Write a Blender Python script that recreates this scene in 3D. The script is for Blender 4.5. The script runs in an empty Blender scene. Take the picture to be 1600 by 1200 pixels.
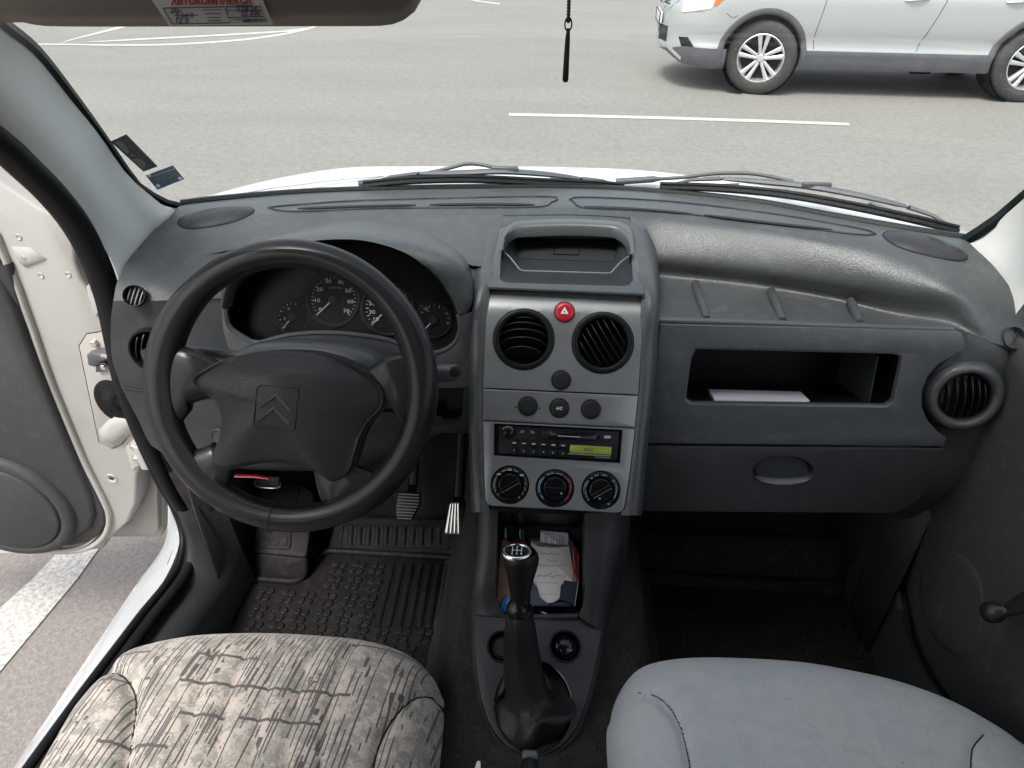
import bpy, bmesh, math, random
from mathutils import Vector as V, Matrix, Euler
random.seed(7)
R = math.radians
scene = bpy.context.scene
COL = scene.collection
# ---------------------------------------------------------------- camera model
F = 1110.0
T = V((23800, 1000, -1110)).normalized()          # car's right, in camera axes (x right, y down, z forward)
_a = (735*T.y - 1110*T.z)/T.x
L = V((_a, -735, 1110)).normalized()              # car's forward
D = L.cross(T).normalized()                       # down
def ray(px, py):
    c = V(((px-800)/F, (py-600)/F, 1.0))
    return V((T.dot(c), L.dot(c), -D.dot(c)))
def P(px, py, z=None, y=None, x=None, pl=None):
    """a point seen at (px,py) that lies at height z, at distance y, at side x, or on plane pl=(point, normal)"""
    r = ray(px, py)
    if z is not None: k = z/r.z
    elif y is not None: k = y/r.y
    elif x is not None: k = x/r.x
    else: k = pl[0].dot(pl[1])/r.dot(pl[1])
    return r*k
GZ = -1.64      # height of the ground: the camera's own eye point is the origin

# ---------------------------------------------------------------- frames
class Fr:
    def __init__(s, o, u, v):
        s.o = V(o); s.u = V(u).normalized(); v = V(v); s.v = (v - s.u*v.dot(s.u)).normalized(); s.n = s.u.cross(s.v)
        s.m = Matrix(((s.u.x, s.v.x, s.n.x, s.o.x), (s.u.y, s.v.y, s.n.y, s.o.y), (s.u.z, s.v.z, s.n.z, s.o.z), (0, 0, 0, 1)))
    def w(s, u, v, n=0.0): return s.o + s.u*u + s.v*v + s.n*n
    def uv(s, px, py, n=0.0):
        p = P(px, py, pl=(s.o + s.n*n, s.n)) - s.o
        return (p.dot(s.u), p.dot(s.v))
    def sub(s, u, v, n=0.0, rot=0.0, tx=0.0, ty=0.0):
        """frame at (u,v,n), turned by rot about n, then leaned by tx about its u and ty about its v"""
        m = s.m @ Matrix.Translation((u, v, n)) @ Matrix.Rotation(rot, 4, 'Z') @ Matrix.Rotation(tx, 4, 'X') @ Matrix.Rotation(ty, 4, 'Y')
        return Fr(m.translation, m.col[0].to_3d(), m.col[1].to_3d())
def tilt(o, deg):
    """a panel facing the driver whose surface leans deg from the horizontal"""
    a = R(deg); return Fr(o, (1, 0, 0), (0, math.cos(a), math.sin(a)))

# ---------------------------------------------------------------- curves
def catmull(pts, n, closed=False):
    pts = [V(p) for p in pts]; N = len(pts)
    if N == 2 and not closed: return [pts[0].lerp(pts[1], i/(n-1)) for i in range(n)]
    segs = N if closed else N-1
    dense = []
    def g(i):
        if closed: return pts[i % N]
        if i < 0: return pts[0]*2-pts[1]
        if i >= N: return pts[-1]*2-pts[-2]
        return pts[i]
    K = 12
    for s in range(segs):
        p0, p1, p2, p3 = g(s-1), g(s), g(s+1), g(s+2)
        for k in range(K):
            t = k/K
            dense.append(0.5*((2*p1)+(p2-p0)*t+(2*p0-5*p1+4*p2-p3)*t*t+(3*p1-p0-3*p2+p3)*t**3))
    dense.append(pts[0] if closed else pts[-1])
    return resample(dense, n, closed)
def resample(d, n, closed=False):
    d = [V(p) for p in d]
    cum = [0.0]
    for a, b in zip(d, d[1:]): cum.append(cum[-1]+(b-a).length)
    tot = cum[-1]; out = []; j = 0
    m = n if closed else n-1
    for i in range(n):
        t = tot*i/m
        while j < len(d)-2 and cum[j+1] < t: j += 1
        sl = cum[j+1]-cum[j]
        out.append(d[j].lerp(d[j+1], (t-cum[j])/sl if sl > 1e-12 else 0))
    return out
def rpoly(pts, r, seg=5):
    """2D polygon with rounded corners; r one radius or a list"""
    out = []; N = len(pts)
    rs = r if isinstance(r, (list, tuple)) else [r]*N
    for i in range(N):
        p = V((pts[i][0], pts[i][1])); a = V((pts[i-1][0], pts[i-1][1])); b = V((pts[(i+1) % N][0], pts[(i+1) % N][1]))
        da = (a-p); db = (b-p); ra = min(rs[i], da.length*.48, db.length*.48)
        if ra < 1e-6: out.append((p.x, p.y)); continue
        q0 = p+da.normalized()*ra; q1 = p+db.normalized()*ra
        for k in range(seg+1):
            t = k/seg; q = q0*(1-t)**2+p*2*t*(1-t)+q1*t*t
            out.append((q.x, q.y))
    return out
def circ(u, v, r, n=32, rv=None, a0=0.0):
    rv = rv or r
    return [(u+r*math.cos(a0+2*math.pi*i/n), v+rv*math.sin(a0+2*math.pi*i/n)) for i in range(n)]
def rrect(u, v, w, h, r, seg=5):
    return rpoly([(u-w/2, v-h/2), (u+w/2, v-h/2), (u+w/2, v+h/2), (u-w/2, v+h/2)], r, seg)
def scale2(pts, s, c=None, sv=None):
    sv = s if sv is None else sv
    if c is None: c = (sum(p[0] for p in pts)/len(pts), sum(p[1] for p in pts)/len(pts))
    return [(c[0]+(p[0]-c[0])*s, c[1]+(p[1]-c[1])*sv) for p in pts]
def inset(pts, d):
    """inset a 2D closed outline (counter-clockwise) by distance d"""
    N = len(pts); out = []
    A = sum(pts[i-1][0]*pts[i][1]-pts[i][0]*pts[i-1][1] for i in range(N))
    sg = 1 if A > 0 else -1
    for i in range(N):
        a = V(pts[i-1][:2]); p = V(pts[i][:2]); b = V(pts[(i+1) % N][:2])
        t = (b-a)
        if t.length < 1e-9: out.append((p.x, p.y)); continue
        t.normalize(); nn = V((-t.y, t.x))*sg
        q = p+nn*d; out.append((q.x, q.y))
    return out

# ---------------------------------------------------------------- mesh builder
class MB:
    def __init__(s, fr=None): s.v = []; s.f = []; s.m = fr.m if fr else Matrix.Identity(4)
    def at(s, fr): s.m = fr.m if fr else Matrix.Identity(4); return s
    def add(s, vs, fs):
        o = len(s.v); s.v += [tuple(s.m @ V(p)) for p in vs]; s.f += [tuple(i+o for i in f) for f in fs]; return s
    def box(s, c, d, rot=None):
        m = Matrix.Translation(c) @ (rot.to_matrix().to_4x4() if rot else Matrix.Identity(4))
        h = [x/2 for x in d]
        vs = [m @ V((h[0]*a, h[1]*b, h[2]*e)) for a in (-1, 1) for b in (-1, 1) for e in (-1, 1)]
        return s.add(vs, [(0, 1, 3, 2), (4, 6, 7, 5), (0, 4, 5, 1), (2, 3, 7, 6), (0, 2, 6, 4), (1, 5, 7, 3)])
    def rings(s, rings, c0=True, c1=True, cyc=True):
        n = len(rings[0]); vs = [p for r in rings for p in r]; fs = []
        for i in range(len(rings)-1):
            for j in range(n if cyc else n-1):
                k = (j+1) % n
                fs.append((i*n+j, i*n+k, (i+1)*n+k, (i+1)*n+j))
        if c0: fs.append(tuple(reversed(range(n))))
        if c1: fs.append(tuple(range((len(rings)-1)*n, len(rings)*n)))
        return s.add(vs, fs)
    def prism(s, out, z0, z1, ch=0.0):
        """extrude a 2D outline from z0 to z1 (z1 the visible side) with an optional chamfer there"""
        A = sum(out[i-1][0]*out[i][1]-out[i][0]*out[i-1][1] for i in range(len(out)))
        if A < 0: out = list(reversed(out))
        r = [[(p[0], p[1], z0) for p in out]]
        if ch:
            r.append([(p[0], p[1], z1-ch) for p in out])
            q = inset(out, ch*.35); r.append([(p[0], p[1], z1-ch*.3) for p in q])
            q = inset(out, ch); r.append([(p[0], p[1], z1) for p in q])
        else: r.append([(p[0], p[1], z1) for p in out])
        return s.rings(r)
    def ringplate(s, outer, inner, z0, z1):
        n = len(outer)
        R_ = [[(p[0], p[1], z0) for p in inner], [(p[0], p[1], z0) for p in outer], [(p[0], p[1], z1) for p in outer], [(p[0], p[1], z1) for p in inner], [(p[0], p[1], z0) for p in inner]]
        return s.rings(R_, False, False)
    def lathe(s, prof, n=32, c=(0, 0), c0=True, c1=True, sv=1.0):
        return s.rings([[(c[0]+r*math.cos(2*math.pi*i/n), c[1]+sv*r*math.sin(2*math.pi*i/n), z) for i in range(n)] for r, z in prof], c0, c1)
    def tube(s, path, r, n=8, cap=True, flat=1.0, up=None):
        path = [V(p) for p in path]; rs = r if isinstance(r, (list, tuple)) else [r]*len(path)
        t0 = (path[1]-path[0]).normalized()
        up = V(up) if up else (V((0, 0, 1)) if abs(t0.z) < .9 else V((1, 0, 0)))
        a = t0.cross(up).normalized(); rings = []
        for i, p in enumerate(path):
            t = (path[min(i+1, len(path)-1)]-path[max(i-1, 0)]).normalized()
            a = (a-t*a.dot(t)).normalized(); b = t.cross(a)
            rings.append([p+a*rs[i]*math.cos(2*math.pi*k/n)+b*rs[i]*flat*math.sin(2*math.pi*k/n) for k in range(n)])
        return s.rings(rings, cap, cap)
    def grid(s, rows, cyc=False):
        return s.rings(rows, False, False, cyc)
    def text(s, txt, size, u=0, v=0, n=0, rot=0.0, depth=0.0002, bold=0.0, al='CENTER', sx=1.0):
        cu = bpy.data.curves.new('t', 'FONT'); cu.body = txt; cu.size = size; cu.extrude = depth/2; cu.offset = bold
        cu.align_x = al; cu.align_y = 'CENTER'; cu.resolution_u = 2
        ob = bpy.data.objects.new('t', cu); me = ob.to_mesh()
        m = Matrix.Translation((u, v, n)) @ Matrix.Rotation(rot, 4, 'Z') @ Matrix.Diagonal((sx, 1, 1, 1))
        s.add([m @ q.co for q in me.vertices], [tuple(p.vertices) for p in me.polygons])
        ob.to_mesh_clear(); bpy.data.objects.remove(ob); bpy.data.curves.remove(cu); return s
    def build(s, name, mat, parent=None, smooth=35, bevel=0.0, sub=0, solid=0.0, seg=2, label=None, cut=None, off=-1.0):
        me = bpy.data.meshes.new(name); me.from_pydata(s.v, [], s.f)
        xs = [v[0] for v in s.v]; ys = [v[1] for v in s.v]; zs = [v[2] for v in s.v]
        c = V(((min(xs)+max(xs))/2, (min(ys)+max(ys))/2, min(zs) if parent is None else (min(zs)+max(zs))/2))
        me.transform(Matrix.Translation(-c))
        bm = bmesh.new(); bm.from_mesh(me); bmesh.ops.remove_doubles(bm, verts=bm.verts, dist=1e-6)
        bmesh.ops.recalc_face_normals(bm, faces=bm.faces); bm.to_mesh(me); bm.free()
        o = bpy.data.objects.new(name, me); COL.objects.link(o)
        for m in (mat if isinstance(mat, (list, tuple)) else [mat]): me.materials.append(m)
        pw = V(parent['_w']) if parent else V((0, 0, 0))
        o.location = c-pw; o['_w'] = tuple(c)
        if parent: o.parent = parent
        if cut:
            bpy.context.view_layer.update()
            cc = cut.build('cutter', mat, None, smooth=0)
            md = o.modifiers.new('b', 'BOOLEAN'); md.operation = 'DIFFERENCE'; md.object = cc; md.solver = 'EXACT'
            bpy.context.view_layer.update()
            dg = bpy.context.evaluated_depsgraph_get(); nm = bpy.data.meshes.new_from_object(o.evaluated_get(dg))
            o.modifiers.clear(); o.data = nm; me = nm
            bpy.data.objects.remove(cc)
        if smooth:
            for p in me.polygons: p.use_smooth = True
            if not sub: me.set_sharp_from_angle(angle=R(smooth))
        if solid:
            md = o.modifiers.new('s', 'SOLIDIFY'); md.thickness = solid; md.offset = off
        if bevel:
            md = o.modifiers.new('v', 'BEVEL'); md.width = bevel; md.segments = seg; md.limit_method = 'ANGLE'; md.angle_limit = R(40); md.harden_normals = False
            for p in me.polygons: p.use_smooth = True
        if sub:
            md = o.modifiers.new('u', 'SUBSURF'); md.levels = sub; md.render_levels = sub
        if label: o['label'] = label
        return o

def tag(o, label, cat, group=None, kind=None):
    o['label'] = label; o['category'] = cat
    if group: o['group'] = group
    if kind: o['kind'] = kind
    return o
def thing(name, loc, label, cat, group=None):
    o = bpy.data.objects.new(name, None); COL.objects.link(o); o.location = loc; o['_w'] = tuple(loc); o.empty_display_size = .05
    return tag(o, label, cat, group)
def struct(o): o['kind'] = 'structure'; return o
def copy_tree(o, parent=None, delta=V((0, 0, 0))):
    c = o.copy(); COL.objects.link(c)
    if parent: c.parent = parent
    else: c.location = o.location+delta
    for ch in list(o.children): copy_tree(ch, c)
    return c

# ---------------------------------------------------------------- materials
def nt(name):
    m = bpy.data.materials.new(name); m.use_nodes = True; t = m.node_tree
    return m, t, t.nodes['Principled BSDF']
def N(t, kind, **kw):
    n = t.nodes.new(kind)
    for k, v in kw.items():
        if k in n.inputs: n.inputs[k].default_value = v
        else: setattr(n, k, v)
    return n
def mapr(t, src, a, b, c=0.0, d=1.0):
    n = t.nodes.new('ShaderNodeMapRange'); n.inputs['From Min'].default_value = a; n.inputs['From Max'].default_value = b
    n.inputs['To Min'].default_value = c; n.inputs['To Max'].default_value = d; t.links.new(src, n.inputs['Value']); return n.outputs['Result']
def mix(t, fac, a, b):
    n = t.nodes.new('ShaderNodeMix'); n.data_type = 'RGBA'
    if isinstance(fac, float): n.inputs[0].default_value = fac
    else: t.links.new(fac, n.inputs[0])
    for s, x in ((n.inputs[6], a), (n.inputs[7], b)):
        if isinstance(x, tuple): s.default_value = x if len(x) == 4 else x+(1,)
        else: t.links.new(x, s)
    return n.outputs[2]
def math_(t, op, a, b=None):
    n = t.nodes.new('ShaderNodeMath'); n.operation = op
    for i, x in enumerate((a, b)):
        if x is None: continue
        if isinstance(x, (int, float)): n.inputs[i].default_value = x
        else: t.links.new(x, n.inputs[i])
    return n.outputs[0]
def coords(t, scale=(1, 1, 1), rot=(0, 0, 0), kind='Object'):
    tc = t.nodes.new('ShaderNodeTexCoord'); mp = t.nodes.new('ShaderNodeMapping')
    mp.inputs['Scale'].default_value = scale; mp.inputs['Rotation'].default_value = rot
    t.links.new(tc.outputs[kind], mp.inputs['Vector']); return mp.outputs['Vector']
def noise(t, vec, scale, detail=2.0, rough=.5, dist=0.0):
    n = t.nodes.new('ShaderNodeTexNoise'); n.inputs['Scale'].default_value = scale; n.inputs['Detail'].default_value = detail
    n.inputs['Roughness'].default_value = rough; n.inputs['Distortion'].default_value = dist; t.links.new(vec, n.inputs['Vector']); return n.outputs['Fac']
def bump(t, b, h, strength=.5, dist=.001):
    n = t.nodes.new('ShaderNodeBump'); n.inputs['Strength'].default_value = strength; n.inputs['Distance'].default_value = dist
    t.links.new(h, n.inputs['Height']); t.links.new(n.outputs['Normal'], b.inputs['Normal']); return n
def simple(name, col, rough=.5, metal=0.0, spec=.5, var=.0, vscale=8.0, grain=0.0, gscale=900.0, coat=0.0, bdist=.0004, dust=0.0):
    m, t, b = nt(name); b.inputs['Roughness'].default_value = rough; b.inputs['Metallic'].default_value = metal
    b.inputs['Specular IOR Level'].default_value = spec; b.inputs['Base Color'].default_value = tuple(col)+(1,)
    b.inputs['Coat Weight'].default_value = coat
    vec = coords(t)
    if var or dust:
        nz = noise(t, vec, vscale, 5, .62)
        c = mix(t, mapr(t, nz, .3, .7), tuple(x*(1-var) for x in col), tuple(min(1, x*(1+var)) for x in col))
        if dust:
            dn = mapr(t, noise(t, vec, vscale*9, 4, .7), .52, .8); dn = math_(t, 'MULTIPLY', dn, dust)
            c = mix(t, dn, c, (.28, .27, .25))
        t.links.new(c, b.inputs['Base Color'])
        t.links.new(mapr(t, nz, .3, .7, max(.02, rough-.07), min(1, rough+.07)), b.inputs['Roughness'])
    if grain:
        vo = t.nodes.new('ShaderNodeTexVoronoi'); vo.feature = 'SMOOTH_F1'; vo.inputs['Scale'].default_value = gscale; t.links.new(vec, vo.inputs['Vector'])
        g2 = noise(t, vec, gscale*.4, 3)
        bump(t, b, math_(t, 'ADD', vo.outputs['Distance'], g2), grain, bdist)
    return m
SUN, SUN_EL, SUN_AZ, SKY, EXPO = 1.1, 58, -150, .15, 1.3
M = {}
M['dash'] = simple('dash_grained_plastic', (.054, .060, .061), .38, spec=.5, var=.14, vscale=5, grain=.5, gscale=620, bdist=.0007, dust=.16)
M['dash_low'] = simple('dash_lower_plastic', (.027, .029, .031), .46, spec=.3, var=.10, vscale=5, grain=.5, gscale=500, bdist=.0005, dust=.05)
M['dash_smooth'] = simple('dash_smooth_plastic', (.066, .073, .075), .36, var=.08, vscale=7, grain=.2, gscale=900)
M['console'] = simple('console_satin_paint', (.225, .240, .240), .33, metal=.45, var=.05, vscale=9, grain=.12, gscale=1200, bdist=.0002, dust=.05)
M['black'] = simple('black_plastic', (.007, .008, .009), .42, spec=.2, var=.15, vscale=20, grain=.15, gscale=1000, bdist=.0002)
M['black_gloss'] = simple('black_gloss_plastic', (.006, .006, .007), .18, spec=.35, var=.1, vscale=20)
M['hole'] = simple('dark_recess', (.010, .011, .012), .8)
M['button'] = simple('button_rubber', (.014, .016, .017), .55, spec=.2, var=.1, vscale=60, grain=.2, gscale=1500, bdist=.0002)
M['tray'] = simple('tray_plastic', (.022, .027, .028), .5, spec=.3, var=.12, vscale=14, grain=.2, gscale=900)
M['line'] = simple('panel_gap', (.006, .006, .007), .7)
M['edge'] = simple('pale_plastic_edge', (.16, .17, .17), .45)  # pale grey for thin edges, rims and ribs
M['pillar'] = simple('pillar_trim_plastic', (.50, .515, .485), .6, var=.05, vscale=4, grain=.3, gscale=700, bdist=.0003, dust=.08)
M['headliner'] = simple('headliner_fabric', (.30, .295, .28), .95, var=.04, vscale=30, grain=.4, gscale=600)
M['visor'] = simple('visor_vinyl', (.22, .19, .16), .7, var=.06, vscale=6, grain=.5, gscale=500, bdist=.0005)
M['rubber'] = simple('rubber_seal', (.008, .008, .009), .5, spec=.15, var=.2, vscale=25, grain=.1, gscale=500)
M['frit'] = simple('black_ceramic_border', (.004, .007, .007), .35, spec=.2)
M['trim_lifted'] = simple('door_trim_vinyl_lightened', (.055, .055, .054), .6, spec=.35, var=.10, vscale=5, grain=.4, gscale=420, bdist=.0004, dust=.15)  # same vinyl as the driver's trim, lightened to offset the dim passenger side
M['carpet'] = simple('floor_carpet', (.030, .028, .026), 1.0, spec=.1, var=.25, vscale=25, grain=1.0, gscale=380, bdist=.002, dust=.2)
M['mat'] = simple('floor_mat_rubber', (.012, .011, .011), .6, spec=.2, var=.2, vscale=9, grain=.15, gscale=600, dust=.10)
M['trim'] = simple('door_trim_vinyl', (.042, .041, .042), .58, spec=.25, var=.08, vscale=6, grain=.5, gscale=420, bdist=.0005, dust=.06)
M['chrome'] = simple('chrome', (.75, .75, .76), .12, metal=1.0)
M['steel'] = simple('zinc_plated_steel', (.55, .53, .48), .35, metal=.8, var=.15, vscale=60)
M['alu'] = simple('brushed_aluminium', (.62, .60, .56), .3, metal=.9, var=.1, vscale=50)
M['dial'] = simple('matt_dial_black', (.012, .012, .013), .9, spec=.05)
M['red'] = simple('red_button_plastic', (.42, .012, .028), .28, var=.05, vscale=40)
M['redmetal'] = simple('red_painted_edge', (.28, .015, .03), .4)
M['white_print'] = simple('white_print', (.72, .73, .72), .6)
M['gray_print'] = simple('grey_print', (.34, .35, .35), .6)
M['blue_print'] = simple('blue_print', (.08, .32, .62), .6)
M['red_print'] = simple('red_print', (.50, .03, .04), .6)
M['orange'] = simple('orange_plastic', (.55, .14, .04), .25)
M['paper'] = simple('paper', (.66, .64, .62), .85, var=.05, vscale=14)
M['paper2'] = simple('card_paper', (.60, .60, .64), .8, var=.03, vscale=14)
M['ink'] = simple('ink', (.05, .05, .09), .8)
M['navy'] = simple('navy_card', (.035, .055, .085), .6, var=.25, vscale=40)
M['brown'] = simple('kraft_wallet_leather', (.26, .16, .10), .55, var=.35, vscale=40, grain=.3, gscale=300)
M['darkred'] = simple('dark_red_leather', (.20, .018, .016), .35, var=.3, vscale=50)
M['bluecap'] = simple('blue_cap_plastic', (.02, .22, .62), .35)
M['winder'] = simple('winder_plastic', (.02, .02, .021), .35, var=.2, vscale=30)
M['road_paint'] = None
M['silver'] = simple('silver_car_paint', (.44, .46, .455), .28, metal=.45, coat=.7)
M['clad'] = simple('grey_plastic_cladding', (.075, .078, .085), .6, var=.15, vscale=6, grain=.2, gscale=300, dust=.15)
M['tyre'] = simple('tyre_rubber', (.032, .032, .031), .8, var=.25, vscale=6, dust=.30)
M['alloy'] = simple('alloy_wheel', (.62, .63, .63), .28, metal=.7, var=.05, vscale=6)
M['lamp_glass'] = simple('headlamp_reflector', (.70, .74, .75), .12, metal=.6, var=.25, vscale=14)
M['dark_glass'] = simple('tinted_car_glass', (.02, .025, .026), .05)
M['brush'] = simple('wiper_metal', (.060, .066, .070), .5, var=.12, vscale=30)
M['mirror_shell'] = simple('mirror_shell_plastic', (.09, .09, .095), .6, var=.1, vscale=12, grain=.3, gscale=500)
M['sticker_grey'] = simple('translucent_grey_sticker', (.075, .08, .078), .6, var=.1, vscale=40)
M['sticker_blue'] = simple('blue_grey_vignette', (.11, .17, .24), .6, var=.35, vscale=140)
M['sticker_pale'] = simple('sticker_pale_shape', (.17, .19, .175), .6)

# van's white paint: a little road dirt, smudges
m, t, b = nt('white_van_paint'); M['white'] = m
vec = coords(t)
n1 = mapr(t, noise(t, vec, 7, 6, .65, .6), .45, .78)
n2 = mapr(t, noise(t, vec, 60, 4, .7), .62, .8)
dirt = math_(t, 'ADD', math_(t, 'MULTIPLY', n1, .42), math_(t, 'MULTIPLY', n2, .45))
t.links.new(mix(t, dirt, (.36, .352, .325), (.22, .19, .155)), b.inputs['Base Color'])
b.inputs['Roughness'].default_value = .33; b.inputs['Coat Weight'].default_value = .25
# clean white bonnet
M['bonnet'] = simple('white_bonnet_paint', (.47, .49, .505), .25, var=.015, vscale=3, coat=.6)

# leather of the wheel
def leather(name, col, rough, sc, st, coat=0.0):
    m, t, b = nt(name); vec = coords(t); b.inputs['Coat Weight'].default_value = coat; b.inputs['Coat Roughness'].default_value = .16; b.inputs['Specular IOR Level'].default_value = .22
    vo = t.nodes.new('ShaderNodeTexVoronoi'); vo.feature = 'DISTANCE_TO_EDGE'; vo.inputs['Scale'].default_value = sc
    w = t.nodes.new('ShaderNodeTexNoise'); w.inputs['Scale'].default_value = sc*.5; t.links.new(vec, w.inputs['Vector'])
    mx = t.nodes.new('ShaderNodeMix'); mx.data_type = 'VECTOR'; mx.inputs[0].default_value = .012
    t.links.new(vec, mx.inputs[4]); t.links.new(w.outputs['Color'], mx.inputs[5]); t.links.new(mx.outputs[1], vo.inputs['Vector'])
    h = mapr(t, vo.outputs['Distance'], 0, .12)
    nz = noise(t, vec, 9, 4, .6)
    t.links.new(mix(t, mapr(t, nz, .3, .7), tuple(x*.92 for x in col), tuple(x*1.1 for x in col)), b.inputs['Base Color'])
    t.links.new(mapr(t, nz, .3, .7, rough-.02, rough+.03), b.inputs['Roughness'])
    bump(t, b, h, st, .0006); return m
M['leather'] = leather('black_wheel_leather', (.0055, .0052, .0056), .34, 640, .45, .28)
M['pad'] = leather('airbag_pad_vinyl', (.027, .0265, .0275), .40, 420, .65, .06)
M['gaiter'] = leather('gear_gaiter_leather', (.010, .0098, .0098), .38, 500, .4, .12)

# glass
def glass(name, tint, gl=.05, rg=.02):
    m = bpy.data.materials.new(name); m.use_nodes = True; t = m.node_tree; t.nodes.clear()
    o = t.nodes.new('ShaderNodeOutputMaterial'); tr = t.nodes.new('ShaderNodeBsdfTransparent'); g = t.nodes.new('ShaderNodeBsdfGlossy'); mx = t.nodes.new('ShaderNodeMixShader')
    tr.inputs['Color'].default_value = tint+(1,); g.inputs['Roughness'].default_value = rg; mx.inputs[0].default_value = gl
    t.links.new(tr.outputs[0], mx.inputs[1]); t.links.new(g.outputs[0], mx.inputs[2]); t.links.new(mx.outputs[0], o.inputs['Surface']); return m
M['glass'] = glass('windscreen_glass', (.965, .985, .972), .045)
M['lens'] = glass('instrument_lens', (.85, .85, .85), .006, .3)

# asphalt
m, t, b = nt('asphalt'); M['asphalt'] = m
vec = coords(t)
big = noise(t, coords(t, (.5, 1.3, 1)), .8, 5, .6, .8)
fine = noise(t, vec, 70, 6, .85)
vo = t.nodes.new('ShaderNodeTexVoronoi'); vo.inputs['Scale'].default_value = 120; t.links.new(vec, vo.inputs['Vector'])
sp = mapr(t, noise(t, vec, 210, 2, .6), .35, .7)
c = mix(t, mapr(t, big, .3, .7), (.148, .150, .137), (.196, .197, .181))
c2 = mix(t, math_(t, 'MULTIPLY', mapr(t, fine, .36, .66), .6), c, (.40, .385, .35))
c3 = mix(t, math_(t, 'MULTIPLY', sp, .35), c2, (.11, .10, .095))
med = noise(t, vec, 16, 6, .75)
c3 = mix(t, math_(t, 'MULTIPLY', mapr(t, med, .40, .64), .45), c3, (.115, .112, .10))
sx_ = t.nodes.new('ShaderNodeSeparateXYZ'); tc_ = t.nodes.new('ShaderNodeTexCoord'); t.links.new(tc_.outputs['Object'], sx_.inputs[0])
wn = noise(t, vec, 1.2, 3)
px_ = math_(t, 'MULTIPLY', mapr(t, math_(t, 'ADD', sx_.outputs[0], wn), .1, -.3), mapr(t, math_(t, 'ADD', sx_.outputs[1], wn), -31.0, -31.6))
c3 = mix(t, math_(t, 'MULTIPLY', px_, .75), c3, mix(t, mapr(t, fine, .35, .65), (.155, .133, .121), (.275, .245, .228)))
dark = mapr(t, noise(t, coords(t, (.6, 2.2, 1)), 2.6, 7, .75, 1.0), .60, .74)
c4 = mix(t, math_(t, 'MULTIPLY', dark, .40), c3, (.14, .135, .125))
pit = mapr(t, noise(t, coords(t, (1, 1.6, 1)), 9, 4, .7), .70, .76)
c4 = mix(t, math_(t, 'MULTIPLY', pit, .5), c4, (.10, .095, .09))
t.links.new(c4, b.inputs['Base Color']); b.inputs['Roughness'].default_value = .9; b.inputs['Specular IOR Level'].default_value = .3
bump(t, b, math_(t, 'ADD', fine, vo.outputs['Distance']), .35, .004)

# road paint, worn at its edges
m, t, b = nt('worn_road_paint'); M['road_paint'] = m
vec = coords(t); wz = noise(t, vec, 70, 5, .75)
c = mix(t, mapr(t, wz, .40, .60), (.30, .29, .265), (.52, .51, .465))
t.links.new(c, b.inputs['Base Color']); b.inputs['Roughness'].default_value = .85
al = mapr(t, noise(t, vec, 34, 6, .8), .30, .36); t.links.new(al, b.inputs['Alpha'])
bump(t, b, wz, .5, .003)

# driver's seat fabric: beige and grey blotches, dark dashes along and across
m, t, b = nt('patterned_seat_fabric'); M['fabric1'] = m
vec = coords(t)
hf = math_(t, 'MULTIPLY', math_(t, 'SUBTRACT', noise(t, vec, 260, 3, .8), .5), .30)
bl = mapr(t, math_(t, 'ADD', noise(t, vec, 46, 6, .78, .2), hf), .492, .508)
c = mix(t, bl, (.46, .40, .35), (.23, .225, .20))
bl2 = mapr(t, math_(t, 'ADD', noise(t, coords(t, (1, 1, 1), (0, 0, .4)), 55, 6, .78, .2), hf), .55, .562)
c = mix(t, bl2, c, (.32, .30, .255))
sk = coords(t, (1, 1, 1), (0, 0, R(-6)))
def dashes(sx, sy, lo, hi, seedrot, warp=0.0, gate=.5, gs=9):
    v_ = coords(t, (sx, sy, .001), (0, 0, seedrot))
    ab = math_(t, 'ABSOLUTE', math_(t, 'SUBTRACT', noise(t, v_, 1.0, 0.0, .5, warp), .5))
    d = mapr(t, ab, lo, hi, 1.0, 0.0)
    g = mapr(t, noise(t, coords(t, (1, 1, .01), (0, 0, 1.3+seedrot)), gs, 2), gate, gate+.02)
    return math_(t, 'MULTIPLY', d, g)
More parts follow.
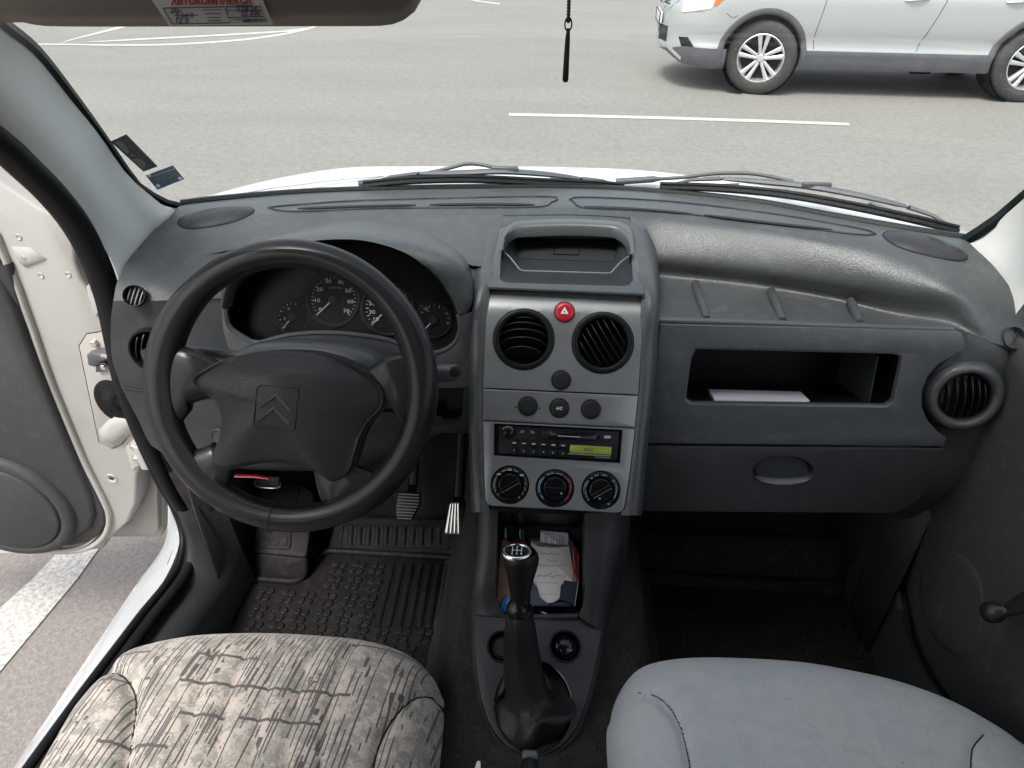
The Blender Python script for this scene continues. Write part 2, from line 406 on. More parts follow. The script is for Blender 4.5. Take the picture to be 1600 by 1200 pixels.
def ticks(nx, ny, width, dens, rot, gs, gate, swap=False, step=0.0, seed=0.0):
    v_ = coords(t, (1, 1, 1), (0, 0, rot)); sp_ = t.nodes.new('ShaderNodeSeparateXYZ'); t.links.new(v_, sp_.inputs[0])
    X_, Y_ = (sp_.outputs[1], sp_.outputs[0]) if swap else (sp_.outputs[0], sp_.outputs[1])
    if step: X_ = math_(t, 'ADD', X_, math_(t, 'MULTIPLY', math_(t, 'FLOOR', math_(t, 'MULTIPLY', Y_, step)), .0016))
    wob = math_(t, 'MULTIPLY', math_(t, 'SUBTRACT', noise(t, v_, 14, 2), .5), .004)
    xx = math_(t, 'MULTIPLY', math_(t, 'ADD', X_, wob), nx); col = math_(t, 'FLOOR', xx); fr_ = math_(t, 'FRACT', xx)
    w1 = t.nodes.new('ShaderNodeTexWhiteNoise'); w1.noise_dimensions = '1D'; t.links.new(math_(t, 'ADD', col, seed), w1.inputs['W'])
    yy = math_(t, 'ADD', math_(t, 'MULTIPLY', Y_, ny), math_(t, 'MULTIPLY', w1.outputs['Value'], 17.0)); cell = math_(t, 'FLOOR', yy)
    cb_ = t.nodes.new('ShaderNodeCombineXYZ'); t.links.new(col, cb_.inputs[0]); t.links.new(cell, cb_.inputs[1]); cb_.inputs[2].default_value = seed
    w2 = t.nodes.new('ShaderNodeTexWhiteNoise'); w2.noise_dimensions = '3D'; t.links.new(cb_.outputs[0], w2.inputs['Vector'])
    on = math_(t, 'GREATER_THAN', w2.outputs['Value'], 1-dens); ln = math_(t, 'LESS_THAN', fr_, width)
    gt = math_(t, 'GREATER_THAN', noise(t, coords(t, (1, .45, .01), (0, 0, rot+seed)), gs, 2), gate)
    return math_(t, 'MULTIPLY', math_(t, 'MULTIPLY', on, ln), gt)
s1 = ticks(115, 8, .24, .66, R(5), 20, .42)
s2 = ticks(190, 13, .40, .48, R(5), 26, .53, seed=3.0)
s3 = ticks(22, 11, .095, .34, R(-4), 9, .42, True, 60, seed=5.0)
s4 = ticks(95, 110, .60, .45, R(8), 24, .60, seed=8.0)
s1 = math_(t, 'MAXIMUM', s1, s4)
tot = math_(t, 'MAXIMUM', math_(t, 'MAXIMUM', s1, s2), s3)
c = mix(t, math_(t, 'MULTIPLY', tot, .97), c, (.022, .022, .030))
weave = noise(t, vec, 1100, 2, .6)
c = mix(t, math_(t, 'MULTIPLY', weave, .25), c, (.55, .48, .40))
t.links.new(c, b.inputs['Base Color']); b.inputs['Roughness'].default_value = .95; b.inputs['Specular IOR Level'].default_value = .15
b.inputs['Sheen Weight'].default_value = .25
bump(t, b, weave, .5, .0008)

# passenger's seat cloth
m, t, b = nt('grey_seat_cloth'); M['fabric2'] = m
vec = coords(t)
n1 = noise(t, vec, 6, 6, .65, .5); weave = noise(t, vec, 1300, 2, .6); st = noise(t, coords(t, (30, 6, 10), (0, 0, .8)), 14, 4, .7)
c = mix(t, mapr(t, n1, .3, .7), (.42, .45, .46), (.49, .50, .485))
c = mix(t, math_(t, 'MULTIPLY', mapr(t, st, .5, .75), .2), c, (.52, .53, .52))
ring = mapr(t, noise(t, vec, 9, 2, .5), .495, .50); ring2 = mapr(t, noise(t, vec, 9, 2, .5), .505, .51)
stain = math_(t, 'SUBTRACT', ring, ring2)
gm = mapr(t, noise(t, vec, 3.1, 1), .60, .62)
c = mix(t, math_(t, 'MULTIPLY', math_(t, 'MULTIPLY', stain, gm), .10), c, (.16, .17, .17))
mt = noise(t, vec, 38, 8, .8); c = mix(t, math_(t, 'MULTIPLY', mapr(t, mt, .42, .68), .30), c, (.24, .255, .26))
speck = mapr(t, noise(t, vec, 170, 1), .80, .82); c = mix(t, speck, c, (.06, .06, .06))
t.links.new(c, b.inputs['Base Color']); b.inputs['Roughness'].default_value = .9; b.inputs['Specular IOR Level'].default_value = .2; b.inputs['Sheen Weight'].default_value = .2
bump(t, b, math_(t, 'ADD', weave, math_(t, 'MULTIPLY', n1, 3.0)), .4, .0008)

# radio display: lit
m, t, b = nt('lit_display'); M['display'] = m
b.inputs['Base Color'].default_value = (.10, .12, .02, 1); b.inputs['Emission Color'].default_value = (.30, .36, .04, 1); b.inputs['Emission Strength'].default_value = .09; b.inputs['Roughness'].default_value = .25
def PP(*a):
    """list of (px,py,spec) -> points; spec like 'z-.43' or 'y.95'"""
    out = []
    for px, py, sp in a:
        out.append(P(px, py, **{sp[0]: float(sp[1:])}))
    return out
def loft(rows, n, m, lin=False):
    rs = [catmull(r, n) for r in rows]; out = []
    k = len(rs)
    for i in range(k-1):
        p0 = rs[i-1] if i else None; p3 = rs[i+2] if i+2 < k else None
        for s in range(m):
            t = s/m; row = []
            for j in range(n):
                b, c = rs[i][j], rs[i+1][j]
                if lin: row.append(b.lerp(c, t)); continue
                a = p0[j] if p0 else b*2-c; d = p3[j] if p3 else c*2-b
                row.append(0.5*((2*b)+(c-a)*t+(2*a-5*b+4*c-d)*t*t+(3*b-a-3*c+d)*t**3))
            out.append(row)
    out.append(rs[-1]); return out

dash = thing('dashboard', (0.02, 1.05, -.60), 'dark grey moulded dashboard spanning the cabin under the windscreen', 'dashboard')
CF = tilt(P(870, 695, z=-.657), 57)
_t0 = P(882, 449, pl=(CF.o, CF.n)); _t1 = P(885, 345, z=-.432)
TF = Fr(_t0, (1, 0, 0), _t1-_t0-V(((_t1-_t0).x, 0, 0)))
GF = tilt(P(1250, 508, y=.945), 74.4)

# --- upper pad: one moulded skin, left piece, right piece
R0 = PP((281, 322, 'z-.43'), (300, 319, 'z-.43'), (400, 309, 'z-.43'), (500, 302, 'z-.43'), (650, 297, 'z-.43'), (800, 295, 'z-.43'), (920, 296, 'z-.43'), (1030, 302, 'z-.43'), (1170, 316, 'z-.43'), (1300, 340, 'z-.43'), (1420, 361, 'z-.43'), (1505, 374, 'z-.43'))
Rm = [p+V((0, .07, -.02)) for p in R0]
R1 = PP((266, 338, 'z-.432'), (300, 335, 'z-.428'), (400, 330, 'z-.426'), (500, 326, 'z-.425'), (650, 321, 'z-.425'), (800, 319, 'z-.425'), (920, 320, 'z-.425'), (1030, 326, 'z-.425'), (1170, 340, 'z-.425'), (1300, 360, 'z-.425'), (1430, 382, 'z-.427'), (1530, 394, 'z-.435'))
R2 = PP((238, 362, 'z-.447'), (290, 360, 'z-.436'), (400, 352, 'z-.432'), (500, 345, 'z-.432'), (650, 340, 'z-.432'), (800, 336, 'z-.432'), (920, 336, 'z-.432'), (1030, 345, 'z-.433'), (1170, 362, 'z-.434'), (1300, 383, 'z-.435'), (1430, 404, 'z-.437'), (1553, 416, 'z-.450'))
mb = MB(); mb.grid(loft([Rm, R0, R1, R2], 90, 6))
# left part of the pad, from the brow down to the top edge of the fascia
BL = PP((204, 402, 'z-.463'), (250, 405, 'z-.455'), (330, 400, 'z-.449'), (450, 392, 'z-.445'), (600, 388, 'z-.445'), (770, 400, 'z-.450'))
CLr = PP((184, 438, 'z-.480'), (235, 440, 'z-.472'), (300, 436, 'z-.470'), (400, 430, 'z-.470'), (560, 430, 'z-.470'), (756, 450, 'z-.480'))
DLr = PP((177, 470, 'z-.500'), (230, 470, 'z-.492'), (290, 468, 'z-.489'), (380, 466, 'z-.488'), (560, 480, 'z-.490'), (745, 492, 'z-.500'))
Bm = PP((204, 402, 'z-.463'), (250, 405, 'z-.455'), (320, 398, 'z-.449'), (352, 392, 'z-.447'), (420, 379, 'z-.444'), (560, 366, 'z-.442'), (660, 376, 'z-.442'), (700, 396, 'z-.446'), (735, 414, 'z-.452'), (770, 416, 'z-.456'))
R2L = PP((238, 362, 'z-.447'), (290, 360, 'z-.436'), (400, 352, 'z-.432'), (500, 345, 'z-.432'), (650, 340, 'z-.432'), (786, 337, 'z-.432'))
R1L = [p+V((0, .03, .001)) for p in R2L]
mb.grid(loft([R1L, R2L, Bm], 60, 6))
sB = PP((204, 402, 'z-.463'), (250, 405, 'z-.455'), (320, 398, 'z-.449'), (353, 387, 'z-.446')); sC = PP((184, 438, 'z-.480'), (235, 440, 'z-.472'), (300, 434, 'z-.470'), (352, 432, 'z-.470')); sD = PP((177, 470, 'z-.500'), (230, 470, 'z-.492'), (290, 468, 'z-.489'), (356, 466, 'z-.488'))
sA = [p+V((0, .03, .004)) for p in sB]
mb.grid(loft([sA, sB, sC, sD], 30, 6))
mb.grid(loft([PP((725, 388, 'z-.446'), (772, 392, 'z-.450')), PP((738, 440, 'z-.470'), (762, 445, 'z-.474')), PP((739, 492, 'z-.500'), (756, 494, 'z-.500'))], 8, 6))
mb.grid(loft([PP((764, 330, 'z-.432'), (885, 328, 'z-.432'), (1006, 334, 'z-.432')), PP((764, 338, 'z-.433'), (885, 336, 'z-.433'), (1006, 342, 'z-.434')), PP((764, 352, 'z-.437'), (885, 349, 'z-.437'), (1006, 356, 'z-.439')), PP((764, 372, 'z-.450'), (885, 372, 'z-.450'), (1006, 376, 'z-.452'))], 20, 4))
# right part: hollow above the shelf, sweeping up to the end bolster
R2R = PP((985, 342, 'z-.432'), (1030, 345, 'z-.433'), (1170, 362, 'z-.434'), (1300, 383, 'z-.435'), (1430, 404, 'z-.437'), (1553, 416, 'z-.450'))
R1R = [p+V((0, .03, .001)) for p in R2R]
BR = PP((1000, 398, 'z-.475'), (1040, 402, 'z-.480'), (1170, 416, 'z-.480'), (1300, 436, 'z-.480'), (1420, 450, 'z-.470'), (1500, 455, 'z-.462'), (1583, 456, 'z-.474'))
CR = PP((1008, 434, 'z-.519'), (1040, 438, 'z-.522'), (1170, 450, 'z-.522'), (1300, 469, 'z-.522'), (1400, 489, 'z-.520'), (1480, 494, 'z-.503'), (1530, 496, 'z-.492'), (1606, 500, 'z-.505'))
DR = PP((1012, 497, 'z-.513'), (1040, 498, 'z-.513'), (1170, 502, 'z-.513'), (1300, 507, 'z-.513'), (1440, 511, 'z-.515'), (1502, 518, 'z-.515'), (1550, 535, 'y.955'), (1640, 560, 'y.955'))
mb.grid(loft([R1R, R2R, BR, CR, DR], 70, 8))
mb.build('upper_pad', M['dash'], dash, smooth=60)
from mathutils.bvhtree import BVHTree
PADB = BVHTree.FromPolygons(mb.v, mb.f)
def onp(px, py, h=0.0):
    r = ray(px, py).normalized(); hit, nn, i, ds = PADB.ray_cast(V((0, 0, 0)), r)
    if hit is None: return P(px, py, z=-.43)
    if nn.dot(r) > 0: nn = -nn
    return hit+nn*h

# shelf liner with three ridges
for (a, b), (c, d) in (((1085, 440), (1104, 499)), ((1203, 452), (1223, 502)), ((1327, 470), (1344, 505))):
    p, q = onp(a, b, -.001), onp(c, d-2, -.001); mb = MB()
    mb.tube([p, p.lerp(q, .08)+V((0, 0, .002)), p.lerp(q, .5)+V((0, 0, .001)), q], [.002, .007, .007, .006], 10)
    mb.build('shelf_ridge', M['dash'], dash)
mb = MB(); rim = catmull(PP((1014, 500, 'z-.512'), (1040, 501, 'z-.512'), (1170, 505, 'z-.512'), (1300, 510, 'z-.512'), (1440, 514, 'z-.514'), (1490, 516, 'z-.515'), (1503, 521, 'z-.518')), 40)
mb.tube(rim, .0055, 10); mb.build('shelf_edge', M['dash_smooth'], dash)

# left fascia + end cap
def yy(v): return 'y%.3f' % v
F0 = DLr[:3]+PP((352, 468, 'y.925'),)
F0 = PP((177, 470, 'z-.500'), (230, 470, 'z-.492'), (290, 468, 'z-.489'), (362, 466, 'z-.488'))
F1 = PP((173, 505, 'y.930'), (230, 505, 'y.925'), (290, 503, 'y.922'), (358, 500, 'y.925'))
F2 = PP((175, 560, 'y.925'), (230, 560, 'y.912'), (300, 560, 'y.910'), (378, 552, 'y.918'))
F3 = PP((189, 603, 'y.920'), (240, 612, 'y.908'), (320, 618, 'y.905'), (420, 610, 'y.91'))
mb = MB(); mb.grid(loft([F0, F1, F2, F3], 26, 6))
Rr = [PP((177, 470, 'z-.500'), (173, 505, 'y.930'), (175, 560, 'y.925'), (189, 603, 'y.920'))]
mb.grid([catmull(Rr[0], 20), [p+V((-.015, .05, 0)) for p in catmull(Rr[0], 20)], [p+V((-.02, .3, 0)) for p in catmull(Rr[0], 20)]])
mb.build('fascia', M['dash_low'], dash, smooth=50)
# knee panel under the fascia
K0 = PP((190, 606, 'y.917'), (240, 614, 'y.905'), (320, 620, 'y.902'), (430, 628, 'y.902'), (560, 640, 'y.905'), (690, 650, 'y.91'))
K1 = PP((213, 650, 'y.915'), (260, 665, 'y.900'), (340, 670, 'y.895'), (430, 680, 'y.895'), (560, 680, 'y.900'), (690, 665, 'y.91'))
K2 = PP((243, 700, 'y.915'), (280, 722, 'y.900'), (350, 730, 'y.895'), (430, 735, 'y.895'), (560, 730, 'y.905'), (690, 678, 'y.915'))
K3 = [p+V((0, .09, -.015)) for p in K2]
mb = MB(); mb.grid(loft([K0, K1, K2, K3], 30, 5))
e = catmull([K0[0], K1[0], K2[0]], 14)
mb.grid([e, [p+V((-.01, .06, 0)) for p in e], [p+V((-.015, .3, 0)) for p in e]])
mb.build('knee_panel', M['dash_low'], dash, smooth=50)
# seams on the fascia
mb = MB()
mb.tube(catmull(PP((190, 605, 'y.912'), (240, 613, 'y.901'), (320, 619, 'y.898'), (430, 626, 'y.899')), 14), .0016, 6)
mb.build('fascia_seam', M['line'], dash)
mb = MB(); mb.tube(catmull([p+V((0, -.001, .001)) for p in PP((286, 468, 'z-.489'), (320, 468, 'z-.4885'), (362, 467, 'z-.488'))], 8), .0011, 6)
mb.build('fascia_seam', M['line'], dash)
fk = tilt(P(341, 680, y=.889), 75)
mb = MB(fk); mb.lathe([(.012, -.004), (.012, .001), (.0105, .0025), (.009, .001), (0.0001, .001)], 24); mb.build('panel_catch', M['dash_low'], dash)

# --- air vents
def vent(fr, r, ang, nslat, parent, tx=0.0, rimw=.010, proud=.004, mat='black', name='air_vent', arc=1.0, slatmat='black'):
    """round ball vent: bezel ring, dark bowl, domed slats"""
    mb = MB(fr)
    mb.lathe([(r-rimw, -.028), (r-rimw, .0), (r-rimw*.75, proud*.9), (r-rimw*.4, proud), (r-.001, proud*.5), (r, -.006)], 40, c0=False, c1=False)
    rim = mb.build(name, M[mat], parent, smooth=50)
    mb = MB(fr); mb.lathe([(r-rimw*.98, -.001), (r-rimw, -.030), (0.0001, -.032)], 32, c0=False, c1=False); mb.build('vent_bowl', M['hole'], rim)
    ri = r-rimw-.001; Rs = ri*1.06
    bf = fr.sub(0, 0, -.008, ang, tx)
    for i in range(nslat):
        d = (i-(nslat-1)/2)*2*ri/(nslat+.6)
        half = math.sqrt(max(1e-6, Rs*Rs-d*d))*.97
        mb = MB(bf); a, b, c_, d_ = [], [], [], []
        K = 16
        for k in range(K+1):
            t = -half+2*half*k/K; front = math.sqrt(max(0, Rs*Rs-d*d-t*t))*.55*arc
            a.append((t, d, front)); b.append((t, d+.0016, front)); c_.append((t, d+.0016, -.016)); d_.append((t, d, -.016))
        mb.grid([a, b, c_, d_, a]); mb.build('slat', M[slatmat], rim, smooth=40)
    return rim
vf = tilt(P(236, 548, y=.903), 78); vent(vf, .036, R(80), 5, dash, rimw=.006, name='air_vent')
vf = tilt(P(209, 462, y=.918), 58); vent(Fr(vf.o, (1, .25, 0), vf.v), .0165, R(68), 4, dash, rimw=.0022, proud=.0015, name='air_vent', arc=.3, slatmat='edge')

# --- instrument binnacle
ccx = -.30
lip_px = [(352, 483), (356, 462), (372, 428), (408, 398), (460, 381), (520, 374), (575, 377), (633, 395), (677, 427), (703, 462), (716, 492)]
lip = catmull([P(a, b, y=.925) for a, b in lip_px], 48)
hood_px = [(345, 478, 'y.932'), (347, 456, 'y.94'), (360, 415, 'z-.425'), (400, 382, 'z-.405'), (450, 365, 'z-.396'), (510, 355, 'z-.393'), (570, 355, 'z-.393'), (633, 367, 'z-.397'), (680, 388, 'z-.405'), (715, 412, 'z-.42'), (735, 444, 'y.945'), (738, 472, 'y.94'), (731, 490, 'y.935')]
hood = catmull(PP(*hood_px), 48)
back = []
for p in hood:
    s = min(1, max(0, (p.z+.50)/.09)); back.append(V((ccx+(p.x-ccx)*(.985), p.y+.13*s+.02, p.z-.055*s-.004)))
mid = [a.lerp(b, .5)+V((0, 0, .010*min(1, max(0, (a.z+.50)/.09)))) for a, b in zip(hood, back)]
mb = MB()
edge = [a.lerp(b, .25)+V((0, -.006, .004)) for a, b in zip(lip, hood)]
inn = [V((ccx+(p.x-ccx)*.985, p.y+.02, ccx*0+p.z-.004)) for p in lip]
mb.grid([inn, lip, edge, [a.lerp(b, .8)+V((0, -.004, .002)) for a, b in zip(lip, hood)], hood, [a.lerp(b, .35)+V((0, 0, .004)) for a, b in zip(hood, back)], mid, back])
mb.build('instrument_hood', M['dash'], dash, smooth=70)
# bucket: from the opening to the dial plate
CLF = tilt(P(521, 468, y=1.0), 62)
bot_px = [(716, 492), (719, 515), (708, 538), (680, 551), (640, 545), (602, 530), (524, 520), (453, 523), (403, 535), (379, 525), (358, 509), (352, 483)]
bot = catmull([P(a, b, y=.925) for a, b in bot_px], 40)
opening = lip+bot[1:-1]
cen = sum(opening, V((0, 0, 0)))/len(opening)
def plate_uv(p, s):
    q = cen+(p-cen)*s; r = q.normalized(); k = CLF.o.dot(CLF.n)/r.dot(CLF.n); return r*k
deep = [plate_uv(p, .97) for p in opening]
mb = MB(); mb.rings([opening, [a.lerp(b, .5) for a, b in zip(opening, deep)], [a.lerp(b, 1.02) for a, b in zip(opening, deep)]], False, False)
mb.build('instrument_bucket', M['black'], dash, smooth=40)
mb = MB(); mb.tube(bot, .0035, 8); mb.build('instrument_bezel', M['dash_smooth'], dash)
# fascia round the cluster, below it and to its right
o_px = [(742, 486, 'y.935'), (742, 520, 'y.932'), (742, 560, 'y.925'), (742, 600, 'y.92'), (700, 606, 'y.915'), (600, 606, 'y.915'), (500, 600, 'y.915'), (430, 600, 'y.912'), (395, 590, 'y.912'), (365, 560, 'y.915'), (350, 520, 'y.92'), (346, 478, 'y.93')]
oc = catmull(PP(*o_px), 40)
mb = MB(); mb.grid([bot, [a.lerp(b, .15)+V((0, -.004, 0)) for a, b in zip(bot, oc)], [a.lerp(b, .5)+V((0, -.002, 0)) for a, b in zip(bot, oc)], oc])
mb.build('cluster_surround', M['dash_smooth'], dash, smooth=50)
# right lower box of the fascia with its dark recess
rf = tilt(P(705, 620, y=.915), 78)
outl = rpoly([rf.uv(655, 560), rf.uv(655, 676), rf.uv(734, 678), rf.uv(737, 560)], .006)
rc = rpoly([rf.uv(664, 600), rf.uv(664, 666), rf.uv(720, 664), rf.uv(726, 600)], .012)
mb = MB(rf); mb.prism(outl, -.05, .0, .002); cu = MB(rf); cu.prism(rc, -.035, .02)
mb.build('switch_panel', M['dash_low'], dash, cut=cu, smooth=35)
mb = MB(rf); mb.prism(scale2(rc, .995), -.040, -.034); mb.build('recess_floor', M['black_gloss'], dash)

# dials
cl = MB(CLF); opl = [CLF.m.inverted() @ p for p in deep]
def hull(pts):
    pts = sorted(set((round(p[0], 6), round(p[1], 6)) for p in pts))
    def half(ps):
        h_ = []
        for p in ps:
            while len(h_) > 1 and (h_[-1][0]-h_[-2][0])*(p[1]-h_[-2][1])-(h_[-1][1]-h_[-2][1])*(p[0]-h_[-2][0]) <= 0: h_.pop()
            h_.append(p)
        return h_[:-1]
    return half(pts)+half(pts[::-1])
cl.prism(hull([(p.x, p.y) for p in opl]), -.004, .001); clu = cl.build('instrument_cluster', M['dial'], dash)
def dial(px, py, r, marks, nums, needle, big=True, name='dial'):
    u, v = CLF.uv(px, py, .003); mb = MB(CLF)
    mb.lathe([(r*1.10, .0005), (r*1.10, .0055), (r*1.04, .007), (r*.99, .0055), (r*.97, .0015)], 48, (u, v), c0=False, c1=False)
    d = mb.build('dial', M['dash_low'], clu, smooth=60)
    mb = MB(CLF); mb.lathe([(r*.97, .0015), (0.0001, .0016)], 40, (u, v), c0=False, c1=False); mb.build('dial_face', M['dial'], clu)
    mb = MB(CLF)
    a0, a1, n, maj = marks
    for i in range(n+1):
        a = R(a0+(a1-a0)*i/n); l = .13 if i % maj == 0 else .07
        f2 = CLF.sub(u+math.cos(a)*r*(.9-l/2), v+math.sin(a)*r*(.9-l/2), .0022, a)
        mb.at(f2).box((0, 0, 0), (r*l, .0007 if i % maj else .0010, .0002))
    mb.at(CLF)
    for t_, a, rr in nums:
        mb.text(t_, .0085 if big else .006, u+math.cos(R(a))*r*rr, v+math.sin(R(a))*r*rr, .0022, sx=1.25)
    mb.build('dial_marking', M['white_print'], clu, smooth=0)
    a, ln = needle
    f2 = CLF.sub(u, v, .006, R(a)); mb = MB(f2)
    mb.rings([[(-.004, -.0010, 0), (-.004, .0010, 0), (-.004, .0010, .001), (-.004, -.0010, .001)], [(r*ln, -.0004, 0), (r*ln, .0004, 0), (r*ln, .0004, .001), (r*ln, -.0004, .001)]])
    mb.build('needle', M['white_print'], clu)
    mb = MB(CLF); mb.lathe([(.0075, .001), (.0075, .007), (.006, .0088), (.0001, .009)], 20, (u, v), c0=False); mb.build('needle_hub', M['black'], clu)
an = [225-i*(270/7) for i in range(8)]
dial(521, 468, .040, (222, -42, 28, 4), [(str(i*10) if i else '0', [218, 185, 146, 108, 68, 32, -5, -40][i], .68 if i not in (3, 4) else .74) for i in range(8)], (225, .93))
dial(606, 482, .040, (222, -42, 26, 2), [('10', 222, .66), ('30', 195, .66), ('50', 165, .66), ('70', 130, .7), ('90', 100, .72), ('110', 70, .72), ('130', 38, .68), ('150', 5, .64), ('170', -35, .64)], (228, .93))
dial(458, 496, .026, (230, 80, 8, 2), [('2', 190, .55), ('4', 120, .6)], (228, .95), False)
dial(678, 500, .027, (150, -10, 8, 2), [], (228, .85), False)
mb = MB(CLF); mb.text('x100 R/MIN', .0045, *CLF.uv(524, 450, .003), .0024)
u, v = CLF.uv(521, 489, .003)
mb.build('dial_marking', M['gray_print'], clu, smooth=0)
mb = MB(CLF); u, v = CLF.uv(659, 480, .003); mb.prism(rrect(u, v, .006, .006, .001), .001, .0028); mb.build('warning_mark', M['red_print'], clu)
mb = MB(CLF); u, v = CLF.uv(666, 484, .003)
mb.box((u, v, .0022), (.006, .0008, .0004)); mb.box((u, v+.003, .0022), (.0008, .006, .0004)); mb.box((u+.002, v+.003, .0022), (.003, .0007, .0004)); mb.box((u+.003, v-.002, .0022), (.005, .0007, .0004)); mb.build('warning_mark', M['gray_print'], clu)
# clear lens in front of the dials
lens_o = [a.lerp(b, .72) for a, b in zip(opening, deep)]
lq = []
for a_, b_ in zip(opening, deep):
    r_ = a_.lerp(b_, .75).normalized(); o_ = CLF.o+CLF.n*.022; lq.append(CLF.m.inverted() @ (r_*(o_.dot(CLF.n)/r_.dot(CLF.n))))
lc_ = sum(lq, V((0, 0, 0)))/len(lq)
mb = MB(CLF); mb.prism(hull([(lc_.x+(p.x-lc_.x)*.985, lc_.y+(p.y-lc_.y)*.985) for p in lq]), .021, .022); mb.build('instrument_lens', M['lens'], dash, smooth=0)

# --- steering column: shroud and stalks
WC = P(454, 604, z=-.512)
WF = tilt(WC, 61)
mb = MB(WF)
secs = []
for n_, w, h, dv in ((-.040, .070, .042, .004), (-.050, .105, .050, .006), (-.075, .115, .053, .008), (-.13, .112, .050, .006), (-.20, .10, .045, .002)):
    secs.append([(w*math.copysign(abs(math.cos(a))**.8, math.cos(a)), dv+h*math.copysign(abs(math.sin(a))**.8, math.sin(a)), n_) for a in [2*math.pi*i/40 for i in range(40)]])
mb.rings(secs); mb.build('column_shroud', M['dash_smooth'], dash, smooth=50)
f2 = WF
def stalk(px0, py0, px1, py1, n0, n1, r, mat, flat=.6):
    a = WF.uv(px0, py0, n0); b = WF.uv(px1, py1, n1); mb = MB(WF)
    p, q = V((a[0], a[1], n0)), V((b[0], b[1], n1))
    mb.tube([p, p.lerp(q, .4), p.lerp(q, .85), p.lerp(q, .97), q], [r*.6, r*.9, r, r*.85, r*.4], 14, flat=flat); return mb.build('stalk', M[mat], dash, smooth=60)
s = stalk(400, 558, 284, 548, -.07, -.055, .0085, 'dash_smooth', .75)
f3 = WF; u, v = WF.uv(320, 549, -.054); mb = MB(WF)
for k in range(3):
    a = R(90+120*k); mb.tube([(u, v, -.050), (u+.0035*math.cos(a), v+.0035*math.sin(a), -.050)], .0006, 5)
mb.build('stalk_symbol', M['ink'], s)
s = stalk(600, 585, 718, 582, -.07, -.055, .0125, 'dash_smooth', .95)
mb = MB(WF); a = WF.uv(711, 581, -.042); mb.lathe([(.0001, .0035), (.005, .003), (.0075, .0008), (.008, -.003)], 20, a, c0=False, c1=False)
for i, vv in enumerate(mb.v): pass
mb.v = [tuple(V(q)+WF.n*-.046) for q in mb.v]; mb.build('stalk_button', M['button'], s)
mb = MB(WF); mb.text('0', .006, *WF.uv(681, 587, -.042), -.0415, bold=.0001); mb.build('stalk_symbol', M['gray_print'], s, smooth=0)
# --- centre stack: side bolsters
def colm(pts): return catmull(PP(*pts), 30)
def cfp(px, py, n=0.0): u, v = CF.uv(px, py, n); return CF.w(u, v, n)
Lin = catmull([P(786, 352, z=-.440)]+[TF.w(*TF.uv(a, b, -.003), -.003) for a, b in ((785, 360), (773, 410))]+[cfp(a, b, -.005) for a, b in ((765, 452), (760, 607), (760, 658), (762, 720), (764, 800))], 40)
Lri = catmull([P(768, 350, z=-.436), P(762, 385, z=-.445)]+[cfp(a, b, .001) for a, b in ((747, 455), (741, 540), (740, 607), (741, 700), (746, 800))], 40)
Lou = catmull([P(745, 352, z=-.446), P(735, 400, z=-.465)]+[cfp(a, b, -.025) for a, b in ((733, 462), (733, 540), (733, 607), (733, 700), (737, 800))], 40)
Lfa = [p+V((.004, .07, -.01)) for p in Lou]
mb = MB(); mb.grid([Lin, [a.lerp(b, .5)+CF.n*.0015 for a, b in zip(Lin, Lri)], Lri, [a.lerp(b, .5)+CF.n*.004 for a, b in zip(Lri, Lou)], Lou, Lfa])
Rin = catmull([P(984, 358, z=-.440)]+[TF.w(*TF.uv(a, b, -.003), -.003) for a, b in ((985, 366), (995, 410))]+[cfp(a, b, -.005) for a, b in ((1002, 461), (992, 612), (987, 670), (980, 730), (970, 805))], 40)
Rri = catmull([P(1000, 356, z=-.438), P(1012, 395, z=-.452)]+[cfp(a, b, .001) for a, b in ((1021, 462), (1017, 540), (1012, 612), (1003, 700), (994, 805))], 40)
Rou = catmull([P(1018, 360, z=-.452), P(1028, 405, z=-.475)]+[cfp(a, b, -.022) for a, b in ((1031, 470), (1028, 540), (1022, 612), (1012, 700), (1003, 805))], 40)
Rfa = [p+V((.004, .07, -.01)) for p in Rou]
mb.grid([Rin, [a.lerp(b, .5)+CF.n*.0015 for a, b in zip(Rin, Rri)], Rri, [a.lerp(b, .5)+CF.n*.004 for a, b in zip(Rri, Rou)], Rou, Rfa])
mb.build('stack_bolster', M['dash'], dash, smooth=70)

# --- tray panel on top of the stack
tu = lambda a, b, n=0.0: TF.uv(a, b, n)
pan = rpoly([tu(761.5, 448), tu(1007, 459), tu(989.5, 363), tu(976, 362), tu(960, 352), tu(885, 346), tu(810, 349), tu(795, 355), tu(782, 355)], .003)
op_px = [(781, 436), (788, 441), (800, 442), (970, 447), (982, 446), (989, 438), (987, 405), (984, 385), (975, 368), (960, 360), (885, 356), (812, 358), (795, 366), (787, 380), (782, 405)]
opn = [tu(a, b) for a, b in op_px]
mb = MB(TF); mb.prism(pan, -.004, .0, .0008); cu = MB(TF); cu.prism(opn, -.02, .02)
mb.build('tray_panel', M['dash_smooth'], dash, cut=cu, smooth=35)
mb = MB(TF)
N_ = 60
def cl2(pts, n): return catmull([V((p[0], p[1], p[2] if len(p) > 2 else 0)) for p in pts], n, True)
def tp(a, b, n): u, v = tu(a, b, n); return (u, v, n)
br_px = [(784, 434), (792, 439), (802, 440), (968, 445), (980, 444), (986, 436), (985, 405), (982, 382), (973, 360), (960, 353), (885, 349), (812, 351), (797, 359), (789, 380), (785, 405)]
mid_px = [(803, 412), (811, 421), (820, 424), (950, 427), (958, 425), (966, 414), (968, 405), (972, 380), (969, 360), (960, 351), (885, 347), (813, 349), (802, 357), (798, 378), (799, 400)]
bk_px = [(808, 396), (812, 402), (820, 404), (950, 408), (957, 406), (962, 400), (962, 396), (963, 378), (961, 356), (954, 349), (885, 346), (818, 348), (810, 356), (806, 376), (807, 390)]
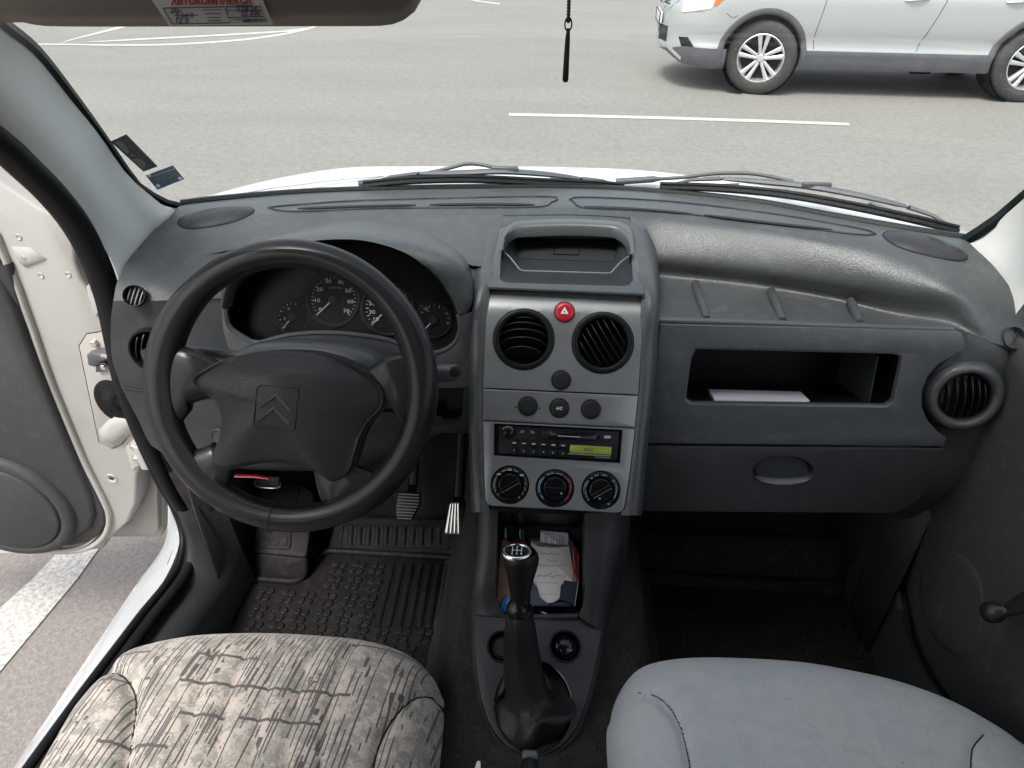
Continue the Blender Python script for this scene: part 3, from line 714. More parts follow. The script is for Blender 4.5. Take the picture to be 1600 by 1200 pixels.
mb.rings([cl2([tp(a, b, 0) for a, b in op_px], N_), cl2([tp(a, b, -.006) for a, b in br_px], N_), cl2([tp(a, b, -.022) for a, b in mid_px], N_), cl2([tp(a, b, -.040) for a, b in bk_px], N_)], False, False)
mb.build('tray', M['tray'], dash, smooth=40)
mb = MB(TF); mb.rings([cl2([tp(a, b, -.0385) for a, b in bk_px], N_), cl2([tp(a, b, -.043) for a, b in bk_px], N_)]); mb.build('tray_backing', M['hole'], dash, smooth=30)
mb = MB(TF)
a = [tp(866, 382, -.037), tp(904, 383, -.037), tp(904, 398, -.037), tp(865, 397, -.037)]
mb.tube([a[2], a[3]], .0008, 5); mb.tube([a[3], a[0]], .0006, 5); mb.tube([a[2], a[1]], .0006, 5); mb.build('tray_socket', M['black_gloss'], dash)
# tray rim line and the hood over it
mb = MB(TF); ln = [tp(a, b, -.004) for a, b in ((785, 391), (797, 402), (812, 421), (818, 423))]+[tp(a, b, -.006) for a, b in ((885, 425), (950, 427), (955, 426), (968, 411), (980, 402), (986, 398))]
mb.tube(ln, .0011, 6); mb.build('tray_rim', M['edge'], dash)
fr_px = [(780, 391), (784, 376), (790, 364), (800, 353.5), (815, 349), (885, 347), (955, 350), (972, 354), (983, 364), (988, 380), (990, 398)]
hi = catmull([TF.w(*tu(a, b, .014), .014) for a, b in fr_px], 50)
hb = catmull([TF.w(*tu(a, b, .002), .002) for a, b in [(781, 380), (783, 368), (788, 358), (799, 348), (815, 344.5), (885, 342), (957, 345), (976, 349.5), (987, 357), (991, 370), (992, 385)]], 50)
lo = [TF.w(*tu(a, b, .010), .010) for a, b in [(787, 391), (789, 378), (795, 366), (806, 359), (818, 357), (885, 354.5), (952, 357), (966, 361), (977, 370), (983, 384), (984, 398)]]
lo = catmull(lo, 50)
und = [p-TF.n*.016 for p in lo]
hbb = [p+V((0, .03, -.012)) for p in hb]
mb = MB(); mb.grid([und, lo, [a.lerp(b, .5)+TF.n*.002 for a, b in zip(lo, hi)], hi, [a.lerp(b, .55)+TF.n*.003 for a, b in zip(hi, hb)], hb, hbb]); mb.build('tray_hood', M['dash_smooth'], dash, smooth=60)

# --- main panel, gently rolled over at its top
cu_ = lambda a, b, n=0.0: CF.uv(a, b, n)
def panel(name, pxs, rads, n0, n1, holes=(), mat='console', ch=.0012, roll=False):
    pts = rpoly([cu_(*p) for p in pxs], rads); mb = MB(CF)
    if roll:
        us = [p[0] for p in pts]; tl, tr, brr, bl = [cu_(*p) for p in pxs]
        rows = []
        for t_, nn in ((0, -.0005), (.004, 0), (.3, 0), (.6, 0), (.72, -.0002), (.80, -.0012), (.86, -.0032), (.91, -.006), (.955, -.0100), (1.0, -.0150)):
            l = V(bl).lerp(V(tl), t_); r_ = V(brr).lerp(V(tr), t_)
            rows.append([(l.x+(r_.x-l.x)*k/8, l.y+(r_.y-l.y)*k/8, nn) for k in range(9)])
        bk = [[(p[0], p[1], -.028) for p in row] for row in rows]
        # closed solid
        vs = [p for r in rows for p in r]+[p for r in bk for p in r]; n = 9; m_ = len(rows); fs = []; o = n*m_
        for i in range(m_-1):
            for j in range(n-1):
                fs.append((i*n+j, i*n+j+1, (i+1)*n+j+1, (i+1)*n+j)); fs.append((o+i*n+j, o+(i+1)*n+j, o+(i+1)*n+j+1, o+i*n+j+1))
            fs.append((i*n, (i+1)*n, o+(i+1)*n, o+i*n)); fs.append((i*n+n-1, o+i*n+n-1, o+(i+1)*n+n-1, (i+1)*n+n-1))
        for j in range(n-1):
            fs.append((j, o+j, o+j+1, j+1)); k = (m_-1)*n; fs.append((k+j, k+j+1, o+k+j+1, o+k+j))
        mb.add(vs, fs)
    else: mb.prism(pts, n0, n1, ch)
    cut = None
    if holes:
        cut = MB(CF)
        for h in holes: cut.prism(h, -.06, .03)
    return mb.build(name, M[mat], dash, cut=cut, smooth=32)
def hc(px, py, r): u, v = cu_(px, py); return circ(u, v, r, 40)
VR = .0462
panel('centre_panel', [(761.5, 451.5), (1006.5, 461.5), (997, 616.5), (755, 606)], .002, 0, 0, [hc(818.3, 530, VR), hc(941.7, 535.4, VR), hc(882, 487.5, .0155), hc(876.7, 593.8, .0150)], roll=True)
hz = [hc(x, y, .0150) for x, y in ((824.6, 634.6), (873.8, 637.5), (923, 639.6))]
panel('button_panel', [(755, 608), (997, 618.5), (992, 668), (754.5, 656.5)], .001, -.02, 0, hz)
rad_px = [(772, 661.5), (973, 671.5), (969, 724), (771.5, 712)]
kn = [(796.7, 757.5), (867, 763), (938.8, 765.8)]
panel('radio_panel', [(754.5, 658.5), (992, 670), (984, 740), (974, 802), (759, 790), (756, 730)], [.001, .001, .005, .012, .012, .005], -.03, 0, [rpoly([cu_(*p) for p in rad_px], .001)]+[hc(x, y, .029) for x, y in kn])
# dark recessed band behind the knobs
mb = MB(CF); mb.prism(rpoly([cu_(*p) for p in ((757, 657), (991, 668), (972, 799), (761, 787))], .004), -.034, -.012); mb.build('stack_body', M['console'], dash)

vL = CF.sub(*cu_(818.3, 530), 0); vent(vL, VR, R(0), 5, dash, tx=R(-26), rimw=.0105, proud=.0035, arc=1.5)
vR = CF.sub(*cu_(941.7, 535.4), 0); vent(vR, VR, R(-57), 7, dash, tx=R(8), rimw=.0105, proud=.0035, arc=1.1)
def btn(px, py, r, mat, name='button', h=.004):
    u, v = cu_(px, py); mb = MB(CF); mb.lathe([(r+.0012, -.02), (r+.0012, .0004), (r+.0003, .0004), (r, -.0005)], 32, (u, v), c0=False, c1=False); g = None
    b_ = MB(CF); b_.lathe([(r, -.015), (r, h*.6), (r*.93, h), (r*.6, h*1.15), (.0001, h*1.2)], 32, (u, v), c0=False); o = b_.build(name, M[mat], dash, smooth=60)
    mb.build('button_collar', M['line'], o); return o, u, v
o, u, v = btn(882, 487.5, .0145, 'red', 'hazard_button')
tri = lambda s: [(u+s*math.cos(R(a)), v+.0002+s*math.sin(R(a))) for a in (90, 210, 330)]
mb = MB(CF); mb.prism(tri(.0068), .0045, .0054); mb.build('triangle_symbol', M['white_print'], o, smooth=0)
mb = MB(CF); mb.prism(tri(.0022), .0050, .0057); mb.build('triangle_symbol', M['red'], o, smooth=0)
btn(876.7, 593.8, .0138, 'button'); btn(824.6, 634.6, .0138, 'button'); o, u, v = btn(873.8, 637.5, .0138, 'button'); mb = MB(CF); mb.text('A/C', .0058, u, v-.0005, .0052, bold=.00012); mb.build('button_symbol', M['white_print'], o, smooth=0)
btn(923, 639.6, .0138, 'button')
mb = MB(CF)
for x, y in ((806, 636), (843, 638)): mb.lathe([(.0016, .0), (.0016, .0003), (.0001, .0004)], 10, cu_(x, y))
mb.build('indicator_dot', M['line'], dash)

# --- radio
RF = CF.sub(0, 0, 0)
rp = [V(cu_(*p)) for p in rad_px]; tl, tr, brc, bl = rp
def rq(s, t): return tl.lerp(tr, s).lerp(bl.lerp(brc, s), t)
mb = MB(CF); mb.prism(rpoly([tuple(p) for p in (rq(.003, .01), rq(.997, .01), rq(.997, .99), rq(.003, .99))], .001), -.03, -.006); radio = mb.build('radio', M['black_gloss'], dash)
def rbox(s0, t0, s1, t1, n0, n1, mat, name, rad=.0008, par=None, ch=.0006):
    mb = MB(CF); mb.prism(rpoly([tuple(rq(s0, t0)), tuple(rq(s1, t0)), tuple(rq(s1, t1)), tuple(rq(s0, t1))], rad), n0, n1, ch); return mb.build(name, M[mat], par or radio, smooth=30)
rbox(.035, .07, .975, .93, -.006, -.0015, 'black', 'radio_front')
rbox(.045, .42, .20, .45, -.002, -.0006, 'line', 'radio_slot'); rbox(.15, .43, .95, .445, -.0015, -.0008, 'button', 'radio_slot')
rbox(.20, .60, .56, .62, -.0015, -.0005, 'line', 'radio_slot')
rbox(.42, .12, .80, .38, -.0015, -.0003, 'black_gloss', 'cassette_flap'); rbox(.50, .27, .68, .30, -.0004, .0002, 'gray_print', 'radio_slot'); rbox(.51, .16, .62, .19, -.0004, .0000, 'button', 'radio_slot')
rbox(.375, .16, .43, .38, -.001, .002, 'button', 'radio_button'); rbox(.83, .20, .89, .34, -.001, .003, 'button', 'radio_button'); rbox(.86, .20, .91, .28, .0005, .0038, 'gray_print', 'radio_button')
mb = MB(CF); c = rq(.11, .25); mb.lathe([(.0085, -.002), (.0085, .005), (.0070, .0065), (.0001, .0068)], 24, (c.x, c.y), c0=False); mb.build('radio_knob', M['black_gloss'], radio, smooth=50)
mb = MB(CF)
pth = [(c.x+.0088*math.cos(R(a)), c.y+.0088*math.sin(R(a)), .0055) for a in range(30, 160, 10)]; mb.tube(pth, .0005, 5); mb.build('knob_highlight_ring', M['gray_print'], radio)
for i in range(6):
    s_ = .13+i*.077
    rbox(s_, .47, s_+.062, .66, -.001, .0006, 'black', 'radio_button'); rbox(s_, .70, s_+.062, .90, -.001, .0006, 'black', 'radio_button')
mb = MB(CF)
for i in range(6):
    p = rq(.13+i*.077+.031, .565); mb.box((p.x, p.y, .0009), (.0055, .0017 if i % 2 else .0024, .0003))
    p = rq(.13+i*.077+.031, .80); mb.text(str(i+1), .0052, p.x, p.y, .0009)
for t_, s_, w in ((.22, .22, 'AF'), (.22, .30, 'TA')): p = rq(s_, t_); mb.text(w, .006, p.x, p.y, -.0009)
mb.build('radio_marking', M['gray_print'], radio, smooth=0)
dsp = rbox(.60, .53, .925, .76, -.001, .0000, 'display', 'radio_display')
mb = MB(CF); p = rq(.745, .655); mb.text('94.5', .0082, p.x, p.y, .0003, bold=.0001, sx=1.0); p = rq(.905, .655); mb.text('n', .006, p.x, p.y, .0003)
mb.build('display_digits', M['ink'], radio, smooth=0)
mb = MB(CF); mb.tube([tuple(rq(.585, .80))+(.0005,), tuple(rq(.92, .80))+(.0005,)], .0011, 6); mb.tube([tuple(rq(.80, .86))+(.0005,), tuple(rq(.92, .86))+(.0005,)], .0008, 6); mb.build('display_frame', M['edge'], radio)

# --- heater knobs
for i, (x, y) in enumerate(kn):
    u, v = cu_(x, y); mb = MB(CF)
    mb.lathe([(.0288, -.030), (.0288, -.008), (.0275, -.0065), (.0262, -.008), (.0255, -.014)], 40, (u, v), c0=False, c1=False); kb = mb.build('heater_dial', M['console'], dash, smooth=60)
    mb = MB(CF); mb.lathe([(.0285, -.028), (.0285, -.010), (.0270, -.001), (.0255, .0005), (.0195, .0005), (.0182, -.003), (.0001, -.003)], 40, (u, v), c0=False); mb.build('dial_ring', M['black_gloss'], kb, smooth=50)
    ang = [R(32), R(0), R(32)][i]
    kf = CF.sub(u, v, 0, ang)
    mb = MB(kf); mb.lathe([(.0175, -.003), (.0172, .004), (.0160, .0055), (.0001, .0058)], 36, c0=False)
    mb.rings([[(-.0165, -.0045, .004), (.0165, -.0045, .004), (.0165, .0045, .004), (-.0165, .0045, .004)], [(-.0160, -.0028, .013), (.0160, -.0028, .013), (.0160, .0028, .013), (-.0160, .0028, .013)]])
    mb.build('knob', M['black_gloss'], kb, smooth=40, bevel=.0006)
    mb = MB(kf); mb.tube([(-.015, -.0030, .0135), (.015, -.0030, .0135)], .0004, 5)
    mb.build('knob_edge', M['edge'] if i != 1 else M['black'], kb)
    # printed marks round the ring
    mb = MB(CF)
    segs = {0: [(150, 215, 3), (25, -75, 5)], 2: [(165, 205, 1)]}.get(i, [])
    arcs = {0: [(100, 125), (60, 80)], 1: [(95, 125), (62, 88)], 2: [(100, 118), (68, 90), (145, 172), (-30, 20), (185, 212)]}[i]
    rr = .0228
    for a0, a1 in arcs: mb.tube([(u+rr*math.cos(R(a)), v+rr*math.sin(R(a)), .0010) for a in [a0+(a1-a0)*k/6 for k in range(7)]], .00055, 5)
    if i == 0:
        for k, t_ in enumerate('1234'): a = R(165+k*19); mb.text(t_, .0052, u+rr*math.cos(a), v+rr*math.sin(a), .0012)
        for k, t_ in enumerate('1234'): a = R(8-k*20); mb.text(t_, .0052, u+rr*math.cos(a), v+rr*math.sin(a), .0012)
        for a in (138, 92, 42): a = R(a); mb.prism(rrect(u+rr*math.cos(a), v+rr*math.sin(a), .0058, .0028, .001), .0006, .0013)
    if i == 2:
        for a in (130, 40, 218, -58): a = R(a); mb.text('ψ' if False else 'w', .0056, u+rr*math.cos(a), v+rr*math.sin(a), .0012, rot=.4)
    a = R([18, -32, -98][i]); q = (u+.0115*math.cos(a), v+.0115*math.sin(a)); mb.lathe([(.0016, .0055), (.0016, .0066), (.0001, .0067)], 10, q)
    mb.build('dial_marking', M['gray_print'], kb, smooth=0)
    if i == 1:
        for a0, a1, mt in ((135, 165, 'blue_print'), (172, 200, 'blue_print'), (205, 225, 'blue_print'), (25, 55, 'red_print'), (-20, 15, 'red_print'), (-50, -26, 'red_print')):
            mb = MB(CF); mb.tube([(u+rr*math.cos(R(a)), v+rr*math.sin(R(a)), .0010) for a in [a0+(a1-a0)*k/6 for k in range(7)]], .0008, 5); mb.build('dial_marking', M[mt], kb)

# --- glovebox fascia with its open pocket, the closed flap under it
gu = lambda a, b, n=0.0: GF.uv(a, b, n)
f_px = [(1031, 507), (1502, 518), (1508, 532), (1508, 546), (1488, 557), (1466, 570), (1450, 588), (1441, 612), (1441, 636), (1450, 658), (1466, 676), (1480, 684), (1474, 698), (1012, 693)]
rr_ = [.003, .006, .006, .004, .004, .004, .004, .004, .004, .004, .004, .003, .003, .003]
h_px = [(1086, 543), (1398, 551), (1412, 556), (1410, 575), (1398, 628), (1386, 636), (1080, 632), (1070, 625), (1071, 612), (1078, 560)]
mb = MB(GF); mb.prism(rpoly([gu(*p) for p in f_px], rr_), -.008, 0, .0018); cu = MB(GF); hole = rpoly([gu(*p) for p in h_px], .004); cu.prism(hole, -.05, .03)
mb.build('glovebox_fascia', M['dash'], dash, cut=cu, smooth=32)
mb = MB(GF); mb.rings([[(p[0], p[1], 0.0004) for p in inset(hole, -.001)], [(p[0], p[1], -.001) for p in inset(hole, .0022)], [(p[0], p[1], -.010) for p in inset(hole, .0026)]], False, False); mb.build('pocket_edge', M['dash_smooth'], dash, smooth=60)
mb = MB(GF); hb_ = [(p[0], p[1]) for p in inset(hole, -.002)]
mb.rings([[(p[0], p[1], -.0078) for p in hb_], [(p[0]*1.0, p[1]-.012, -.16) for p in hb_]], False, True); mb.build('glovebox_pocket', M['black'], dash, smooth=30)
mb = MB(GF); u0, v0 = gu(1366, 560); u1, v1 = gu(1358, 632); mb.box((u0+.012, (v0+v1)/2-.004, -.08), (.0015, .08, .13)); mb.build('pocket_divider', M['tray'], dash)
fl = [(1011, 697), (1478, 701), (1462, 740), (1440, 782), (1400, 803), (1000, 800)]
mb = MB(GF); mb.prism(rpoly([gu(*p) for p in fl], [.003, .004, .01, .02, .01, .01]), -.010, -.0012, .0018)
ov = [gu(1224+48*math.cos(a), 737+25*math.sin(a)) for a in [2*math.pi*i/40 for i in range(40)]]
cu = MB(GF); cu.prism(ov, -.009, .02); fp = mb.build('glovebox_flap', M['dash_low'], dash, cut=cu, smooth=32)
mb = MB(GF); ovb = scale2(ov, .985); cc = gu(1224, 737)
mb.rings([[(p[0], p[1], -.002) for p in ov], [(p[0], p[1], -.004) for p in scale2(ov, .94)], [(p[0], p[1], -.020) for p in scale2(ov, .7)], [(p[0], p[1], -.022) for p in scale2(ov, .1)]], False, True)
mb.build('handle_recess', M['black'], fp, smooth=50)
hd = []
for a in range(180, 361, 10): hd.append(gu(1224+47*math.cos(R(a)), 737-25*math.sin(R(a))))
top = [(p[0], p[1]) for p in hd]; lowr = [gu(1224+47*math.cos(R(a)), 742+8*math.sin(R(a-180))) for a in range(360, 179, -10)]
mb = MB(GF); K = len(top)
lr = list(reversed(lowr))
mb.grid([[(p[0], p[1], -.001) for p in top], [((p[0]+q[0])/2, (p[1]+q[1])/2, .003) for p, q in zip(top, lr)], [(q[0], q[1], -.001) for q in lr], [(q[0], q[1], -.008) for q in lr]])
mb.build('flap_handle', M['dash_smooth'], fp, smooth=60)
# underside of the dash
mb = MB()
mb.grid([[V((x, .935, -.800)), V((x, 1.0, -.86)), V((x, 1.25, -.84)), V((x, 1.5, -.80))] for x in (.13, .4, .74)])
mb.grid([[V((x, .985, -.72)), V((x, 1.05, -.75)), V((x, 1.5, -.74))] for x in (-.68, -.4, -.09)])
mb.build('underside', M['black'], dash, solid=.004)

# --- right end of the dashboard with its vent ring
E = [PP((1492, 512, 'y.957'), (1520, 522, 'y.955'), (1560, 538, 'y.957'), (1600, 552, 'y.968'), (1665, 575, 'y1.0')),
     PP((1490, 550, 'y.953'), (1520, 556, 'y.948'), (1560, 566, 'y.95'), (1600, 580, 'y.963'), (1665, 600, 'y1.0')),
     PP((1430, 620, 'y.948'), (1470, 622, 'y.940'), (1540, 630, 'y.94'), (1590, 640, 'y.955'), (1655, 650, 'y1.0')),
     PP((1440, 690, 'y.940'), (1480, 692, 'y.930'), (1530, 700, 'y.93'), (1580, 705, 'y.95'), (1640, 710, 'y1.0')),
     PP((1400, 770, 'y.935'), (1440, 772, 'y.925'), (1490, 772, 'y.93'), (1540, 775, 'y.955'), (1600, 780, 'y1.01')),
     PP((1400, 812, 'y.99'), (1440, 808, 'y.98'), (1478, 803, 'y.99'), (1530, 798, 'y1.01'), (1590, 792, 'y1.06'))]
mb = MB(); mb.grid(loft(E, 24, 6)); mb.build('end_panel', M['dash'], dash, smooth=60)
EB = BVHTree.FromPolygons(mb.v, mb.f); r_ = ray(1581, 528).normalized(); h_, nn_, i_, d_ = EB.ray_cast(V((0, 0, 0)), r_)
if nn_ is None: h_, nn_, i_, d_ = PADB.ray_cast(V((0, 0, 0)), r_)
if nn_.dot(r_) > 0: nn_ = -nn_
nn_ = (nn_+V((0, -.5, .3))).normalized(); uu_ = V((1, 0, 0)); vv_ = nn_.cross(uu_); vent(Fr(h_+nn_*.005, uu_, vv_), .0175, R(108), 4, dash, rimw=.0025, proud=.002, name='air_vent', arc=.3, mat='dash')
vo_ = P(1510, 622, y=.925); vf = Fr(vo_, (1, -.12, 0), (0, math.cos(R(76)), math.sin(R(76))))
mb = MB(vf); mb.lathe([(.058, -.03), (.0565, -.010), (.052, -.001), (.046, .003), (.0400, .0015), (.0375, -.008), (.0365, -.02)], 48, c0=False, c1=False); vr = mb.build('vent_ring', M['dash'], dash, smooth=70)
vent(vf.sub(.001, -.001, -.008), .0375, R(97), 6, dash, rimw=.003, proud=.001, arc=1.3, name='air_vent')

# defroster grooves and slots, speaker grilles: lie on the top of the pad
def onpad(px, py, h=.0): return onp(px, py, h)
for band, slots in (([(420, 325), (470, 320), (560, 314), (700, 310), (862, 308), (858, 318), (835, 324), (670, 325), (560, 327), (460, 331)], [[(465, 327), (560, 323.5), (650, 321.5)], [(671, 321), (760, 320), (835, 321)]]),
                    ([(898, 309), (1030, 314), (1160, 328), (1280, 346), (1362, 362), (1355, 368), (1290, 361), (1160, 345), (1030, 331), (910, 325), (903, 320)], [[(912, 324), (1000, 328), (1080, 335)], [(1100, 338), (1200, 350), (1300, 361)]])):
    o1 = catmull([onpad(a, b, .0006) for a, b in band], 60, True)
    K_ = len(o1)//2; g = None; mb = MB(); mb.tube(o1+[o1[0]], .0018, 6); g = mb.build('defroster_band', M['tray'], dash, smooth=60)
    for s_ in slots:
        c_ = catmull([onpad(a, b, .0022) for a, b in s_], 16); mb = MB()
        w = [V((0, .0045*math.sin(math.pi*min(1, (k+.5)/3 if k < 3 else (15.5-k)/3 if k > 12 else 1)/1.0*.5), 0)) for k in range(16)]
        mb.grid([[p-q for p, q in zip(c_, w)], [p+q for p, q in zip(c_, w)]]); mb.build('defroster_slot', M['line'], g, smooth=0, solid=.001)
for outl_ in ([(279, 349), (286, 340), (310, 331), (350, 325), (380, 324), (395, 327), (393, 334), (370, 345), (330, 354), (295, 357)],
              [(1380, 368), (1390, 362), (1420, 364), (1460, 373), (1495, 388), (1510, 400), (1506, 406), (1480, 405), (1430, 394), (1395, 381)]):
    o1 = catmull([onp(a, b, .0015) for a, b in outl_], 50, True); c_ = sum(o1, V((0, 0, 0)))/50
    mb = MB(); mb.rings([[p-V((0, 0, .012)) for p in o1], [p-V((0, 0, .001)) for p in o1], [c_+(p-c_)*.97+V((0, 0, .001)) for p in o1], [c_+(p-c_)*.5+V((0, 0, .0075)) for p in o1]]); sg = mb.build('speaker_grille', M['dash_low'], dash, smooth=40)
    mb = MB(); mb.tube([c_+(p-c_)*1.01-V((0, 0, .001)) for p in o1]+[c_+(o1[0]-c_)*1.01-V((0, 0, .001))], .0012, 6); mb.build('grille_edge', M['line'], sg)
# --- steering wheel
sw = thing('steering_wheel', tuple(WC), 'black leather four spoke steering wheel with chevron emblem in front of the instruments', 'steering wheel')
ru = [WF.uv(a, b) for a, b in ((454, 392), (454, 814), (249, 604), (660, 604))]
cu0 = ((ru[2][0]+ru[3][0])/2, (ru[0][1]+ru[1][1])/2); RX = (ru[3][0]-ru[2][0])/2; RY = (ru[0][1]-ru[1][1])/2; RR = (RX+RY)/2-.0015
print('wheel', cu0, RX, RY)
cx_, cy_ = cu0
mb = MB(WF); rings = []
NS = 120
for i in range(NS):
    a = 2*math.pi*i/NS
    dg = math.degrees(a) % 360
    def bumpf(c, w): d = min(abs(dg-c), 360-abs(dg-c)); return max(0, 1-(d/w)**2)
    r = .0180+.0040*bumpf(168, 34)+.0026*bumpf(12, 34)+.0012*bumpf(215, 26)+.0012*bumpf(320, 26)
    ring = []
    for k in range(20):
        b = 2*math.pi*k/20
        rad = RR+r*1.02*math.cos(b); ring.append((cx_+rad*math.cos(a), cy_+rad*math.sin(a), r*1.0*math.sin(b)-.004))
    rings.append(ring)
vs = [p for r_ in rings for p in r_]; fs = []
for i in range(NS):
    for k in range(20):
        fs.append((i*20+k, i*20+(k+1) % 20, ((i+1) % NS)*20+(k+1) % 20, ((i+1) % NS)*20+k))
mb.add(vs, fs)
# spokes grow out of the rim: sections across each spoke
def spoke(pts):
    """pts: (px,py, half width m, half thickness m, n)"""
    c = [V(WF.uv(a, b, n)+(n,)) for a, b, w, h, n in pts]; secs = []
    K = len(pts); cc = catmull(c, 14)
    ws = catmull([V((p[2], p[3], 0)) for p in pts], 14)
    for i, p in enumerate(cc):
        t = (cc[min(i+1, 13)]-cc[max(i-1, 0)]); t.z = 0; t.normalize(); s = V((-t.y, t.x, 0))
        w, h = ws[i].x, ws[i].y
        secs.append([p+s*w*math.copysign(abs(math.cos(b))**.75, math.cos(b))+V((0, 0, h*math.copysign(abs(math.sin(b))**.75, math.sin(b)))) for b in [2*math.pi*k/24 for k in range(24)]])
    mb.rings(secs)
spoke([(252, 604, .055, .010, -.004), (268, 596, .040, .013, -.004), (290, 588, .027, .013, -.005), (318, 590, .023, .012, -.008), (350, 596, .026, .012, -.012)])
spoke([(660, 612, .055, .010, -.004), (644, 606, .040, .013, -.004), (620, 600, .025, .013, -.005), (595, 604, .023, .012, -.008), (565, 612, .026, .012, -.012)])
spoke([(302, 752, .048, .011, -.004), (318, 742, .034, .013, -.004), (334, 728, .024, .013, -.006), (352, 708, .022, .011, -.010)])
spoke([(556, 780, .046, .011, -.004), (542, 765, .033, .013, -.004), (528, 748, .024, .013, -.006), (512, 722, .022, .011, -.010)])
rim = mb.build('rim', M['leather'], sw, smooth=75)
mb = MB(WF)   # seam and stitching
a = R(263); mb.tube([(cx_+(RR+.0212*math.cos(b))*math.cos(a), cy_+(RR+.0212*math.cos(b))*math.sin(a), .0206*math.sin(b)-.004) for b in [2*math.pi*k/24 for k in range(25)]], .0007, 5)
mb.build('seam', M['line'], rim)
for a0, a1 in ((196, 218), (232, 302), (-28, -6)):
    mb = MB(WF)
    n = int((a1-a0)*1.1)
    for k in range(n):
        a = R(a0+(a1-a0)*k/n); rr2 = RR-.0195
        mb.tube([(cx_+rr2*math.cos(a), cy_+rr2*math.sin(a), .0045), (cx_+(rr2+.001)*math.cos(a+.006), cy_+(rr2+.001)*math.sin(a+.006), .0085)], .0007, 4)
    mb.build('stitching', M['black'], rim)
# airbag pad
z4 = lambda a, b: (200+a/2.307, 340+b/2.307)
pad_z = [(228, 580), (262, 556), (320, 524), (400, 499), (500, 483), (580, 479), (660, 484), (760, 512), (850, 556), (900, 596), (921, 632), (920, 676), (905, 700), (870, 735), (838, 790), (818, 850), (802, 905), (780, 935), (740, 957), (718, 950), (690, 928), (640, 903), (560, 886), (470, 886), (400, 900), (350, 907), (312, 896), (298, 872), (306, 840), (326, 790), (334, 735), (322, 690), (296, 652), (256, 624), (232, 604)]
pad = catmull([V(WF.uv(*z4(a, b), .012)+(0,)) for a, b in pad_z], 110, True)
pc = V(WF.uv(432, 628, .03)+(0,))
def dome(x): return .012+.026*(1-x**2.6)
sc = [1.0, 1.0, .985, .955, .90, .82, .72, .6, .46, .32, .18, .06]
rr3 = []
for i, s_ in enumerate(sc):
    row = []
    for p in pad:
        q = pc+(p-pc)*s_
        n_ = [-.030, .004, .0105][i] if i < 3 else dome(s_)
        if i >= 3:
            q0 = (q-pc)
            # shoulder break: upper band leans up, corners drop off
            n_ += -.004*max(0, (q0.y-.028)/.03)*1.0 if q0.y > .028 else 0
            n_ += -.006*max(0, abs(q0.x)-.055)/.04
        row.append((q.x, q.y, n_))
    rr3.append(row)
mb = MB(WF); mb.rings(rr3, True, True); padp = mb.build('airbag_pad', M['pad'], sw, smooth=60)
mb = MB(WF); ring = [(pc.x+(p.x-pc.x)*1.006, pc.y+(p.y-pc.y)*1.006, .0035) for p in pad]; mb.tube(ring+[ring[0]], .0016, 5); mb.build('pad_gap', M['line'], padp)
# emblem: double chevron in a rounded square
def padn(u, v):
    q = V((u, v, 0))-pc; best = 1e9
    a = math.atan2(q.y, q.x); 
    d = min(pad, key=lambda p: abs(((math.atan2(p.y-pc.y, p.x-pc.x)-a+math.pi) % (2*math.pi))-math.pi)); s_ = q.length/max(1e-6, (d-pc).length)
    n_ = dome(min(s_, 1)); n_ += -.004*max(0, (q.y-.028)/.03); n_ += -.006*max(0, abs(q.x)-.055)/.04; return n_
zb = lambda a, b: (220+a/5.0, 520+b/5.0)
sq = [zb(*p) for p in ((912, 406), (1235, 436), (1200, 772), (880, 730))]
squ = rpoly([WF.uv(a, b, .036) for a, b in sq], .006, 6)
rg = [(p[0], p[1], padn(*p)+.0004) for p in squ]; mb = MB(WF); mb.tube(rg+[rg[0]], .0009, 6); mb.build('emblem_frame', M['line'], padp)
for off in (0, 1):
    tip, l0, l1, r0, r1, ti = [((1065, 460), (925, 575), (930, 592), (1180, 605), (1168, 628), (1062, 512)), ((1050, 562), (915, 680), (920, 697), (1168, 705), (1158, 728), (1046, 615))][off]
    pl = [zb(*l0), zb(*tip), zb(*r0), zb(*r1), zb(*ti), zb(*l1)]
    q = [WF.uv(a, b, .036) for a, b in pl]; nn = [padn(*p) for p in q]
    mid_ = [((q[0][0]+q[5][0])/2, (q[0][1]+q[5][1])/2), ((q[1][0]+q[4][0])/2, (q[1][1]+q[4][1])/2), ((q[2][0]+q[3][0])/2, (q[2][1]+q[3][1])/2)]
    mb = MB(WF); h = .0030; vs = [(p[0], p[1], n_-.0005) for p, n_ in zip(q, nn)]+[(p[0], p[1], padn(*p)+h) for p in mid_]
    mb.add(vs, [(0, 1, 7, 6), (1, 2, 8, 7), (6, 7, 4, 5), (7, 8, 3, 4), (0, 6, 5), (2, 3, 8)]); mb.build('chevron', M['dash_smooth'], padp, smooth=20)
# hub behind the pad
mb = MB(WF)
mb.rings([[(pc.x+(p.x-pc.x)*s_, pc.y+(p.y-pc.y)*s_+d, n_) for p in pad] for s_, n_, d in ((.97, -.006, 0), (.93, -.02, -.004), (.78, -.038, -.010), (.55, -.055, -.004))]); mb.build('hub', M['dash_low'], sw, smooth=60)
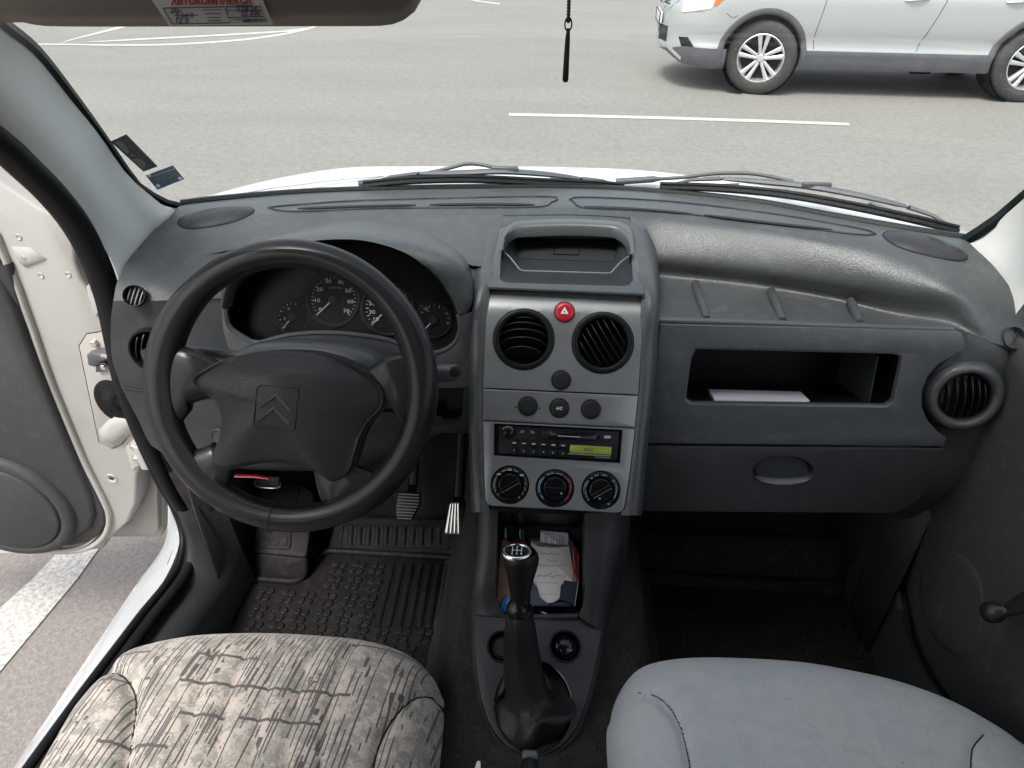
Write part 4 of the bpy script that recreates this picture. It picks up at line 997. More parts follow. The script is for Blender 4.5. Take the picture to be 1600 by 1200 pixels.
# --- the van's own body round the cabin
van = thing('white_van_body', (0.02, .9, GZ), 'white van body around the cabin, with its bonnet, windscreen and roof pillars', 'van')
WSR = R0
def wtop(t):   # upper edge of the glass
    x = -.60+1.24*t; return V((x, .70-.35*(x-.02)**2, .06-.10*(x-.02)**2))
base = catmull([p+V((0, .02, -.012)) for p in R0], 40)
gl_rows = []
e_l = catmull([P(281, 322, z=-.435), P(260, 317, z=-.422), P(238, 306, z=-.402), P(212, 287, z=-.376), P(165, 221, z=-.300), P(121, 160, z=-.230), P(58, 80, z=-.148), P(2, 33, z=-.100), P(-40, -10, z=-.06), V((-.555, .62, .02))], 30)
e_r = catmull([P(1508, 376, z=-.435), P(1530, 362, z=-.415), P(1552, 348, z=-.400), P(1600, 308, z=-.352), P(1660, 255, z=-.28), P(1740, 170, z=-.19), P(1820, 85, z=-.11), P(1900, 20, z=-.06), V((.60, .60, .02))], 30)
for i in range(30):
    s = i/29; l, r = e_l[i], e_r[i]; row = []
    for k in range(40):
        t = k/39; p = l.lerp(r, t)
        ridge = base[k] if i == 0 else None
        bulge_y = (lambda x: .30*(1-((x)/.66)**2))(p.x-.02)*.0
        row.append(p)
    gl_rows.append(row)
# bow the glass forward in the middle by the same curve as its lower edge
bow = []
for k in range(40):
    t = k/39; c = e_l[0].lerp(e_r[0], t); bow.append(V((base[k].x-c.x, base[k].y-c.y, 0)))
b0_, b1_ = bow[0].copy(), bow[39].copy()
bow = [b-b0_.lerp(b1_, k/39) for k, b in enumerate(bow)]
rows = []
for i in range(30):
    s = i/29; rows.append([p+b*(1-.45*s) for p, b in zip(gl_rows[i], bow)])
mb = MB(); mb.grid(rows); ws = mb.build('windscreen', M['glass'], van, smooth=80)
def onglass(px, py, off=.004):
    """nearest intersection of the ray with the glass mesh"""
    from mathutils.geometry import intersect_ray_tri
    r = ray(px, py).normalized()
    for i in range(29):
        for k in range(39):
            a, b, c, d = rows[i][k], rows[i][k+1], rows[i+1][k+1], rows[i+1][k]
            for tr_ in ((a, b, c), (a, c, d)):
                h = intersect_ray_tri(*tr_, r, V((0, 0, 0)), True)
                if h: return h-r*off
    return r*1.2
# black border
mb = MB()
def strip(e, inward, w):
    return [[p for p in e], [p+inward*w for p in e]]
bl = [rows[0][k] for k in range(40)]; b2 = [rows[1][k]+V((0, 0, .001)) for k in range(40)]
mb.grid([[p+V((0, .006, .0)) for p in bl], [a.lerp(b, .30)+V((0, .004, .0)) for a, b in zip(rows[0], rows[1])]])
mb.tube([p+V((0, .004, .004)) for p in rows[0]], .0060, 6)
mb.tube([rows[i][0] for i in range(30)], .0070, 6); mb.tube([rows[i][39] for i in range(30)], .0100, 6)
mb.build('glass_border', M['frit'], van, smooth=50)

# pillar trims: from the glass edge round to the door seal
dl = catmull(PP((284, 324, 'z-.437'), (266, 337, 'z-.437'), (238, 361, 'z-.452'), (204, 401, 'z-.468'), (182, 438, 'z-.485')), 30)
so_px = [(182, 442, 'x-.705'), (172, 408, 'x-.70'), (160, 385, 'x-.695'), (130, 335, 'x-.685'), (90, 290, 'x-.675'), (50, 252, 'x-.665'), (0, 211, 'x-.655'), (-60, 168, 'x-.645'), (-140, 110, 'x-.635')]
so = catmull(PP(*so_px), 30)
gi = [rows[i][0] for i in range(0, 30)]
gi2 = catmull([gi[0], gi[2], gi[5], gi[9], gi[13], gi[17], gi[21], gi[25]], 30)
m1 = [a.lerp(b, .22)+V((.002, -.010, .004))*min(1, (k+3)/10) for k, (a, b) in enumerate(zip(gi2, so))]
m2 = [a.lerp(b, .62)+V((.014, -.022, .010))*min(1, (k+3)/10) for k, (a, b) in enumerate(zip(gi2, so))]
first = catmull([gi2[0], dl[8], dl[16], so[0]], 30)
mb = MB(); cols = [gi2, m1, m2, so, [p+V((-.01, .03, 0)) for p in so]]
pr = loft([[c_[k] for k in range(30)] for c_ in cols[:4]], 30, 5); pr.append(cols[4])
# pull the bottom end onto the dashboard's edge
nr = len(pr)
for i in range(nr):
    tgt = dl[min(29, int(29*i/(nr-2)))] if i < nr-1 else dl[29]
    dd = tgt+V((.008, -.004, -.012))-pr[i][0]
    for k in range(30):
        w = max(0, 1-k/9)**2; pr[i][k] = pr[i][k]+dd*w
mb.grid(pr); mb.build('pillar_trim', M['pillar'], van, smooth=70)
so2 = catmull(PP((1600, 500, 'x.735'), (1625, 455, 'x.735'), (1680, 400, 'x.73'), (1760, 300, 'x.72'), (1860, 200, 'x.70'), (1950, 120, 'x.68')), 30)
gr = [rows[i][39] for i in range(30)]; gr2 = catmull([gr[0], gr[2], gr[5], gr[9], gr[13], gr[17], gr[21], gr[25]], 30)
dr = [p-V((0, 0, .010)) for p in catmull(PP((1502, 380, 'z-.437'), (1534, 404, 'z-.447'), (1560, 432, 'z-.462'), (1588, 486, 'z-.490')), 30)]
pr = loft([gr2, [a.lerp(b, .24)+V((-.002, -.010, .004))*min(1, (k+2)/8) for k, (a, b) in enumerate(zip(gr2, so2))], [a.lerp(b, .62)+V((-.014, -.022, .010))*min(1, (k+2)/8) for k, (a, b) in enumerate(zip(gr2, so2))], so2], 30, 5)
nr = len(pr)
for i in range(nr):
    dd = dr[min(29, int(29*i/(nr-1)))]-pr[i][0]
    for k in range(30): pr[i][k] = pr[i][k]+dd*max(0, 1-k/9)**2
mb = MB(); mb.grid(pr); mb.build('pillar_trim', M['pillar'], van, smooth=70)

# rubber seal round the driver's door opening, with the white flange outside it
seal = PP((-140, 118, 'x-.655'), (-60, 178, 'x-.66'), (0, 226, 'x-.67'), (40, 263, 'x-.68'), (80, 302, 'x-.69'), (115, 345, 'x-.70'), (140, 388, 'x-.705'), (158, 430, 'x-.71'), (172, 475, 'x-.715'), (183, 530, 'x-.72'), (200, 610, 'x-.72'), (225, 680, 'x-.715'), (262, 760, 'x-.70'), (285, 800, 'x-.69'), (299, 845, 'x-.675'), (292, 890, 'x-.665'), (270, 925, 'x-.66'), (238, 965, 'x-.66'), (205, 1010, 'x-.66'), (150, 1085, 'x-.66'), (90, 1170, 'x-.66'), (20, 1270, 'x-.66'))
sl = catmull(seal, 110)
mb = MB(); mb.tube(sl, [.0215 if i < 45 else .0215-.0095*min(1, (i-45)/15) for i in range(110)], 10, flat=.8); dsl = mb.build('door_seal', M['rubber'], van, smooth=60)
mb = MB(); mb.tube([p+V((-.018, .006, .004)) for p in sl], [.0075]*110, 8); mb.build('seal_lip', M['rubber'], van, smooth=60)
# A-post metal behind the dashboard end, and sill
post = sl[40:78]
mb = MB(); mb.grid([[p+V((-.008, .012, -.002)) for p in post], [p+V((-.045, .035, 0)) for p in post], [p+V((-.06, .14, 0)) for p in post]]); mb.build('door_post', M['white'], van, smooth=50, solid=.002)
s_in = catmull(PP((258, 745, 'x-.715'), (270, 790, 'x-.71'), (281, 835, 'x-.70'), (272, 875, 'x-.69'), (245, 925, 'x-.685'), (205, 985, 'x-.685'), (150, 1070, 'x-.685'), (70, 1190, 'x-.685'), (-20, 1320, 'x-.685')), 60)
s_out = catmull(PP((262, 745, 'x-.74'), (266, 790, 'x-.755'), (262, 835, 'x-.77'), (247, 868, 'x-.775'), (214, 912, 'x-.78'), (165, 985, 'x-.78'), (108, 1070, 'x-.785'), (28, 1190, 'x-.785'), (-62, 1325, 'x-.785')), 60)
mb = MB(); mb.grid([[p+V((.006, 0, -.02)) for p in s_in], s_in, [a.lerp(b, .5)+V((0, 0, .004)) for a, b in zip(s_in, s_out)], s_out, [p+V((-.012, .004, -.02)) for p in s_out], [p+V((-.010, .02, -.16)) for p in s_out]])
mb.build('door_sill', M['bonnet'], van, smooth=60)
# inner sill trim, driver's side
i0 = catmull(PP((287, 800, 'x-.662'), (303, 850, 'x-.655'), (298, 900, 'x-.655'), (278, 935, 'x-.655'), (247, 975, 'x-.655'), (208, 1030, 'x-.655'), (132, 1140, 'x-.655'), (72, 1230, 'x-.655')), 40)
i1 = catmull(PP((350, 790, 'x-.60'), (372, 850, 'x-.60'), (360, 905, 'x-.60'), (335, 940, 'x-.60'), (305, 980, 'x-.60'), (270, 1035, 'x-.60'), (200, 1140, 'x-.60'), (140, 1230, 'x-.60')), 40)
mb = MB(); mb.grid([[p+V((-.012, 0, .002)) for p in i0], i0, [a.lerp(b, .5)+V((0, 0, .010)) for a, b in zip(i0, i1)], i1, [V((p.x+.02, p.y, min(p.z, -1.0)-.17)) for p in i1]]); mb.build('sill_trim', M['dash_low'], van, smooth=60)
# kick panel beside the footrest
mb = MB(); mb.grid([[V((-.665, .97, -.70)), V((-.665, 1.2, -.72)), V((-.66, 1.5, -.75))], [V((-.64, .93, -.95)), V((-.64, 1.2, -.95)), V((-.64, 1.5, -.95))], [V((-.60, .88, -1.17)), V((-.60, 1.2, -1.17)), V((-.60, 1.5, -1.17))]]); mb.build('kick_panel', M['dash_low'], van, smooth=60, solid=.003)
mb = MB(); mb.grid([[V((.70, .97, -.70)), V((.70, 1.2, -.72)), V((.70, 1.5, -.75))], [V((.67, .93, -.95)), V((.67, 1.2, -.95)), V((.67, 1.5, -.95))], [V((.63, .88, -1.17)), V((.63, 1.2, -1.17)), V((.63, 1.5, -1.17))]]); mb.build('kick_panel', M['dash_low'], van, smooth=60, solid=.003)
# floor, toe board, tunnel
def xs(y): return [-.66, -.45, -.3, -.17, -.135, -.11, -.06, .02, .10, .15, .175, .21, .34, .49, .70]
def fz(x, y):
    d = abs(x-.02); tun = .22*max(0, min(1, (.215-d)/.075)); tun = tun*tun*(3*.22-2*tun)/(.22*.22)
    toe = 0 if y < 1.12 else (y-1.12)*1.0
    return -1.175+tun+toe
mb = MB(); ys = [-.6, 0, .3, .5, .7, .85, 1.0, 1.08, 1.12, 1.2, 1.35, 1.5]
mb.grid([[(x, y, fz(x, y)) for x in [-.66+1.36*i/60 for i in range(61)]] for y in ys]); mb.build('cabin_floor', M['carpet'], van, smooth=60, solid=.004)
mb = MB(); mb.grid([[(x, 1.5, z) for x in (-.70, 0, .74)] for z in (-1.2, -.9, -.62)]); mb.build('firewall', M['hole'], van, smooth=0, solid=.004)
# roof and headliner
mb = MB(); rws = []
for y in (.66, .58, .5, .2, -.4, -1.0, -1.95): rws.append([(x, y-.3*(x-.02)**2*(1 if y > .4 else 0), .09-.16*(x-.02)**2+(.0 if y < .5 else -.02*(y-.5)/.16)) for x in [-.62+1.28*i/20 for i in range(21)]])
mb.grid(rws); mb.build('headliner', M['headliner'], van, smooth=60, solid=.03)
rws = [[(p[0], p[1]+.02, p[2]+.04) for p in r] for r in rws]
mb = MB(); mb.grid(rws); mb.build('roof', M['bonnet'], van, smooth=60, solid=.01)

for s_, x in ((-1, -.74), (1, .79)):
    mb = MB(); mb.rings([[(x-s_*.02, -.12, z), (x-s_*.02, -.26, z), (x+s_*.03, -.26, z), (x+s_*.03, -.12, z)] for z in (-1.2, -.45)]+[[(x-s_*.14, -.14, .02), (x-s_*.14, -.24, .02), (x-s_*.09, -.24, .02), (x-s_*.09, -.14, .02)]]); mb.build('centre_pillar', M['pillar'], van, smooth=30, bevel=.01)
    mb = MB(); mb.grid([[(x+s_*.03, y, z) for y in (-.26, -1.0, -1.95)] for z in (-1.45, -.9, -.45)]); mb.build('side_wall', M['trim'], van, smooth=40, solid=.03)
    mb = MB(); mb.grid([[(x+s_*.02, y, -.46) for y in (-.95, -1.93)], [(x-s_*.10, y, .02) for y in (-.95, -1.93)]]); mb.build('side_panel_blocker', M['trim'], van, smooth=40, solid=.02)  # unseen upper panel, added to cut the light from behind
mb = MB(); mb.grid([[(x, -1.95, z) for x in (-.77, 0, .82)] for z in (-1.45, -.9, -.50, .06)]); mb.build('tailgate_blocker', M['trim'], van, smooth=40, solid=.03)  # unseen rear, closed to full height to keep light out of the cabin
mb = MB(); mb.grid([[(x, y, -1.2) for x in (-.75, 0, .80)] for y in (-.58, -1.2, -1.94)]); mb.build('load_floor', M['carpet'], van, smooth=0, solid=.01)
# bonnet beyond the glass
bpx = [(262, 332), (300, 318), (360, 298), (440, 278), (540, 262), (640, 260), (760, 260), (880, 261), (1000, 266), (1120, 280), (1240, 300), (1360, 325), (1460, 350), (1540, 372), (1600, 395)]
def bon(a, b, k):
    d = 1.27+.20*k
    return None
crest = catmull([P(a, b, z=-.425-.06*(abs((a-860)/640))**2.2) for a, b in bpx], 60)
rowsb = []
near = catmull([p+V((0, .045, -.040)) for p in R0], 60)
near2 = catmull([p+V((0, .09, -.022)) for p in R0], 60)
rowsb = [near, near2, [a.lerp(b, .6)+V((0, 0, .008)) for a, b in zip(near2, crest)], crest]
for dy, dz in ((.10, -.040), (.22, -.10), (.36, -.18), (.48, -.27), (.56, -.38), (.60, -.52), (.61, -.74), (.60, -1.0)):
    rowsb.append([V((.02+(p.x-.02)*(1-.05*dy), p.y+dy-.5*dy*((p.x-.02)/.7)**2, p.z+dz)) for p in crest])
mb = MB(); mb.grid(loft(rowsb, 60, 3)); bn = mb.build('bonnet', M['bonnet'], van, smooth=80)
mb = MB()
for side in (((300, 318), (420, 296), (520, 283), (600, 276)),):
    mb.tube([P(a, b, z=-.440)+V((0, 0, .002)) for a, b in side], .0015, 5)
mb.build('bonnet_crease', M['bonnet'], van)
# scuttle panel between glass and bonnet
mb = MB(); sc_ = catmull(R0, 60)
mb.grid([[p+V((0, .022, -.022)) for p in sc_], [p+V((0, .06, -.030)) for p in sc_], [p+V((0, .085, -.026)) for p in sc_]]); mb.build('scuttle', M['black'], van, smooth=60, solid=.003)
# front wings down to the ground, seen from the side only
for s_, x in ((-1, -.80), (1, .84)):
    mb = MB(); mb.grid([[(x-s_*.10, 1.12, -.60), (x-s_*.10, 1.4, -.66), (x-s_*.10, 1.8, -.80), (x-s_*.14, 1.95, -.95)], [(x, 1.12, -.72), (x, 1.4, -.78), (x, 1.8, -.90), (x-s_*.08, 2.0, -1.0)], [(x, 1.08, -1.35), (x, 1.4, -1.35), (x, 1.8, -1.35), (x-s_*.08, 2.05, -1.35)]])
    mb.build('front_wing', M['bonnet'], van, smooth=60, solid=.004)

# --- wipers
def wiper(blade, arms, struct_, label):
    w = thing('windscreen_wiper', tuple(P(*blade[0], z=-.42)), label, 'wiper', 'wipers on the windscreen')
    def q(a, b, z=-.405, dy=.0): return P(a, b, z=z)+V((0, dy, 0))
    def gz(a, b, off=.010):
        p = onglass(a, b, 0); r = ray(a, b).normalized(); return p+r*off/max(.25, r.dot(V((0, .66, .75))))
    mb = MB(); c_ = catmull([gz(*p, .012) for p in blade], 30); mb.tube(c_, .0052, 6); mb.tube([p+V((0, .003, .007)) for p in c_], .0030, 6); mb.build('blade', M['rubber'], w)
    mb = MB(); c_ = catmull([gz(*p, .026) for p in struct_], 24); mb.tube(c_, [.0042+.0045*math.sin(math.pi*k/23)**.5 for k in range(24)], 6, flat=.6); 
    fr_ = mb.build('frame', M['brush'], w)
    mb = MB(); mb.tube([c_[0]+V((0, -.006, .002)), c_[0]+V((0, .004, .002))], .002, 8); mb.tube([c_[-1]+V((0, -.006, .002)), c_[-1]+V((0, .004, .002))], .002, 8); mb.build('rivet', M['chrome'], fr_)
    for end, tip in ((c_[0], gz(*blade[0], .015)), (c_[-1], gz(*blade[-1], .015))):
        mb = MB(); mb.tube([end, end.lerp(tip, .5)+V((0, .003, .005)), tip], [.0040, .0032, .0024], 6); mb.build('claw', M['brush'], w)
    for f_ in (.25, .75):
        k = int(23*f_); c2 = c_[k]; j = int(29*(.2 if f_ < .5 else .8)); bl_ = [gz(*p, .015) for p in blade]; cb = catmull(bl_, 30)
        mb = MB(); mb.tube([cb[max(0, j-3)], c2.lerp(cb[j], .4), cb[min(29, j+3)]], .0030, 6); mb.build('claw', M['brush'], w)
    mb = MB()
    c2 = catmull([gz(a, b, o_) for a, b, o_ in arms], 24); mb.tube(c2, [.0066 if k < 6 else .0036 for k in range(24)], 8)
    mb.build('arm', M['brush'], w, smooth=60)
    k = c_[12]; mb = MB(); mb.box(tuple(k+V((0, 0, .004))), (.052, .008, .012)); mb.build('bracket', M['brush'], w, bevel=.003)
    return w
wiper([(567, 291), (640, 284), (740, 282), (850, 287), (940, 291), (975, 295)], [(560, 288, .03), (600, 284, .035), (660, 272, .04), (705, 262, .042), (735, 255.5, .042), (775, 262, .034)], [(654, 271), (720, 270), (785, 268), (850, 272), (908, 279)], 'left wiper lying on the windscreen in front of the steering wheel')
wiper([(1031, 293), (1120, 296), (1220, 305), (1320, 322), (1420, 343), (1498, 362)], [(962, 284, .04), (1021, 280, .042), (1070, 277, .042), (1122, 271, .042), (1180, 272, .042), (1240, 284, .034)], [(1127, 279), (1190, 284), (1260, 291), (1340, 305), (1418, 323)], 'right wiper lying on the windscreen above the glovebox side')

# --- sun visor
vis = thing('sun_visor', tuple(P(330, 20, y=.62)), 'brown vinyl sun visor folded above the windscreen on the driver side', 'sun visor')
v0, v1 = P(330, 37, y=.60), P(330, -40, y=.60)
VF = Fr(P(330, 37, y=.60), (1, .02, .003), (0, .45, .65))
vp = [(-60, 10), (20, 21), (60, 27), (330, 27), (500, 26.5), (585, 26), (613, 23), (635, 13), (649, -1), (656, -18), (658, -40), (640, -90), (0, -95), (-60, -80)]
vu = [VF.uv(*p) for p in vp]
cvis = catmull([V((p[0], p[1], 0)) for p in vu], 90, True)
mb = MB(VF); cc3 = sum(cvis, V((0, 0, 0)))/90
mb.rings([[(cc3.x+(p.x-cc3.x)*s_, cc3.y+(p.y-cc3.y)*(1-(1-s_)*2.5), n_) for p in cvis] for s_, n_ in ((.985, -.016), (.996, -.013), (1, -.009), (.998, -.003), (.988, .0), (.95, .001))]); mb.build('visor_panel', M['visor'], vis, smooth=70)
u, v = VF.uv(657, -30)
mb = MB(VF); mb.tube([(u-.03, v+.045, -.006), (u+.03, v+.045, -.006)], .005, 8); mb.build('visor_pivot', M['pillar'], vis)
card_px = [(236, 0), (262, 39), (425, 37), (411, 3), (409, -4), (230, -8)]
cp = [VF.uv(a, b, .003) for a, b in [(232, -8), (263, 39), (426, 37), (408, -6)]]
card = thing('service_card', tuple(VF.w(*cp[0], .003)), 'white service card with red lettering tucked on the sun visor', 'card')
mb = MB(VF); mb.prism(cp, .0020, .0028); mb.build('card', M['paper'], card, smooth=0)
f4 = Fr(VF.w(*VF.uv(263, 39, .003), .003), P(426, 37, pl=(VF.w(0, 0, .003), VF.n))-P(263, 39, pl=(VF.w(0, 0, .003), VF.n)), VF.v)
def c4(a, b): return f4.uv(a, b, 0)
m2_ = math.atan2(0, 1)
mb = MB(f4); a = c4(331, 3); w_ = (c4(395, 5)[0]-c4(265, 5)[0]); mb.text('АВТОКОМПЛЕКСА', w_*.105, a[0], a[1], .0004, bold=.0002, sx=1.0); mb.build('card_title', M['red_print'], card, smooth=0)
mb = MB(f4)
def fr4(pts): q = [c4(*p)+(.0004,) for p in pts]; mb.tube(q+[q[0]], .00035, 4)
fr4([(255, 13), (350, 11), (360, 36), (269, 38)]); fr4([(353, 11), (407, 10.5), (413, 26), (358, 28)])
for a_, b_, c_, d_ in ((316, 16, 345, 15.5), (320, 22, 346, 21.5), (324, 28, 343, 27.5), (326, 33, 345, 32.5), (270, 18, 285, 17.5), (273, 25, 310, 24), (356, 17, 409, 16.5), (368, 9, 394, 8.5), (366, 31, 416, 30)): mb.tube([c4(a_, b_)+(.0004,), c4(c_, d_)+(.0004,)], .00025, 4)
for t_, x_, y_, s_ in (('20.', 274, 17, .012), ('5 64 0', 289, 25, .010), ('12 3', 284, 33, .011), ('0.08.24', 386, 15, .010), ('02 600', 392, 22, .010), ('0888 387 873', 398, 33, .006)):
    a = c4(x_, y_); mb.text(t_, s_*.55, a[0], a[1], .0004, rot=.03)
mb.build('card_writing', M['ink'], card, smooth=0)

# --- hanging charm from the mirror
ch = thing('hanging_charm', tuple(P(884, 127, y=.80)), 'black stick charm on a bead chain hanging before the windscreen', 'charm')
mb = MB(); p0, p1 = P(890, -30, y=.80), P(888, 33, y=.80)
n = 13
for i in range(n):
    c_ = p0.lerp(p1, i/(n-1)); f_ = Fr(c_, (1, 0, 0), (0, 1, 0)); mb.at(f_).lathe([(.0001, -.0021), (.0017, -.0013), (.0023, 0), (.0017, .0013), (.0001, .0021)], 8, c0=False, c1=False)
mb.build('bead_chain', M['black_gloss'], ch)
mb = MB(); a = P(888, 38, y=.80)
mb.tube([a+V((.0035*math.cos(t), 0, .006*math.sin(t))) for t in [2*math.pi*k/16 for k in range(17)]], .0009, 6); mb.build('loop', M['black_gloss'], ch)
mb = MB(); mb.tube([P(888, 44, y=.80), P(887, 60, y=.80), P(885, 95, y=.80), P(883.5, 124, y=.80), P(883.5, 128, y=.80)], [.0016, .0026, .0031, .0034, .0022], 10); mb.build('stick', M['black'], ch)

# --- stickers inside the glass
def sticker(name, outl, mat, label, cat):
    pts = [onglass(a, b, .0035) for a, b in outl]; fr_ = Fr(pts[0], pts[1]-pts[0], pts[-1]-pts[0])
    if fr_.n.dot(pts[0]) > 0: fr_ = Fr(pts[0], pts[-1]-pts[0], pts[1]-pts[0])
    q = [fr_.m.inverted() @ p for p in pts]; mb = MB(fr_); mb.prism([(p.x, p.y) for p in q], 0, .0004); o = mb.build(name, mat, None, smooth=0); tag(o, label, cat); return o, fr_
s1, fa = sticker('grey_sticker', [(172.5, 221), (197.5, 209.5), (246.5, 258), (224, 268)], M['sticker_grey'], 'dark grey translucent sticker in the lower left corner of the windscreen', 'sticker')
def onf(fr_, a, b, n_=.0006): return fr_.uv(a, b, n_)
zs = lambda a, b: (150+a/8.572, 180+b/8.572)
for pl in ([(245, 358), (345, 355), (400, 420), (440, 480), (430, 520), (380, 490), (300, 410)], [(480, 590), (560, 585), (640, 610), (668, 650), (650, 720), (630, 735), (560, 670)], [(455, 545), (480, 535), (488, 505), (500, 535), (530, 545), (500, 548), (480, 552)]):
    mb = MB(fa); mb.prism([onf(fa, *zs(*p)) for p in pl], .0004, .0007); mb.build('sticker_shape', M['sticker_pale'], s1, smooth=0)
mb = MB(fa); q = [onf(fa, *zs(*p))+(.0006,) for p in ((232, 345), (405, 262), (800, 668), (640, 745))]; mb.tube(q[1:3], .0005, 4); mb.build('sticker_line', M['sticker_pale'], s1)
s2, fb = sticker('blue_vignette', [(227.5, 274), (270, 258), (288, 280), (246, 296.5)], M['sticker_blue'], 'small blue grey vignette sticker with three pale dots below the grey one', 'sticker')
for a, b in ((712, 810), (832, 945), (1125, 845)):
    mb = MB(fb); u, v = onf(fb, *zs(a, b)); mb.lathe([(.0030, .0004), (.0030, .0008), (.0001, .0008)], 12, (u, v)); mb.build('sticker_dot', M['white_print'], s2, smooth=0)
mb = MB(fb)
for k in range(6):
    a = zs(740+k*12, 830+k*14-0); b = zs(1050+k*12, 720+k*16); mb.tube([onf(fb, *a)+(.0007,), onf(fb, *b)+(.0007,)], .0003 if k % 2 else .0005, 4)
mb.build('sticker_line', M['sticker_pale'], s2)
s3 = None
# --- driver's door, swung open; hinged on the front post
door = thing('driver_door', (-.76, 1.03, -1.16), 'open white driver door with grey trim panel and round speaker', 'car door')
DF = Fr((-.76, 1.03, -.8), (1, -.02, 0), (0, 0, 1))    # inner face: u to the right, v up, n towards the seats
d = lambda a, b, n=0.0: DF.uv(a, b, n)
zc = lambda a, b: (a/3.0, 500+b/3.0)
zt = lambda a, b: (a/3.75, 180+b/3.75)
out_px = [(-190, 140), (0, 284), (60, 325), (112, 356), zt(440, 860), zt(470, 960), (150, 470), (170, 520), (183, 590), (196, 640), zc(660, 510), zc(690, 590), zc(640, 730), zc(636, 860), zc(600, 950), zc(520, 1020), zc(440, 1070), zc(370, 1085), zc(200, 1085), (-40, 857), (-260, 850)]
outl = [d(*p) for p in out_px]
mb = MB(DF); mb.prism(outl, -.05, 0, .006); shell = mb.build('inner_shell', M['white'], door, smooth=50)
# outer skin sheet seen past the hinge side
sk_px = [(-190, 120), (0, 276), (60, 318), (118, 356), (140, 430), (170, 520), (200, 640), zc(700, 600), zc(740, 715), zc(770, 720), zc(765, 1000), zc(752, 1018), zc(500, 1020), zc(480, 1075), zc(200, 1095), (-40, 862), (-260, 855)]
mb = MB(DF); mb.prism([d(a, b+(6 if i_ < 5 else 0), -.105 if i_ < 7 else -.07) for i_, (a, b) in enumerate(sk_px)], -.105, -.07, .004); mb.build('outer_skin', M['white'], door, smooth=50)
mb = MB(DF); fl_ = [d(*zc(*p), -.055) for p in ((500, 1008), (600, 950), (640, 860), (636, 730), (700, 600), (736, 715), (742, 985), (715, 1003))]
mb.prism(fl_, -.070, -.055, .002); mb.build('door_end_panel', M['white'], door, smooth=50)
# rolled edge beside the trim
ed = [d(*p) for p in [(-30, 330), (0, 372)]+[zt(0, 740), zt(60, 880), zt(110, 1000), zt(160, 1140)]+[zc(160, 40), zc(235, 260), zc(320, 470), zc(400, 660), zc(460, 780), zc(510, 890), zc(512, 960), zc(480, 1020), zc(420, 1060), zc(340, 1078), zc(180, 1078), zc(0, 1078), zc(-120, 1078)]]
mb = MB(DF); c_ = catmull([V((p[0], p[1], .002)) for p in ed], 80); mb.tube(c_, .0065, 8, flat=1.3); mb.tube([p+V((-.013, .004, .003)) for p in c_], .0035, 6); mb.build('rolled_edge', M['white'], door, smooth=60)
# pressings: panel window with rubber boot, check strap, hinge
cov = [d(*zc(*p), .001) for p in ((372, 120), (408, 64), (470, 55), (500, 30), (520, 60), (545, 200), (570, 320), (640, 490), (572, 580), (525, 600), (465, 572))]
mb = MB(DF); mb.prism(cov, -.002, .0025, .0015); mb.build('access_cover', M['white'], door, smooth=50)
mb = MB(DF); q = [(p[0], p[1], .0012) for p in cov]; mb.tube(q+[q[0]], .0012, 5); mb.build('cover_seam', M['line'], door)
mb = MB(DF); bx = [d(*zc(*p), .006) for p in ((455, 520), (540, 440), (625, 455), (650, 490), (572, 578), (525, 596), (470, 570))]
cb = (sum(p[0] for p in bx)/7, sum(p[1] for p in bx)/7)
mb.rings([[(p[0], p[1], .002) for p in bx], [(p[0]*.75+cb[0]*.25, p[1]*.75+cb[1]*.25+.004, .012) for p in bx], [(p[0]*.3+cb[0]*.7, p[1]*.3+cb[1]*.7+.006, .015) for p in bx]]); mb.build('cover_pressing', M['white'], door, smooth=80)
mb = MB(DF)
u, v = d(*zc(532, 380), .004); mb.lathe([(.034, .001), (.034, .006), (.030, .009), (.018, .010), (.013, .018), (.0001, .019)], 28, (u, v), sv=1.35); bt = mb.build('cable_boot', M['rubber'], door, smooth=50)
mb = MB(DF); p0 = V(d(*zc(550, 385), .015)+(.015,)); p1 = V(d(*zc(600, 410), .03)+(.03,)); p2 = V(d(*zc(655, 480), .045)+(.045,)); cc_ = catmull([p0, p1, p2], 40)
mb.tube(cc_, [.0085+.0022*math.sin(k*1.6) for k in range(40)], 10); mb.build('cable_sleeve', M['rubber'], bt, smooth=60)
mb = MB(DF)
for pl_, n0, n1 in (([(405, 165), (455, 150), (478, 160), (470, 205), (440, 222), (412, 212)], .002, .018), ([(440, 160), (520, 165), (522, 180), (450, 205)], .004, .026), ([(445, 215), (500, 205), (505, 235), (450, 248)], .002, .010)):
    mb.prism([d(*zc(*p), n1) for p in pl_], n0, n1, .002)
cs = mb.build('check_strap_housing', M['clad'], door, smooth=40)
mb = MB(DF); mb.tube([d(*zc(465, 163), .02)+(.02,), d(*zc(505, 172), .03)+(.03,), d(*zc(548, 165), .04)+(.04,)], .0035, 6); mb.build('check_strap', M['steel'], cs)
def bolt(px, py, n0, r=.0065, par=None):
    u, v = d(px, py, n0+.004); mb = MB(DF); mb.lathe([(r*1.25, n0), (r*1.25, n0+.0015), (r*.95, n0+.0015)], 16, (u, v), c0=False, c1=False); mb.lathe([(r, n0), (r, n0+.005), (r*.8, n0+.0062), (.0001, n0+.0062)], 6, (u, v), c0=False); mb.build('bolt', M['steel'], par or door, smooth=25)
bolt(*zc(484, 222), .009, .006, cs); bolt(*zc(440, 112), .002, .007, cs)
mb = MB(DF); mb.prism([d(*zc(*p), .003) for p in ((590, 595), (625, 560), (640, 565), (655, 680), (618, 700))], .0, .004, .001); hp = mb.build('hinge_plate', M['white'], door, smooth=30)
bolt(*zc(628, 600), .004, .008, hp); bolt(*zc(640, 657), .004, .008, hp)
